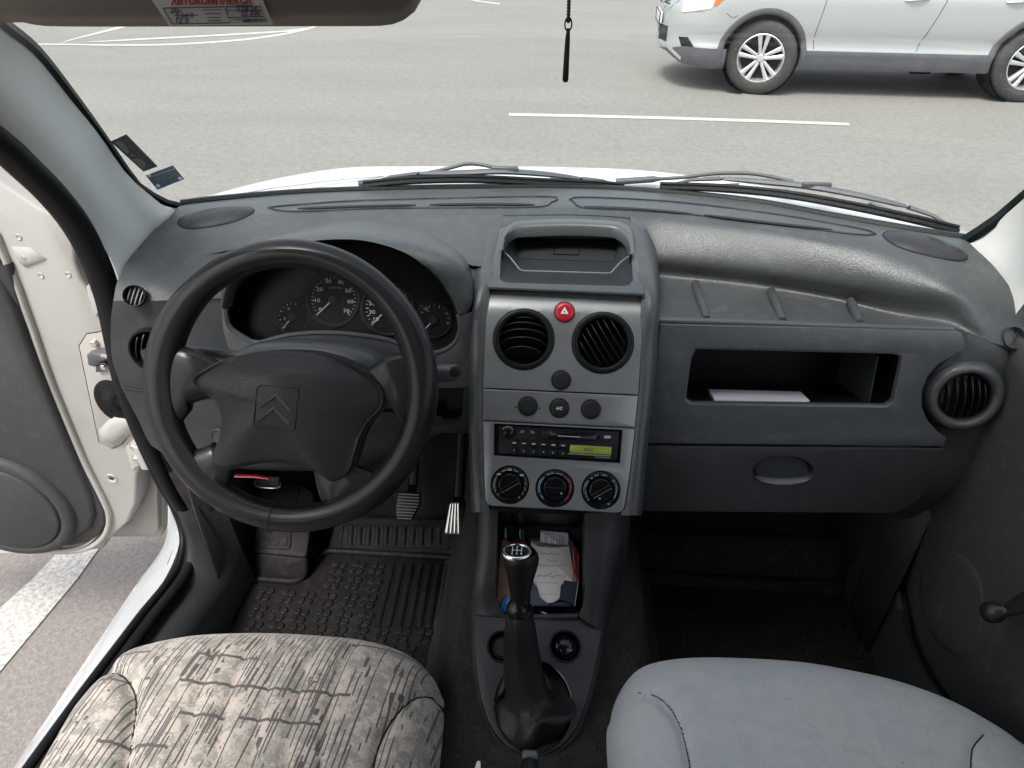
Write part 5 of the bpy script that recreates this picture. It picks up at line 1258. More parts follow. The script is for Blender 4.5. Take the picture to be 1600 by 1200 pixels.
mb = MB(DF); u, v = d(*zc(682, 628), .01); mb.at(DF.sub(u, v, .012, 0, R(-90))).lathe([(.0001, -.026), (.0145, -.026), (.0145, .026), (.011, .0275), (.011, .033), (.0001, .034)], 20, c0=False); mb.at(DF)
mb.prism([d(*zc(*p), .006) for p in ((670, 672), (718, 655), (722, 610), (790, 660), (800, 720), (730, 695), (680, 698))], -.004, .006, .002); mb.build('hinge_knuckle', M['white'], door, smooth=35)
mb = MB(DF); mb.prism([d(*zt(*p), .003) for p in ((505, 1003), (550, 970), (560, 1010), (606, 1100), (606, 1140), (555, 1172))], .0, .004, .001); hp = mb.build('hinge_plate', M['white'], door, smooth=30)
bolt(*zt(556, 1026), .004, .0085, hp); bolt(*zt(588, 1110), .004, .0085, hp)
# dimples, screw, plug holes
mb = MB(DF); u, v = d(*zt(148, 830)); mb.lathe([(.0095, 0), (.0095, .001), (.0072, .003), (.004, .0045), (.0001, .0048)], 20, (u, v), c0=False); mb.build('screw', M['steel'], door, smooth=50)
mb = MB(DF); q = [d(*zt(*p))+(.0,) for p in ((60, 765), (180, 775), (210, 800), (275, 840), (150, 890), (120, 870))]
mb.rings([[(p[0], p[1], .0005) for p in q], [(p[0]*.8+u*.2, p[1]*.8+v*.2, .004) for p in q]], False, True); mb.build('pressed_dimple', M['white'], door, smooth=80)
for px, py in ((zt(240, 940)), zt(400, 934), zt(110, 715)):
    u, v = d(px, py); mb = MB(DF); mb.lathe([(.0055, .0), (.0045, .0015), (.003, .0005), (.0001, .0)], 14, (u, v), c0=False); mb.build('pressed_dimple', M['white'], door, smooth=80)
u, v = d(*zc(524, 742)); mb = MB(DF); mb.lathe([(.0115, 0), (.0105, .0022), (.0060, .0012), (.0055, .0004)], 20, (u, v), c0=False, c1=False); mb.build('grommet', M['white'], door, smooth=50)
mb = MB(DF); mb.lathe([(.0055, .0006), (.0001, .0009)], 14, (u, v), sv=.6); mb.build('drain_hole', M['hole'], door)
# trim panel
tr_px = [(-200, 300), (-60, 360), (-12, 395), (2, 415)]+[zc(*p) for p in ((40, -260), (90, -80), (110, 0), (175, 190), (240, 350), (320, 540), (400, 720), (450, 820), (490, 900), (492, 960), (462, 1015), (410, 1045), (340, 1062), (200, 1066), (0, 1066), (-700, 1066))]
tu_ = [d(a, b, .012) for a, b in tr_px]
mb = MB(DF); mb.prism(tu_, .001, .012, .006); mb.build('trim_panel', M['trim'], door, smooth=45)
ip = [zc(*p) for p in ((-60, -120), (40, -40), (90, 60), (160, 230), (230, 400), (310, 600), (370, 760), (400, 880), (380, 960), (330, 1010), (200, 1040), (-60, 1045))]
ip = [(-60, 420), (-6, 440)]+[zc(*p) for p in ((60, -60), (110, 80), (190, 280), (270, 480), (350, 670), (420, 830), (440, 920), (420, 985), (350, 1025), (200, 1045), (-200, 1045))]
iu = [d(a, b, .022) for a, b in ip]; mb = MB(DF); mb.prism(iu, .011, .022, .009); mb.build('trim_insert', M['trim'], door, smooth=60)
# speaker pod
u, v = d(*zc(5, 880), .03); ru_ = (d(*zc(362, 900), .03)[0]-u)*.92; rv_ = (d(*zc(5, 632), .03)[1]-v)*.95
mb = MB(DF); k = rv_/ru_
mb.lathe([(ru_, .018), (ru_*.99, .028), (ru_*.95, .034), (ru_*.86, .036), (ru_*.83, .034), (ru_*.82, .030)], 56, (u, v), c0=False, c1=False, sv=k); sp_ = mb.build('speaker_pod', M['trim'], door, smooth=60)
mb = MB(DF); mb.lathe([(ru_*.815, .028), (ru_*.81, .036), (ru_*.78, .0385), (.0001, .0395)], 56, (u, v), c0=False, c1=False, sv=k); mb.build('speaker_cover', M['trim'], sp_, smooth=60)
# armrest/upper pad (dark, top left) and window frame
mb = MB(DF); mb.tube([d(a, b, -.03)+(-.03,) for a, b in ((-190, 122), (-90, 205), (0, 281), (60, 322), (114, 358))], .008, 8); mb.build('frame_edge', M['white'], door, smooth=60)
# mirror on the outside of the door
mc = P(5, 272, y=1.20)
mb = MB(Fr(mc, (1, 0, 0), (0, -.1, 1))); mb.rings([[(w*math.cos(a)-.03, h*math.sin(a), n_) for a in [2*math.pi*i/28 for i in range(28)]] for w, h, n_ in ((.07, .055, .03), (.078, .066, .0), (.072, .062, -.04), (.05, .045, -.07), (.02, .02, -.08))]); mb.build('mirror_housing', M['mirror_shell'], door, smooth=60)

# --- passenger door, shut
pd = thing('passenger_door', (.74, .5, -1.2), 'closed passenger door with dark trim, round speaker cover and window winder', 'car door')
GPF = Fr((.715, .6, -.9), (0, -1, 0), (0, 0, 1))       # u towards the rear, v up, n towards the driver
g = lambda a, b, n=0.0: GPF.uv(a, b, n)
mb = MB(GPF)
def pn(u, v):   # belly of the trim
    return .0+.018*math.sin(max(0, min(1, (v+.32)/.62))*math.pi)
U = [-.46+i*.05 for i in range(26)]; Vv = [-.33, -.31, -.27, -.2, -.12, -.04, .04, .12, .2, .28, .34, .38]
mb.grid([[(u_, v_, pn(u_, v_)) for u_ in U] for v_ in Vv]); mb.build('trim_panel', M['trim_lifted'], pd, smooth=70, solid=.02)
mb = MB(GPF); cu_px = [(1432, 900), (1436, 860), (1455, 862), (1500, 858), (1540, 900), (1545, 960), (1530, 1010), (1500, 1032), (1470, 1020), (1445, 970)]
cu2 = catmull([V(g(a, b, .035)+(0,)) for a, b in [(1437, 930), (1442, 885), (1462, 865), (1492, 858), (1522, 880), (1541, 925), (1543, 970), (1533, 1008), (1510, 1032), (1485, 1022), (1458, 995), (1443, 962)]], 50, True)
c_ = sum(cu2, V((0, 0, 0)))/50
mb.rings([[(c_.x+(p.x-c_.x)*s_, c_.y+(p.y-c_.y)*s_, n_) for p in cu2] for s_, n_ in ((1.0, .010), (1.0, .033), (.97, .037), (.85, .039), (.4, .040), (.05, .040))]); mb.build('speaker_cover', M['trim_lifted'], pd, smooth=60)
po = catmull([V(g(a, b, .025)+(0,)) for a, b in [(1495, 848), (1530, 848), (1562, 885), (1582, 950), (1600, 1010), (1590, 1040), (1560, 1040), (1530, 1030), (1500, 1040), (1470, 1020), (1446, 985), (1436, 930), (1443, 880), (1462, 856)]], 50, True)
c_ = sum(po, V((0, 0, 0)))/50
mb = MB(GPF); mb.rings([[(c_.x+(p.x-c_.x)*s_, c_.y+(p.y-c_.y)*s_, n_) for p in po] for s_, n_ in ((1.0, .008), (.99, .022), (.95, .028), (.5, .029))]); mb.build('speaker_pod', M['trim_lifted'], pd, smooth=60)
wd = [P(1551, 957, x=.645), P(1572, 955, x=.655), P(1600, 942, x=.66), P(1680, 905, x=.685), P(1720, 890, x=.70)]
mb = MB(); mb.tube(wd[1:], [.008, .013, .015, .014], 12, flat=.8); ww = mb.build('window_winder', M['winder'], pd, smooth=60)
mb = MB(); mb.tube([P(1541, 957, x=.640), P(1545, 957, x=.640), P(1556, 956, x=.643), P(1562, 956, x=.645), P(1568, 955, x=.65)], [.008, .0145, .0150, .0105, .0095], 16); mb.build('winder_knob', M['winder'], ww, smooth=60)
pk = catmull([V(g(a, b, .03)+(0,)) for a, b in [(1566, 1080), (1572, 1055), (1600, 1035), (1650, 1040), (1750, 1100), (1750, 1250), (1680, 1230), (1620, 1180), (1580, 1130)]], 40, True)
c_ = sum(pk, V((0, 0, 0)))/40
mb = MB(GPF); mb.rings([[(c_.x+(p.x-c_.x)*s_, c_.y+(p.y-c_.y)*s_, n_) for p in pk] for s_, n_ in ((1.03, .012), (1.02, .029), (1.0, .030), (.985, .027), (.96, .0175))], True, True); mb.build('door_pocket', M['hole'], pd, smooth=60)
mb = MB(GPF); mb.grid([[(u_, .38, .0), (u_, .40, -.03)] for u_ in U]); mb.build('belt_edge', M['trim_lifted'], pd, smooth=60, solid=.004)
mb = MB(GPF); mb.prism([(-.05, .40), (1.1, .40), (1.1, .86), (.32, .86)], -.038, -.034); mb.build('side_window', M['glass'], pd, smooth=0)
mb = MB(); mb.tube(catmull(PP((1760, 330, 'x.725'), (1700, 400, 'x.735'), (1640, 470, 'x.74'), (1612, 560, 'x.745'), (1590, 660, 'x.74'), (1500, 760, 'x.735'), (1432, 820, 'x.70'), (1420, 880, 'x.69'), (1428, 950, 'x.69'), (1450, 1030, 'x.69'), (1500, 1110, 'x.69'), (1570, 1200, 'x.69')), 60), .012, 8); o = mb.build('door_seal', M['rubber'], van, smooth=60)
mb = MB()
a1 = catmull(PP((1372, 830, 'x.66'), (1372, 900, 'x.655'), (1385, 960, 'x.655'), (1410, 1030, 'x.655'), (1450, 1090, 'x.655'), (1530, 1190, 'x.655')), 30)
a2 = catmull(PP((1412, 815, 'x.69'), (1408, 890, 'x.685'), (1418, 955, 'x.685'), (1442, 1030, 'x.685'), (1490, 1105, 'x.685'), (1570, 1200, 'x.685')), 30)
mb.grid([[V((p.x-.03, p.y, min(p.z, -1.0)-.12)) for p in a1], a1, [a.lerp(b, .5)+V((-.002, 0, .012)) for a, b in zip(a1, a2)], a2, [p+V((.02, 0, -.004)) for p in a2]]); mb.build('sill_trim', M['dash_low'], van, smooth=60)
# --- seats
def cushion(front_px, zf, back, z0, seams, n=215, crown=.012, fall=.20):
    pts = [P(a, b-(20 if 20 < i_ or 2 < i_ < len(front_px)-1 else 8), z=zf) for i_, (a, b) in enumerate(front_px)]; pts = [V((p.x, p.y+.008)) for p in pts]+[V(b) for b in back]
    cx = sum(p.x for p in pts)/len(pts); cy = .22
    pl = resample(catmull([V((p.x, p.y, 0)) for p in pts], 300, True), 300, True)
    ang = sorted((math.atan2(p.y-cy, p.x-cx), math.hypot(p.x-cx, p.y-cy)) for p in pl)
    import bisect
    keys = [a for a, r in ang]
    def rad(a):
        i = bisect.bisect(keys, a); a0, r0 = ang[i-1]; a1, r1 = ang[i % len(ang)]
        if i == 0: a0 -= 2*math.pi
        if i == len(ang): a1 += 2*math.pi
        t = (a-a0)/max(1e-9, a1-a0); return r0+(r1-r0)*t
    sm = []
    for px_, dep, wid, closed in seams:
        q = [P(a, b, z=z0+.01) for a, b in px_]; sm.append((resample(catmull([V((p.x, p.y, 0)) for p in q], 60), 60), dep, wid))
    rows = []
    for j in range(n):
        row = []
        for i in range(n):
            a_, b_ = 2*i/(n-1)-1, 2*j/(n-1)-1
            m = max(abs(a_), abs(b_))
            if m < 1e-9: row.append((cx, cy, z0+crown)); continue
            # square to disc
            u = a_*math.sqrt(max(0, 1-b_*b_/2)); v = b_*math.sqrt(max(0, 1-a_*a_/2)); th = math.atan2(v, u)
            rho = 1-(1-m)**1.5; rr = rad(th)*rho
            x, y = cx+rr*math.cos(th), cy+rr*math.sin(th)
            h = z0+crown*(1-rho*rho)-fall*(1-(max(0, 1-rho**13))**.5)
            for q, dep, wid in sm:
                dmin = min((p.x-x)**2+(p.y-y)**2 for p in q[::2])
                if dmin < .0016:
                    dd = math.sqrt(min((p.x-x)**2+(p.y-y)**2 for p in q)); h -= dep*math.exp(-(dd/wid)**1.2)
            h += .0016*math.sin(x*23+y*11)*math.sin(y*19-x*7)
            row.append((x, y, h))
        rows.append(row)
    return rows
s2_ = lambda a, b: (a/2.222, 860+b/2.222)
def backrest(xc, mat, par):
    secs = []
    for t_, w, th in ((0, .19, .04), (.03, .225, .06), (.2, .245, .065), (.6, .24, .06), (.85, .21, .05), (.97, .17, .035), (1, .10, .015)):
        c = V((xc, -.06-.20*t_, -.90+.66*t_)); secs.append([c+V((w*math.copysign(abs(math.cos(a))**.5, math.cos(a)), th*math.copysign(abs(math.sin(a))**.7, math.sin(a)), 0)) for a in [2*math.pi*k/40 for k in range(40)]])
    mb = MB(); mb.rings(secs); return mb.build('backrest', mat, par, smooth=80)
dseat = thing('driver_seat', (-.36, .25, -1.15), 'driver seat with beige and grey patterned fabric and dark dashes', 'car seat', None)
dfront = [(96, 1115), (118, 1082), (150, 1045), (190, 1018), (240, 1001), (300, 990), (360, 986), (440, 985), (520, 990), (590, 999), (640, 1013), (672, 1033), (691, 1062), (698, 1105)]
seams = [([s2_(*p) for p in q], dep, w, 0) for q, dep, w in (
    ([(790, 268), (745, 320), (700, 440), (660, 600), (610, 756), (560, 950)], .007, .006), ([(898, 272), (850, 340), (800, 470), (762, 620), (735, 756), (700, 950)], .007, .006),
    ([(1010, 278), (965, 350), (915, 500), (880, 640), (865, 756), (840, 950)], .007, .006), ([(1108, 284), (1070, 350), (1030, 480), (1005, 620), (990, 756), (975, 950)], .007, .006),
    ([(1222, 294), (1190, 350), (1155, 480), (1130, 620), (1110, 756), (1095, 950)], .007, .006),
    ([(1530, 400), (1450, 450), (1375, 530), (1315, 640), (1285, 756), (1275, 950)], .014, .006),
    ([(345, 355), (395, 385), (440, 440), (458, 500), (448, 600), (425, 756), (400, 950)], .020, .009))]
rws = cushion(dfront, -.90, [(-.105, .35), (-.10, .1), (-.12, -.12), (-.36, -.16), (-.60, -.12), (-.635, .1), (-.625, .35)], -.862, seams)
mb = MB(); mb.grid(rws); dcu = mb.build('seat_cushion', M['fabric1'], dseat, smooth=180)
def zat(rows, x, y):
    return min(((p[0]-x)**2+(p[1]-y)**2, p[2]) for r in rows for p in r)[1]
for q in ([(345, 355), (395, 385), (440, 440), (458, 500), (448, 600), (425, 756)], [(1530, 400), (1450, 450), (1375, 530), (1315, 640), (1285, 756)]):
    c_ = catmull([P(*s2_(a, b), z=-.852) for a, b in q], 30); mb = MB(); mb.tube([V((p.x, p.y, zat(rws, p.x, p.y)+.0005)) for p in c_], .0013, 5); mb.build('seam', M['line'], dcu)
backrest(-.365, M['fabric1'], dseat)
mb = MB(); mb.rings([[(x, y, z) for x, y in [(-.12, .56), (-.12, -.1), (-.60, -.1), (-.60, .50)]] for z in (-1.13, -1.02)]); mb.build('seat_frame', M['black'], dseat, smooth=30)
mb = MB(); 
for x in (-.18, -.54): mb.box((x, .2, -1.15), (.03, .7, .03))
mb.build('seat_rail', M['steel'], dseat, smooth=30)
pseat = thing('passenger_seat', (.38, .25, -1.15), 'passenger seat in plain light grey cloth with stitched side panels and a faint stain', 'car seat', None)
pfront = [(944, 1150), (950, 1095), (962, 1060), (985, 1040), (1025, 1027), (1090, 1021), (1170, 1023), (1250, 1030), (1330, 1043), (1400, 1059), (1480, 1088), (1545, 1121), (1600, 1156), (1650, 1200)]
seams = [([(958, 1062), (1000, 1066), (1040, 1097), (1062, 1135), (1074, 1180), (1080, 1230), (1080, 1300)], .0065, .005, 0), ([(1565, 1128), (1535, 1146), (1520, 1172), (1514, 1205), (1510, 1260), (1510, 1320)], .0065, .005, 0)]
rws = cushion(pfront, -.90, [(.655, .30), (.66, .1), (.64, -.12), (.40, -.16), (.16, -.12), (.12, .1), (.108, .32)], -.862, seams, crown=.018)
mb = MB(); mb.grid(rws); pcu = mb.build('seat_cushion', M['fabric2'], pseat, smooth=180)
backrest(.39, M['fabric2'], pseat)
def zat(rows, x, y):
    b = min((( p[0]-x)**2+(p[1]-y)**2, p[2]) for r in rows for p in r[::1]); return b[1]
for q in ([(1000, 1064), (1040, 1095), (1062, 1133), (1074, 1178), (1079, 1215)], [(1540, 1143), (1520, 1170), (1514, 1215)]):
    c_ = catmull([P(a, b, z=-.858) for a, b in q], 46); mb = MB()
    for i in range(0, 45):
        a, b = c_[i], c_[i].lerp(c_[i+1], .6); a = V((a.x, a.y, zat(rws, a.x, a.y)+.001)); b = V((b.x, b.y, a.z)); mb.tube([a, b], .0009, 4)
    mb.build('stitching', M['button'], pcu)
mb = MB(); mb.rings([[(x, y, z) for x, y in [(.15, .56), (.15, -.1), (.62, -.1), (.62, .42)]] for z in (-1.13, -1.02)]); mb.build('seat_frame', M['black'], pseat, smooth=30)
mb = MB()
for x in (.2, .56): mb.box((x, .2, -1.15), (.03, .7, .03))
mb.build('seat_rail', M['steel'], pseat, smooth=30)

# --- floor console
KF = tilt(P(845, 960, z=-.889), 18)
con = thing('floor_console', tuple(KF.w(0, -.1, -.1)), 'dark plastic floor console with storage bin and cup rings between the seats', 'console')
k_ = lambda a, b, n=0.0: KF.uv(a, b, n)
kp = [(742, 960), (741, 990), (743, 1040), (750, 1090), (765, 1135), (790, 1168), (833, 1186), (872, 1172), (900, 1142), (918, 1095), (931, 1040), (941, 985), (945, 955), (905, 963), (792, 964), (780, 958)]
ku = rpoly([k_(*p) for p in kp], [.002, .01, .02, .02, .02, .02, .02, .02, .02, .02, .02, .01, .002, .008, .008, .004])
mb = MB(KF); mb.prism(ku, -.008, 0, .003); cu = MB(KF)
bo = circ(*k_(833, 1102), k_(894, 1102)[0]-k_(833, 1102)[0], 48, rv=(k_(833, 1030)[1]-k_(833, 1175)[1])/2); cu.prism(bo, -.03, .03)
cpr = .0225
for x in (883, 786): cu.prism(circ(*k_(x, 1010), cpr, 32), -.03, .03)
top_ = mb.build('top_plate', M['dash_low'], con, cut=cu, smooth=35)
low = [p for p in kp[1:12]]; lw = catmull([V(k_(*p)+(0,)) for p in low], 60); lc = V(k_(835, 1010)+(0,))
mb = MB(KF); mb.grid([[(lc.x+(p.x-lc.x)*s_, lc.y+(p.y-lc.y)*s_, n_) for p in lw] for s_, n_ in ((.992, -.0005), (1.03, -.004), (1.07, -.02), (1.10, -.06), (1.13, -.13), (1.16, -.24))]); mb.build('console_side', M['dash_low'], con, smooth=70)
for x, it in ((883, 1), (786, 0)):
    u, v = k_(x, 1010); mb = MB(KF)
    mb.lathe([(cpr+.0025, -.004), (cpr+.0015, .0018), (cpr-.001, .001), (cpr-.002, -.012), (cpr-.004, -.014), (cpr-.005, -.004), (cpr-.0065, -.006), (.0001, -.009)], 36, (u, v), c0=False, c1=False); rg_ = mb.build('socket_ring', M['black'], con, smooth=40)
    mb = MB(KF)
    if it: mb.lathe([(.0155, -.008), (.0150, -.001), (.012, .003), (.006, .0050), (.0001, .0054)], 32, (u-.001, v+.001), c0=False); mb.build('socket_cap', M['black_gloss'], rg_, smooth=60); mb = MB(KF); mb.text('12V', .0055, u+.006, v-.007, .0050); mb.build('socket_symbol', M['gray_print'], rg_, smooth=0)
    else: mb.lathe([(.014, -.008), (.013, -.003), (.0001, -.003)], 28, (u, v), c0=False); mb.build('socket_cap', M['button'], rg_, smooth=50)
# arms up to the stack and the storage bin between them
def arm(inn, out, sgn):
    a = catmull(PP(*inn), 30); b = catmull(PP(*out), 30); mb = MB()
    mb.grid([[p+V((0, .03, -.05)) for p in a], [p+V((0, .002, -.006)) for p in a], a, [p.lerp(q, .5)+V((0, -.004, .006)) for p, q in zip(a, b)], b, [q+V((sgn*.006, .01, -.02)) for q in b], [q+V((sgn*.012, .03, -.14)) for q in b], [q+V((sgn*.016, .05, -.32)) for q in b]])
    return mb.build('console_arm', M['dash_low'], con, smooth=60)
Li = ((778, 798, 'y.800'), (776, 860, 'y.762'), (774, 915, 'y.730'), (780, 945, 'y.716'), (792, 964, 'y.706'))
Lo = ((752, 795, 'y.805'), (749, 860, 'y.765'), (743, 915, 'y.730'), (741, 955, 'y.712'), (741, 992, 'y.688'))
Ri = ((914, 802, 'y.800'), (914, 860, 'y.765'), (914, 920, 'y.730'), (911, 945, 'y.716'), (903, 963, 'y.706'))
Ro = ((982, 800, 'y.81'), (964, 860, 'y.768'), (951, 915, 'y.733'), (945, 950, 'y.714'), (941, 988, 'y.69'))
arm(Li, Lo, -1); arm(Ri, Ro, 1)
il, ir = catmull(PP(*Li), 16), catmull(PP(*Ri), 16)
loop = il+list(reversed(ir)); dn = V((0, .055, -.085))
mb = MB(); mb.rings([[p+V((0, .001, -.004)) for p in loop], [p+dn for p in loop]], False, True); mb.build('storage_bin', M['black'], con, smooth=30)
mb = MB(); a, b = il[-1], ir[-1]; mb.tube([a, a.lerp(b, .5)+V((0, -.001, .001)), b], .004, 8); mb.build('bin_lip', M['dash_low'], con)
# rear part with handbrake
mb = MB(); mb.rings([[(x, y, z) for x, y in ((-.075, -.3), (.115, -.3), (.10, .545), (.02, .50), (-.055, .545))] for z in (-1.05, -.985)]); mb.build('console_rear', M['dash_low'], con, smooth=30, bevel=.006)
hbk = thing('handbrake', tuple(P(828, 1195, z=-.90)), 'grey tipped handbrake lever behind the gear stick', 'handbrake')
mb = MB(); p0 = P(828, 1187, z=-.895); mb.tube([p0, p0+V((0, -.012, .0)), p0+V((0, -.10, -.006)), p0+V((0, -.22, -.03))], [.010, .0125, .014, .015], 14); mb.build('grip', M['black'], hbk, smooth=60)
mb = MB(); mb.box(tuple(p0+V((0, .002, .001))), (.020, .012, .020)); mb.build('release_tip', M['dash_smooth'], hbk, bevel=.003)
bk = thing('seat_belt_buckle', tuple(P(748, 1200, z=-.90)), 'pale seat belt buckle beside the driver seat, only its tip in view', 'buckle')
mb = MB(); p0 = P(748, 1189, z=-.90); mb.rings([[p0+V((-.002, 0, 0)), p0+V((.002, 0, 0)), p0+V((.002, -.002, -.004)), p0+V((-.002, -.002, -.004))], [p0+V((-.010, -.04, .002)), p0+V((.008, -.04, .002)), p0+V((.008, -.04, -.008)), p0+V((-.010, -.04, -.008))]]); mb.build('buckle_tongue', M['paper2'], bk)
mb = MB(); mb.box(tuple(p0+V((.013, -.03, -.010))), (.012, .05, .012)); mb.build('buckle_body', M['black'], bk, bevel=.002)

# --- gear lever
B0 = KF.w(*k_(833, 1102), 0)
K0_ = P(812, 950, z=-.800); K1_ = P(808, 868, z=-.722)
gl = thing('gear_lever', tuple(B0), 'black gear lever with a leather gaiter and a shift pattern on its knob', 'gear lever')
ax = (K1_-K0_).normalized()
rx = (bo[0][0]-k_(833, 1102)[0]); ry = max(p[1] for p in bo)-k_(833, 1102)[1]
mb = MB(); secs = []
def cmu(pts, n):
    pts = [V(p) for p in pts]; N_ = len(pts); out = []
    for i in range(n):
        x = i/(n-1)*(N_-1); k = min(int(x), N_-2); tt = x-k
        p0 = pts[k-1] if k else pts[0]*2-pts[1]; p1, p2 = pts[k], pts[k+1]; p3 = pts[k+2] if k+2 < N_ else pts[-1]*2-pts[-2]
        out.append(0.5*((2*p1)+(p2-p0)*tt+(2*p0-5*p1+4*p2-p3)*tt*tt+(3*p1-p0-3*p2+p3)*tt**3))
    return out
ctr = cmu([B0-KF.n*.012, B0+KF.n*.006+V((-.004, .006, 0)), P(824, 1083, z=-.922), P(816, 1030, z=-.880), P(812, 975, z=-.822), K0_], 34)
rads = cmu([V((rx*.97, ry*.97, 0)), V((rx*.93, ry*.92, 0)), V((.031, .032, 0)), V((.0245, .0235, 0)), V((.0195, .019, 0)), V((.0155, .0155, 0))], 34)
for i in range(34):
    t = i/33; c_ = ctr[i]; r0 = rads[i]
    w = max(0, min(1, (t-.08)/.5)); nrm = KF.n.lerp(ax, w).normalized(); uu = V((1, 0, 0)); vv = nrm.cross(uu).normalized(); uu = vv.cross(nrm).normalized()
    ring = []
    for k in range(56):
        a = 2*math.pi*k/56
        fold = math.exp(-((t-.22)/.16)**2)
        r_ = 1+fold*(.17*math.sin(3*a+.9+t*6)+.09*math.sin(5*a-1.2-t*9)+.03*math.sin(9*a+t*14))+.02*math.sin(7*a+t*10)*(1-fold)
        sq_ = 1+.08*math.cos(4*a)*min(1, t*2)
        ring.append(c_+uu*r0.x*r_*sq_*math.cos(a)+vv*r0.y*r_*sq_*math.sin(a)+nrm*fold*.014*math.sin(2*a+2.2+t*4))
    secs.append(ring)
mb.rings(secs, False, False); gt = mb.build('gaiter', M['gaiter'], gl, smooth=80)
mb = MB()
for i in range(12, 31):
    p = secs[i][int(56*.75)-1]; q = secs[i][int(56*.75)+2]; mb.tube([p+V((0, -.0004, .0003)), q+V((0, -.0004, .0003))], .0005, 4)
mb.build('stitching', M['button'], gt)
mb = MB(KF); u, v = k_(833, 1102)
mb.rings([[(u+(p[0]-u)*s_, v+(p[1]-v)*s_, n_) for p in bo] for s_, n_ in ((1.015, -.002), (1.01, .0022), (.985, .0015), (.975, -.006), (.96, -.016))], False, False); mb.build('gaiter_frame', M['black_gloss'], gl, smooth=50)
kf = Fr(K0_, V((1, 0, 0)), ax.cross(V((1, 0, 0)))); kf = Fr(K0_, (1, 0, 0), -(V((1, 0, 0)).cross(ax)))
Lk = (K1_-K0_).length
mb = MB(kf); sg_ = 1 if kf.n.dot(ax) > 0 else -1
def kl(prof, n=36): return mb.lathe([(r_, sg_*z_) for r_, z_ in prof], n, c0=False, c1=False)
kl([(.0165, -.014), (.0185, -.006), (.0188, .0), (.0165, .006), (.0135, .011), (.0130, .018)]); mb.build('collar', M['black_gloss'], gl, smooth=60)
mb = MB(kf); h = Lk+.006
kl([(.0128, .014), (.0135, .020), (.0165, h*.45), (.0205, h*.66), (.0232, h*.80), (.0238, h*.88), (.0222, h*.96), (.0196, h), (.0190, h+.0005)]); kb = mb.build('knob', M['black'], gl, smooth=60)
tf = kf.sub(0, 0, sg_*h); tf = Fr(kf.w(0, 0, sg_*h), (1, 0, 0), -(V((1, 0, 0)).cross(ax))) if sg_ > 0 else Fr(kf.w(0, 0, sg_*h), (1, 0, 0), V((0, 1, 0)))
tl_ = (P(808, 860, z=-.72)-K0_).normalized()
topf = Fr(K0_+ax*h, (1, 0, 0), ax.cross(V((1, 0, 0))))
mb = MB(topf); mb.lathe([(.0205, -.003), (.0208, .0006), (.0190, .0024), (.0165, .0020), (.0160, .0006)], 36, c0=False, c1=False); mb.build('chrome_ring', M['chrome'], kb, smooth=60)
mb = MB(topf); mb.lathe([(.0164, -.001), (.0160, .0010), (.009, .0017), (.0001, .0019)], 36, c0=False, c1=False); mb.build('knob_cap', M['black_gloss'], kb, smooth=60)
mb = MB(topf)
for x in (-.0062, 0, .0062): mb.box((x, 0, .0020), (.0007, .012, .0004))
mb.box((0, 0, .0020), (.0125, .0007, .0004))
for t_, x, y in (('1', -.0062, .0085), ('3', 0, .0085), ('5', .0062, .0085), ('2', -.0062, -.0088), ('4', 0, -.0088), ('R', .0062, -.0088)): mb.text(t_, .0046, x, y, .0018, bold=.0001)
mb.build('shift_pattern', M['white_print'], kb, smooth=0)

# --- things in the storage bin
IF = tilt(P(845, 895, z=-.882), 34)
zi = lambda a, b: (740+a/6, 800+b/6)
iu = lambda a, b, n=0.0: IF.uv(*zi(a, b), n)
def flat(name, pts, n0, n1, mat, label=None, cat=None, parent=None, rad=.001):
    mb = MB(IF); mb.prism(rpoly([iu(a, b, n1) for a, b in pts], rad), n0, n1, min(.001, abs(n1-n0)*.3)); o = mb.build(name, M[mat], parent, smooth=30)
    if cat: tag(o, label, cat)
    return o
fo = flat('document_wallet', [(525, 250), (560, 245), (900, 240), (975, 330), (990, 640), (950, 885), (540, 880), (515, 600)], -.030, -.006, 'navy', 'navy document wallet holding notes in the console bin', 'wallet')
flat('wallet_edge', [(925, 290), (968, 345), (985, 420), (985, 640), (938, 640), (930, 480)], -.006, -.002, 'darkred', parent=fo)
flat('wallet_corner', [(935, 590), (965, 590), (968, 650), (940, 660)], -.002, -.001, 'brown', parent=fo)
mb = MB(IF); mb.tube([iu(985, 400, 0)+(-.003,), iu(984, 640, 0)+(-.003,), iu(950, 880, 0)+(-.003,)], .0005, 5); mb.tube([iu(555, 640)+(-.002,), iu(600, 700)+(-.002,), iu(625, 790)+(-.002,), iu(690, 850)+(-.002,), iu(750, 845)+(-.002,), iu(808, 800)+(-.002,)], .0007, 5); mb.build('piping', M['paper'], fo)
nt_ = flat('handwritten_note', [(540, 268), (575, 300), (610, 322), (760, 335), (893, 318), (915, 440), (932, 560), (930, 650), (850, 638), (845, 665), (818, 690), (810, 790), (770, 825), (740, 842), (690, 846), (640, 815), (612, 740), (590, 670), (548, 640)], -.005, -.0035, 'paper', 'white handwritten note standing in the console bin behind the gear knob', 'note', rad=.0004)
mb = MB(IF); random.seed(3)
for y0, x0, x1 in ((390, 590, 800), (455, 690, 800), (500, 600, 870), (600, 600, 700), (600, 720, 860), (575, 700, 745)):
    x = x0; pth = []
    while x < x1:
        pth.append(iu(x, y0+random.uniform(-13, 13), -.003)+(-.0033,)); x += 9
    mb.tube(catmull(pth, len(pth)*3), .00028, 4)
for yy_ in (660, 765): mb.tube([iu(600, yy_)+(-.0033,), iu(805, yy_+5)+(-.0033,)], .0002, 4)
mb.build('handwriting', M['ink'], nt_)
rc_ = flat('receipt', [(628, 172), (891, 196), (891, 345), (624, 322)], -.012, -.0055, 'paper2', 'small printed receipt sticking up behind the handwritten note', 'receipt', rad=.0003)
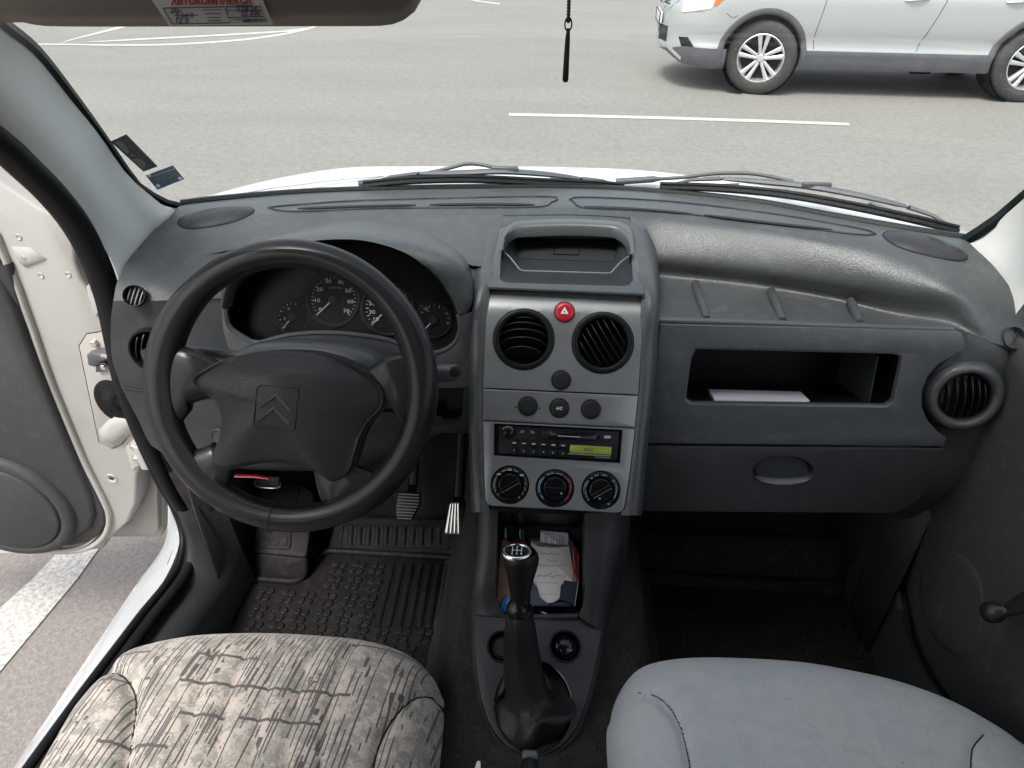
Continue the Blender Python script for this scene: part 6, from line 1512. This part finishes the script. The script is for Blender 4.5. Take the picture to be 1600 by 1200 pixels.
mb = MB(IF)
for x, a, b in ((670, 215, 290), (688, 230, 292), (728, 240, 294), (747, 225, 296), (783, 250, 298), (803, 210, 298), (820, 212, 300), (838, 220, 300), (856, 255, 302), (884, 285, 303)): mb.tube([iu(x, a, -.005)+(-.0053,), iu(x, b, -.005)+(-.0053,)], .00035, 4)
mb.tube([iu(665, 292, -.005)+(-.0053,), iu(890, 305, -.005)+(-.0053,)], .0003, 4)
for x in range(670, 885, 22): mb.text(random.choice('0123456789'), .005, *iu(x, 325, -.005), -.0052)
mb.build('receipt_print', M['ink'], rc_, smooth=0)
lw_ = flat('brown_wallet', [(262, 262), (305, 258), (345, 300), (340, 640), (345, 860), (300, 890), (235, 870), (222, 780), (232, 520), (248, 400)], -.022, -.004, 'brown', 'brown leather wallet wedged at the left of the console bin', 'wallet')
flat('red_case', [(330, 275), (390, 250), (500, 280), (500, 420), (330, 420)], -.028, -.010, 'darkred', 'dark red glossy case behind the gear knob in the bin', 'case')
pn_ = []
l1_ = flat('lighter', [(285, 145), (305, 145), (310, 240), (285, 240)], -.030, -.004, 'steel', 'slim metal lighter standing at the back of the bin', 'lighter')
l2_ = flat('pocket_knife', [(430, 150), (475, 150), (478, 270), (436, 275)], -.030, -.008, 'navy', 'dark pocket knife with a bright edge behind the gear knob', 'knife')
mb = MB(IF); mb.tube([iu(437, 155)+(-.007,), iu(430, 185)+(-.007,), iu(437, 240)+(-.007,)], .0007, 5); mb.build('knife_edge', M['chrome'], l2_)
bc = flat('blue_bottle_cap', [(345, 770), (300, 790), (262, 850), (252, 895), (268, 925), (300, 940), (340, 935)], -.020, .002, 'bluecap', 'bright blue plastic cap at the front left of the bin', 'bottle cap', rad=.004)
flat('cap_label', [(335, 805), (308, 850), (315, 885), (335, 900)], .0015, .0026, 'paper2', parent=bc)
cpf = KF.sub(0, 0, 0)
mb = MB(IF); u, v = iu(820, 1010, -.01); mb.lathe([(.0290, -.04), (.0290, -.006), (.0275, -.0045), (.0262, -.008), (.0262, -.038)], 40, (u, v), c0=False, c1=False); cupc = mb.build('bin_cup', M['black'], con, smooth=50)
pen = thing('pen', tuple(IF.w(*iu(740, 980), 0)), 'silver pen lying across the round cup at the front of the bin', 'pen')
mb = MB(IF); mb.tube([iu(632, 935)+(-.002,), iu(700, 965)+(-.002,), iu(835, 1020)+(-.003,)], [.0010, .0020, .0018], 8); mb.build('pen_barrel', M['alu'], pen)
mb = MB(IF); mb.tube([iu(835, 1020)+(-.003,), iu(860, 1010)+(-.002,), iu(880, 1016)+(-.002,)], .0009, 6); mb.build('pen_clip', M['chrome'], pen)
mb = MB(IF); mb.prism([iu(a, b) for a, b in ((890, 995), (935, 1003), (930, 1018), (893, 1012))], -.003, .0, .0008); tag(mb.build('foil_scrap', M['chrome'], None), 'crumpled silver foil scrap beside the pen', 'foil')

# white carton in the glovebox pocket
GZf = GF
bxp = [gu(1116, 622, -.03), gu(1265, 626, -.03), gu(1265, 660, -.03), gu(1114, 660, -.03)]
mb = MB(GF); mb.prism(bxp, -.075, -.03, .001); bx_ = mb.build('paper_box', M['paper2'], None, smooth=30); tag(bx_, 'flat white paper carton lying in the open glovebox pocket', 'box')
mb = MB(GF); mb.prism([gu(a, b, -.028) for a, b in ((1170, 633), (1188, 631), (1172, 628), (1150, 634))], -.03, -.0285); mb.build('box_tear', M['tray'], bx_, smooth=0)

# --- pedals
def pedal(name, px, z, deg, ribs, mat, label, ribdir, body='black', grp='foot pedals'):
    c = [sum(p[0] for p in px)/len(px), sum(p[1] for p in px)/len(px)]
    f = tilt(P(c[0], c[1], z=z), deg); t_ = thing(name, tuple(f.o), label, 'pedal', grp)
    ou = rpoly([f.uv(*p) for p in px], .006); mb = MB(f); mb.prism(ou, -.012, 0, .002); mb.build('pad', M[body], t_, smooth=40)
    xs_ = [p[0] for p in ou]; ys_ = [p[1] for p in ou]
    for k in range(ribs):
        mb = MB(f)
        if ribdir == 'h':
            y = min(ys_)+(max(ys_)-min(ys_))*(k+.7)/(ribs+.4); xx = [q for q in _cross(ou, y)]; mb.tube([(xx[0]+.002, y, .0005), (xx[1]-.002, y, .0005)], .0016, 6)
        else:
            s_ = (k+.7)/(ribs+.4); tl_, tr_, br_, bl_ = [V(f.uv(*p)) for p in px[:4]]
            a, b = tl_.lerp(tr_, s_), bl_.lerp(br_, s_); a, b = a.lerp(b, .05), b.lerp(a, .05); mb.tube([(a.x, a.y, .001), (b.x, b.y, .001)], .0024, 8)
        mb.build('rib', M[mat], t_)
    mb = MB(); mb.tube([f.w(0, 0, -.01), f.w(0, .04, -.06), f.o+V((0, .16, .10)), f.o+V((0, .20, .26))], .010, 8, flat=.5); mb.build('pedal_arm', M['black'], t_)
    return t_
def _cross(ou, y):
    xs_ = []
    for i in range(len(ou)):
        a, b = ou[i-1], ou[i]
        if (a[1]-y)*(b[1]-y) <= 0 and abs(a[1]-b[1]) > 1e-9: xs_.append(a[0]+(b[0]-a[0])*(y-a[1])/(b[1]-a[1]))
    return (min(xs_), max(xs_)) if xs_ else (0, 0)
zp = lambda a, b: (600+a/3.75, 540+b/3.75)
pedal('brake_pedal', [zp(80, 858), zp(212, 862), zp(213, 925), zp(160, 1028), zp(72, 1020), zp(66, 950)], -1.03, 52, 9, 'edge', 'ribbed black rubber brake pedal seen below the steering wheel rim', 'h')
pedal('accelerator_pedal', [zp(385, 920), zp(445, 915), zp(455, 1108), zp(352, 1105)], -1.05, 50, 4, 'alu', 'slim accelerator pedal with bright metal ribs left of the console', 'v', 'steel')
cl_ = pedal('clutch_pedal', [(399, 742), (438, 744), (436, 762), (400, 761)], -.98, 50, 1, 'black', 'black clutch pedal with a bright lower edge seen through the steering wheel', 'h')
mb = MB(); mb.tube(catmull([P(a, b, z=-.985) for a, b in ((399, 750), (401, 760), (435, 762), (437, 752))], 12), .0018, 6); mb.build('metal_edge', M['alu'], cl_)
rr0 = thing('bonnet_release', tuple(P(380, 744, z=-.86)), 'red strip under the dashboard seen through the steering wheel', 'release lever')
mb = MB(); mb.tube([P(357, 743, z=-.83), P(400, 744, z=-.83), P(420, 748, z=-.83)], [.004, .0045, .002], 8, flat=.5); mb.build('lever', M['redmetal'], rr0)

# --- floor mats
def ringbox(mb, fr, pts, h, w):
    q = [(p[0], p[1], h) for p in pts]; mb.tube(q+[q[0]], w, 6)
MF = Fr((0, 0, -1.168), (1, 0, 0), (0, 1, 0))
mm = lambda a, b, n=0.0: MF.uv(a, b, n)
mat1 = thing('floor_mat', (-.36, .95, -1.17), 'black rubber floor mat with round studs and ribs in the driver footwell', 'floor mat')
z3 = lambda a, b: (300+a/3.333, 680+b/3.333)
mp = [z3(305, 755), z3(560, 775), z3(690, 610), z3(1400, 650), z3(1440, 1000), z3(1330, 1300), z3(0, 1300), z3(190, 1010)]
mb = MB(MF); ou = rpoly([mm(*p) for p in mp], .02); mb.prism(ou, -.004, .002, .001); mb.build('mat_sheet', M['mat'], mat1, smooth=40)
mb = MB(MF); q = [(p[0], p[1], .006) for p in ou]; mb.tube(q+[q[0]], .007, 8); mb.build('mat_rim', M['mat'], mat1, smooth=60)
ins = [z3(290, 775), z3(590, 790), z3(715, 640), z3(1375, 655)]
mb = MB(MF)
cl = [(762, 695), (862, 695), (965, 700), (735, 772), (840, 775), (945, 785), (380, 832), (493, 845), (598, 852), (705, 860), (820, 865), (918, 870), (345, 922), (450, 935), (560, 945), (675, 948), (785, 955), (900, 962), (320, 1010), (430, 1015), (540, 1025), (650, 1030), (760, 1035), (870, 1040), (980, 1045), (1090, 1048), (1210, 1050), (420, 1100), (540, 1110), (660, 1115), (780, 1120), (900, 1125), (1010, 1130), (1120, 1130)]
for i, (a, b) in enumerate(cl):
    u, v = mm(*z3(a, b)); r_ = .0078; dd = .0088
    f = MF.sub(u, v, .002, R(-8)); mb.at(f)
    for sx, sy in ((-1, -1), (1, -1), (-1, 1), (1, 1)): mb.lathe([(r_, 0), (r_, .003), (r_*.8, .0042), (.0001, .0042)], 14, (sx*dd*.92, sy*dd), c0=False)
    s_ = 1 if i % 2 else -1
    mb.prism([(-dd-.004*s_, -s_*dd-.003), (-dd+.004, -s_*dd-.004), (dd+.004*s_, s_*dd+.003), (dd-.004, s_*dd+.004)], 0, .0034)
mb.build('stud_pattern', M['mat'], mat1, smooth=25)
mb = MB(MF)
for a, b, c, d_ in ((1045, 680, 965, 1000), (1095, 682, 1022, 1005), (1143, 682, 1078, 1008), (1190, 684, 1130, 1010), (1237, 684, 1182, 1012), (1285, 686, 1232, 1012), (1334, 686, 1284, 1014)):
    p, q = V(mm(*z3(a, b))), V(mm(*z3(c, d_))); mb.tube([(p.x, p.y, .003), (q.x, q.y, .003)], .0062, 8, flat=.6)
mb.build('mat_rib', M['mat'], mat1, smooth=60)
# toe part of the mat: sloping up to the pedals
TF2 = Fr(P(*z3(1040, 600), z=-1.168), (1, 0, .0), (0, .72, .70))
t2 = lambda a, b, n=0.0: TF2.uv(*z3(a, b), n)
mb = MB(TF2); mb.prism(rpoly([t2(700, 612), t2(1395, 640), t2(1400, 440), t2(760, 420)], .01), -.006, .002, .002)
mb.tube([t2(700, 606)+(.003,), t2(1380, 640)+(.003,)], .006, 8); mb.build('toe_board', M['mat'], mat1, smooth=50)
mb = MB(TF2)
for k in range(11): x = 830+k*46; mb.tube([t2(x, 478)+(.002,), t2(x-6, 572)+(.002,)], .0068, 8, flat=.6)
q = [t2(790, 465)+(.003,), t2(1345, 480)+(.003,), t2(1340, 590)+(.003,), t2(775, 580)+(.003,)]; mb.tube(q+[q[0]], .0025, 6)
mb.build('toe_rib', M['mat'], mat1, smooth=60)
# footrest
FF = Fr(P(*z3(440, 760), z=-1.165), (1, 0, 0), (0, .45, .89))
q2 = lambda a, b, n=0.0: FF.uv(*z3(a, b), n)
mb = MB(FF); mb.prism(rpoly([q2(300, 745), q2(560, 775), q2(598, 740), q2(600, 630), q2(330, 600)], [.01, .02, .01, .01, .01]), -.06, .0, .006)
mb.build('footrest_front', M['mat'], mat1, smooth=60)
FT = Fr(P(*z3(450, 610), pl=(FF.o, FF.n)), (1, 0, 0), (0, .86, .50))
q3 = lambda a, b, n=0.0: FT.uv(*z3(a, b), n)
mb = MB(FT); mb.prism(rpoly([q3(310, 612), q3(598, 640), q3(640, 300), q3(560, 250), q3(380, 250)], .012), -.03, .001, .004); mb.prism(rpoly([q3(340, 590), q3(515, 600), q3(520, 520), q3(560, 280), q3(360, 290)], .008), .0, .004, .002)
mb.build('footrest', M['mat'], mat1, smooth=60)
mb = MB(FT)
for k in range(8): u, v = q3(385+(k % 3)*45, 555-(k//3)*75, .004); mb.lathe([(.010, .003), (.009, .006), (.0001, .0065)], 12, (u, v), c0=False)
mb.build('footrest_stud', M['mat'], mat1, smooth=50)
mat2 = thing('floor_mat', (.40, .95, -1.17), 'black rubber floor mat in the dark passenger footwell', 'floor mat')
mp = [(962, 945), (975, 900), (1355, 925), (1385, 985), (1395, 1100), (1000, 1150), (955, 1060)]
mb = MB(MF); ou = rpoly([mm(*p) for p in mp], .03); mb.prism(ou, -.004, .003, .001); q = [(p[0], p[1], .008) for p in ou]; mb.tube(q+[q[0]], .008, 8); sheet2 = mb
T3 = Fr(P(1160, 905, z=-1.16), (1, .0, 0), (0, .72, .7)); q4 = lambda a, b, n=0.0: T3.uv(a, b, n)
mb = MB(T3); mb.prism(rpoly([q4(972, 922), q4(1360, 945), q4(1340, 905), q4(1160, 905), q4(972, 882)], .004), -.02, .012, .006); mb.prism(rpoly([q4(972, 890), q4(1350, 910), q4(1330, 840), q4(990, 830)], .01), -.02, .0, .004); mb.build('toe_board', M['mat'], mat2, smooth=50)
mb = sheet2
for (a, b) in ((1290, 968), (1316, 972), (1345, 975), (1322, 1010), (1345, 1020), (1270, 1005), (1240, 965), (1190, 970), (1140, 965), (1090, 960), (1040, 955), (1060, 1000), (1120, 1003), (1180, 1005), (1220, 1005)):
    u, v = mm(a, b); mb.at(MF.sub(u, v, .002))
    for sx, sy in ((-1, -1), (1, -1), (-1, 1), (1, 1)): mb.lathe([(.0075, 0), (.0075, .003), (.006, .0042), (.0001, .0042)], 12, (sx*.0085, sy*.009), c0=False)
mb.build('mat_sheet', M['mat'], mat2, smooth=25)
# --- car park surface
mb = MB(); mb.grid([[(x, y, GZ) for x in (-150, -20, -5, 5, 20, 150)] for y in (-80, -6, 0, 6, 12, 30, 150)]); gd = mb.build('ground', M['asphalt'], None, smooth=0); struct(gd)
def road(pts, h=.004, name='road_marking'):
    mb = MB(); ps = [P(a, b, z=GZ+h) for a, b in pts]; mb.add(ps, [tuple(range(len(ps)))]); return struct(mb.build(name, M['road_paint'], None, smooth=0))
road([(795, 176.5), (900, 178.5), (1060, 182.5), (1200, 187), (1326, 191.8), (1328, 196.2), (1200, 191.5), (1060, 187), (900, 183), (795, 181)])
road([(100, 852), (158, 852), (120, 905), (70, 965), (0, 1049), (-60, 1120), (-60, 1020), (0, 950), (50, 905)])
z5 = lambda a, b: (a/2.2857, b/2.2857)
def stripe(cpx, wpx, n=40):
    c = catmull([V((a, b, 0)) for a, b in cpx], n); mb = MB(); l, r_ = [], []
    for i, p in enumerate(c):
        t = (c[min(i+1, n-1)]-c[max(i-1, 0)]).normalized(); s = V((-t.y, t.x, 0)); w = wpx[0]+(wpx[1]-wpx[0])*i/(n-1)
        l.append(P(p.x+s.x*w/2, p.y+s.y*w/2, z=GZ+.004)); r_.append(P(p.x-s.x*w/2, p.y-s.y*w/2, z=GZ+.004))
    mb.grid([l, r_]); return struct(mb.build('road_marking', M['road_paint'], None, smooth=0))
stripe([z5(60, 159), z5(210, 158), z5(420, 161), z5(620, 158), z5(820, 146), z5(960, 130), z5(1060, 112), z5(1120, 96), z5(1160, 78), z5(1180, 50)], (2, 3))
road([z5(205, 157), z5(270, 140), z5(480, 90), z5(540, 70), z5(500, 70), z5(440, 90), z5(245, 142)], .0045)
road([z5(240, 154), z5(480, 138), z5(760, 124), z5(1000, 110), z5(1090, 100), z5(1080, 110), z5(900, 122), z5(700, 133), z5(440, 146)], .005)
road([z5(470, 88), z5(700, 82), z5(800, 70), z5(600, 74)], .0045)
stripe([(722, -3), (750, 2), (781, 6)], (2, 2))

# --- silver SUV crossing in front
w0 = P(1178, 149, z=GZ); w1 = P(1592, 161.5, z=GZ); du = (w1-w0); print('SUV', w0, w1, du.length)
SF = Fr(w0, du, (0, 0, 1)); WB = du.length
suv = thing('silver_suv', tuple(w0), 'silver compact SUV crossing the car park at the upper right', 'car')
SC = WB/2.705
def hw(u):
    if u < -.25: x = (-.25-u)/.775; return .90*max(.0, 1-min(1, x)**2.9)**(1/2.4)
    if u > 2.95: x = (u-2.95)/.80; return .90*max(.0, 1-min(1, x)**3.2)**(1/2.6)
    return .90
CW = -.90
vtp = [(-.95, .80), (-.90, .90), (-.75, .99), (-.4, 1.07), (.1, 1.13), (.55, 1.17), (3.0, 1.17), (3.5, 1.14), (3.75, 1.0)]
def interp(tb, x):
    if x <= tb[0][0]: return tb[0][1]
    for (a, b), (c, d_) in zip(tb, tb[1:]):
        if x <= c: return b+(d_-b)*(x-a)/(c-a)
    return tb[-1][1]
def prof(v): return interp([(.20, .90), (.30, .955), (.42, .975), (.47, .962), (.54, .948), (.62, .985), (.80, 1.0), (.92, .998), (1.0, .985), (1.08, .955), (1.14, .88), (1.18, .80)], v)
def vb(u): return interp([(-.95, .36), (-.80, .27), (-.5, .24), (.3, .27), (2.4, .27), (3.3, .30), (3.75, .40)], u)
def nose(v): return interp([(.2, .05), (.35, .01), (.5, 0), (.65, .0), (.80, .02), (.95, .07), (1.1, .16)], v)
def bn_(u, v):
    return CW+hw(u-nose(v)*max(0, min(1, (-u-.2)/.6)))*prof(v)
us = [-1.025, -1.02, -1.01, -.99, -.96, -.91, -.84, -.75, -.6, -.5, -.4, -.3, -.2, 0, .2, .4, .6, .9, 1.2, 1.5, 1.8, 2.1, 2.4, 2.7, 2.95, 3.1, 3.25, 3.4, 3.5, 3.6, 3.68, 3.73, 3.75]
secs = []
for u in us:
    t_ = interp(vtp, u); b_ = vb(u); col = []
    for k in range(15): v = b_+(t_-b_)*k/14; col.append((u, v, bn_(u, v)))
    top = [(u, t_+.035*(1-((f-.5)*2)**2), col[-1][2]+(2*(CW-col[-1][2]))*f) for f in (.15, .35, .5, .65, .85)]
    far = [(u, p[1], 2*CW-p[2]) for p in reversed(col)]
    secs.append([tuple(c*SC for c in p) for p in col+top+far])
mb = MB(SF); mb.rings(secs); cu = MB(SF)
for wx in (0, 2.705):
    cu.prism(circ(wx*SC, .375*SC, .405*SC, 48), -.42, .3); cu.prism(circ(wx*SC, .375*SC, .405*SC, 48), -2.1, -1.38)
body = mb.build('body', M['silver'], suv, cut=cu, smooth=50)
for wx in (0, 2.705):
    mb = MB(SF); c = (wx*SC, .375*SC); mb.lathe([(.402, -.36), (.402, -.03)], 40, c, c0=True, c1=False); mb.build('wheel_arch_liner', M['hole'], suv, smooth=50)
mb = MB(SF); mb.box((1.35, .40, -.9), (4.2, .25, 1.45)); mb.build('underbody', M['hole'], suv)
# body patches laid on the skin
def patch(name, pts, mat, off=.006, th=.012, par=None, n=0):
    """pts in (u,v) of the side view; follows the curved skin"""
    P2 = pts
    vs = [(a*SC, b*SC, (bn_(a, b)+off)*SC) for a, b in P2]; bk = [(a*SC, b*SC, (bn_(a, b)-th)*SC) for a, b in P2]
    mb = MB(SF); mb.rings([bk, vs], True, True); return mb.build(name, M[mat], par or suv, smooth=30)
def gridpatch(name, u0, u1, vlo, vhi, mat, off=.008, nu=24, nv=4, par=None, edge=.012):
    mb = MB(SF); rows_ = []
    for j in range(-1, nv+2):
        row = []
        for i in range(-1, nu+2):
            ii, jj = min(max(i, 0), nu), min(max(j, 0), nv); u = u0+(u1-u0)*ii/nu
            a, b = (vlo(u) if callable(vlo) else vlo), (vhi(u) if callable(vhi) else vhi); v = a+(b-a)*jj/nv
            o = off if (i == ii and j == jj) else -.02
            row.append((u*SC, v*SC, (bn_(u, v)+o)*SC))
        rows_.append(row)
    mb.grid(rows_); return mb.build(name, M[mat], par or suv, smooth=40)
def quadpatch(name, px4, mat, off=.006, par=None, n=10):
    c = [onbody(*p) for p in px4]
    if None in c: print('quadpatch miss', name, c); return None
    c = [V((a, b)) for a, b in c]; mb = MB(SF); rows_ = []
    for j in range(-1, n+2):
        row = []
        for i in range(-1, n+2):
            ii, jj = min(max(i, 0), n), min(max(j, 0), n); s_, t_ = ii/n, jj/n
            q = c[0].lerp(c[1], s_).lerp(c[3].lerp(c[2], s_), t_); o = off if (ii == i and jj == j) else -.012
            row.append((q.x*SC, q.y*SC, (bn_(q.x, q.y)+o)*SC))
        rows_.append(row)
    mb.grid(rows_); return mb.build(name, M[mat], par or suv, smooth=40)
def onbody(px, py):
    r = ray(px, py); lo_, hi_ = 5.0, 14.0; k = lo_; prev = None
    while k < hi_:
        p = r*k-SF.o; u, v, n_ = p.dot(SF.u)/SC, p.dot(SF.v)/SC, p.dot(SF.n)/SC
        if -1.02 <= u <= 3.75 and n_ < bn_(u, v) and v < 1.2: return u, v
        k += .004
    return None
# cladding: sills, arches, bumper foot
gridpatch('sill_cladding', .43, 2.28, .27, .385, 'clad', .020, 20, 3); gridpatch('sill_cladding', .43, 2.28, .385, .445, 'clad', .012, 20, 3)
for wx in (0, 2.705):
    mb = MB(SF); rws = []
    for k in range(-1, 33):
        a = R(-14+208*min(max(k, 0), 31)/31); row = []
        for rr5, oo in ((.398, -.06), (.400, .010), (.425, .024), (.455, .020), (.462, -.012)):
            u, v = wx+rr5*math.cos(a)/1, .375+rr5*math.sin(a); row.append((u*SC, v*SC, (bn_(u, max(v, .25))+oo-(.0 if 0 <= k <= 31 else .04))*SC))
        rws.append(row)
    mb.grid(rws); mb.build('arch_cladding', M['clad'], suv, smooth=60)
gridpatch('bumper_cladding', -1.0, -.36, lambda u: vb(u)+.0, lambda u: .44 if u > -.8 else .44-(-.8-u)*.35, 'clad', .012, 26, 4)
gridpatch('bumper_lip', -1.02, -.80, lambda u: vb(u)+.02+(-.80-u)*.12, lambda u: vb(u)+.06+(-.80-u)*.15, 'alloy', .022, 12, 3)
# lower dark intake, fog recess, plate, grille, headlamp
def pb(*pts): return [q for q in (onbody(a, b) for a, b in pts) if q]
zv = lambda a, b: (1000+a/5.333, b/5.333)
gridpatch('lower_intake', -1.022, -.955, .44, .60, 'hole', .006, 8, 4)
fg = quadpatch('fog_lamp_recess', [zv(318, 304), zv(398, 308), zv(458, 412), zv(350, 408)], 'black_gloss', .004)
quadpatch('fog_lamp_trim', [zv(270, 408), zv(492, 420), zv(490, 434), zv(272, 420)], 'alloy', .006)
hl = quadpatch('headlamp', [zv(360, -40), zv(716, -40), zv(600, 62), zv(345, 84)], 'lamp_glass', .006)
quadpatch('daylight_strip', [zv(345, 76), zv(592, 50), zv(592, 68), zv(352, 98)], 'white_print', .010, par=hl)
quadpatch('indicator', [zv(640, -30), zv(722, -26), zv(640, 44), zv(606, 48)], 'orange', .010, par=hl)
quadpatch('lamp_inner', [zv(420, -20), zv(570, -20), zv(560, 34), zv(400, 46)], 'chrome', .009, par=hl)
gridpatch('grille', -1.023, -.955, .80, .98, 'black_gloss', .006, 8, 4)
patch('chrome_grille_bar', pb(zv(160, -10), zv(215, -20), zv(330, -30), zv(318, 5), zv(250, 60), zv(185, 120), zv(150, 100), zv(205, 50), zv(240, 10)), 'chrome', .014)
# number plate on the nose
mb = MB(SF); fpf = Fr(SF.w(-.955*SC, .645*SC, -.72*SC), SF.n, SF.v)
nf = Fr(SF.w(-.962*SC, .66*SC, -.78*SC), (SF.n*-1+SF.u*-.0), SF.v); 
nf = Fr(SF.w(-1.035*SC, .665*SC, -.80*SC), -1*SF.n, SF.v)
if nf.n.dot(SF.u) > 0: nf = Fr(nf.o, SF.n, SF.v)
mb = MB(nf); mb.prism(rrect(0, 0, .52, .115, .01), -.02, .004, .002); npl = mb.build('number_plate', M['paper2'], suv)
mb = MB(nf); q = [(a, b, .005) for a, b in rrect(0, 0, .525, .12, .01)]; mb.tube(q+[q[0]], .006, 6); mb.build('plate_frame', M['black'], npl)
# door gaps, handle
mb = MB(SF)
def gap(pts, r=.004): mb.tube([(a*SC, b*SC, (bn_(a, b)+.001)*SC) for a, b in catmull_uv(pts, 16)], r, 5)
def catmull_uv(pts, n): return [(p.x, p.y) for p in catmull([V((a, b, 0)) for a, b in pts], n)]
gap([(.52, .46), (.50, .6), (.53, .85), (.56, 1.15)]); gap([(1.54, .46), (1.56, .55), (1.66, .85), (1.74, 1.15)]); gap([(2.40, .60), (2.56, .9), (2.66, 1.15)]); gap([(-.42, .78), (-.36, .74), (-.30, .76)], .003)
mb.build('door_gap', M['clad'], suv)
mb = MB(SF)
for a in (1.40, 2.35): mb.tube([((a+t_)*SC, .93*SC+.01*math.sin(t_*9), (bn_(a, .93)+.03*math.sin(math.pi*min(1, max(0, (t_+.11)/.22))))*SC) for t_ in (-.11, -.07, 0, .07, .11)], .014, 8); 
mb.build('door_handle', M['silver'], suv, smooth=60)
# greenhouse above the frame
gs = []
for u, h, wf in ((.45, 1.17, .86), (.75, 1.36, .80), (1.15, 1.58, .72), (1.5, 1.655, .69), (2.4, 1.67, .68), (3.0, 1.61, .67), (3.35, 1.50, .66), (3.62, 1.17, .74)):
    gs.append([(u*SC, (1.15+(h-1.15)*s_)*SC, (CW+.9*(.90+(wf-.90)*s_)*q_)*SC) for s_, q_ in ((0, 1), (.5, 1), (.92, 1), (1, .9), (1.02, 0), (1, -.9), (.92, -1), (.5, -1), (0, -1))])
mb = MB(SF); mb.rings(gs); mb.build('greenhouse', M['dark_glass'], suv, smooth=40)
mb = MB(SF); mb.grid([[(p[0], p[1]+.012, p[2]) for p in g_[2:7]] for g_ in gs[2:7]]); mb.build('roof', M['silver'], suv, smooth=50, solid=.02)
# wheels
def carwheel(name, u, turn):
    f = SF.sub(u*SC, .360*SC, -.02, 0, 0, R(turn)); mb = MB(f); r_ = .360*SC
    mb.lathe([(.228, -.225), (.27, -.235), (r_*.93, -.225), (r_*.99, -.205), (r_, -.17), (r_, -.06), (r_*.99, -.025), (r_*.93, -.004), (.29, .006), (.252, .004), (.238, -.004), (.230, -.05)], 56, c0=False, c1=False); t_ = mb.build('wheel', M['tyre'], suv, smooth=50)
    mb = MB(f); mb.lathe([(.238, -.010), (.242, .002), (.234, .006), (.226, -.004), (.214, -.05), (.20, -.18)], 48, c0=False, c1=False); mb.build('rim', M['alloy'], t_, smooth=50)
    mb = MB(f); mb.lathe([(.205, -.10), (.0001, -.10)], 32, c0=False, c1=False); mb.build('brake_backing', M['hole'], t_)
    mb = MB(f)
    for k in range(5):
        for s_ in (-1, 1):
            a0 = R(90+72*k+s_*17); a1 = R(90+72*k+s_*11); p0 = V((.045*math.cos(a0), .045*math.sin(a0), 0)); p1 = V((.226*math.cos(a1), .226*math.sin(a1), 0))
            t2_ = (p1-p0).normalized(); sd = V((-t2_.y, t2_.x, 0))
            mb.rings([[p+sd*w+V((0, 0, z)) for w, z in ((-w_, -.05), (w_, -.05), (w_, h_-.006), (w_*.5, h_), (-w_*.5, h_), (-w_, h_-.006))] for p, w_, h_ in ((p0, .014, -.010), (p0.lerp(p1, .5), .0175, -.004), (p1, .024, .000))])
    mb.build('spoke', M['alloy'], t_, smooth=30)
    mb = MB(f); mb.lathe([(.060, -.05), (.058, -.016), (.034, -.010), (.030, -.004), (.0001, -.002)], 30, c0=False); mb.build('hub_cap', M['alloy'], t_, smooth=40)
    mb = MB(f)
    for k in range(5): a = R(54+72*k); mb.lathe([(.009, -.012), (.0085, -.0105), (.0001, -.0105)], 8, (.045*math.cos(a), .045*math.sin(a)))
    mb.build('wheel_nut', M['hole'], t_)
carwheel('front', 0, -13); carwheel('rear', 2.705, 0)
for wx in (0, 2.705):
    mb = MB(SF.sub(wx*SC, .36*SC, -1.56)); r_ = .36*SC; mb.lathe([(.1, -.22), (r_*.93, -.225), (r_, -.18), (r_, -.05), (r_*.93, 0), (.1, -.01)], 40); mb.build('wheel', M['tyre'], suv, smooth=50)
mb = MB(SF); mb.box((1.82, .25, -.5), (.22, .10, .3)); mb.build('exhaust_box', M['hole'], suv, bevel=.02)

# --- camera, sun, sky
cam = bpy.data.cameras.new('camera'); co = bpy.data.objects.new('camera', cam); COL.objects.link(co)
cam.sensor_width = 36; cam.lens = F/1600*36; cam.clip_start = .01; cam.clip_end = 2000
rx_, dn_, fw_ = [V((T[i], L[i], -D[i])) for i in range(3)]
m = Matrix.Identity(4)
for i in range(3): m[i][0] = rx_[i]; m[i][1] = -dn_[i]; m[i][2] = -fw_[i]
co.matrix_world = m; scene.camera = co
w = bpy.data.worlds.new('World'); scene.world = w; w.use_nodes = True
bg = w.node_tree.nodes['Background']; sky = w.node_tree.nodes.new('ShaderNodeTexSky'); sky.sky_type = 'NISHITA'; sky.sun_disc = False
EL, AZ = SUN_EL, SUN_AZ       # azimuth measured clockwise from +Y
sky.sun_elevation = R(EL); sky.sun_rotation = R(AZ); sky.dust_density = 4.0; sky.air_density = 1.0; sky.ozone_density = 1.0
hs = w.node_tree.nodes.new('ShaderNodeHueSaturation'); hs.inputs['Saturation'].default_value = .38; w.node_tree.links.new(sky.outputs[0], hs.inputs['Color']); w.node_tree.links.new(hs.outputs[0], bg.inputs[0]); bg.inputs[1].default_value = SKY
sn = bpy.data.lights.new('sun', 'SUN'); so_ = bpy.data.objects.new('sun', sn); COL.objects.link(so_)
sn.energy = SUN; sn.angle = R(14); sn.color = (1, .97, .93)
dv = V((math.sin(R(AZ))*math.cos(R(EL)), math.cos(R(AZ))*math.cos(R(EL)), math.sin(R(EL))))
so_.rotation_euler = (-dv).to_track_quat('-Z', 'Y').to_euler()
scene.cycles.max_bounces = 6; scene.cycles.diffuse_bounces = 3; scene.cycles.glossy_bounces = 3; scene.cycles.transparent_max_bounces = 10
scene.view_settings.view_transform = 'Standard'; scene.view_settings.look = 'None'; scene.view_settings.exposure = EXPO; scene.view_settings.gamma = 1
for o in list(bpy.data.objects):
    if '_w' in o: del o['_w']
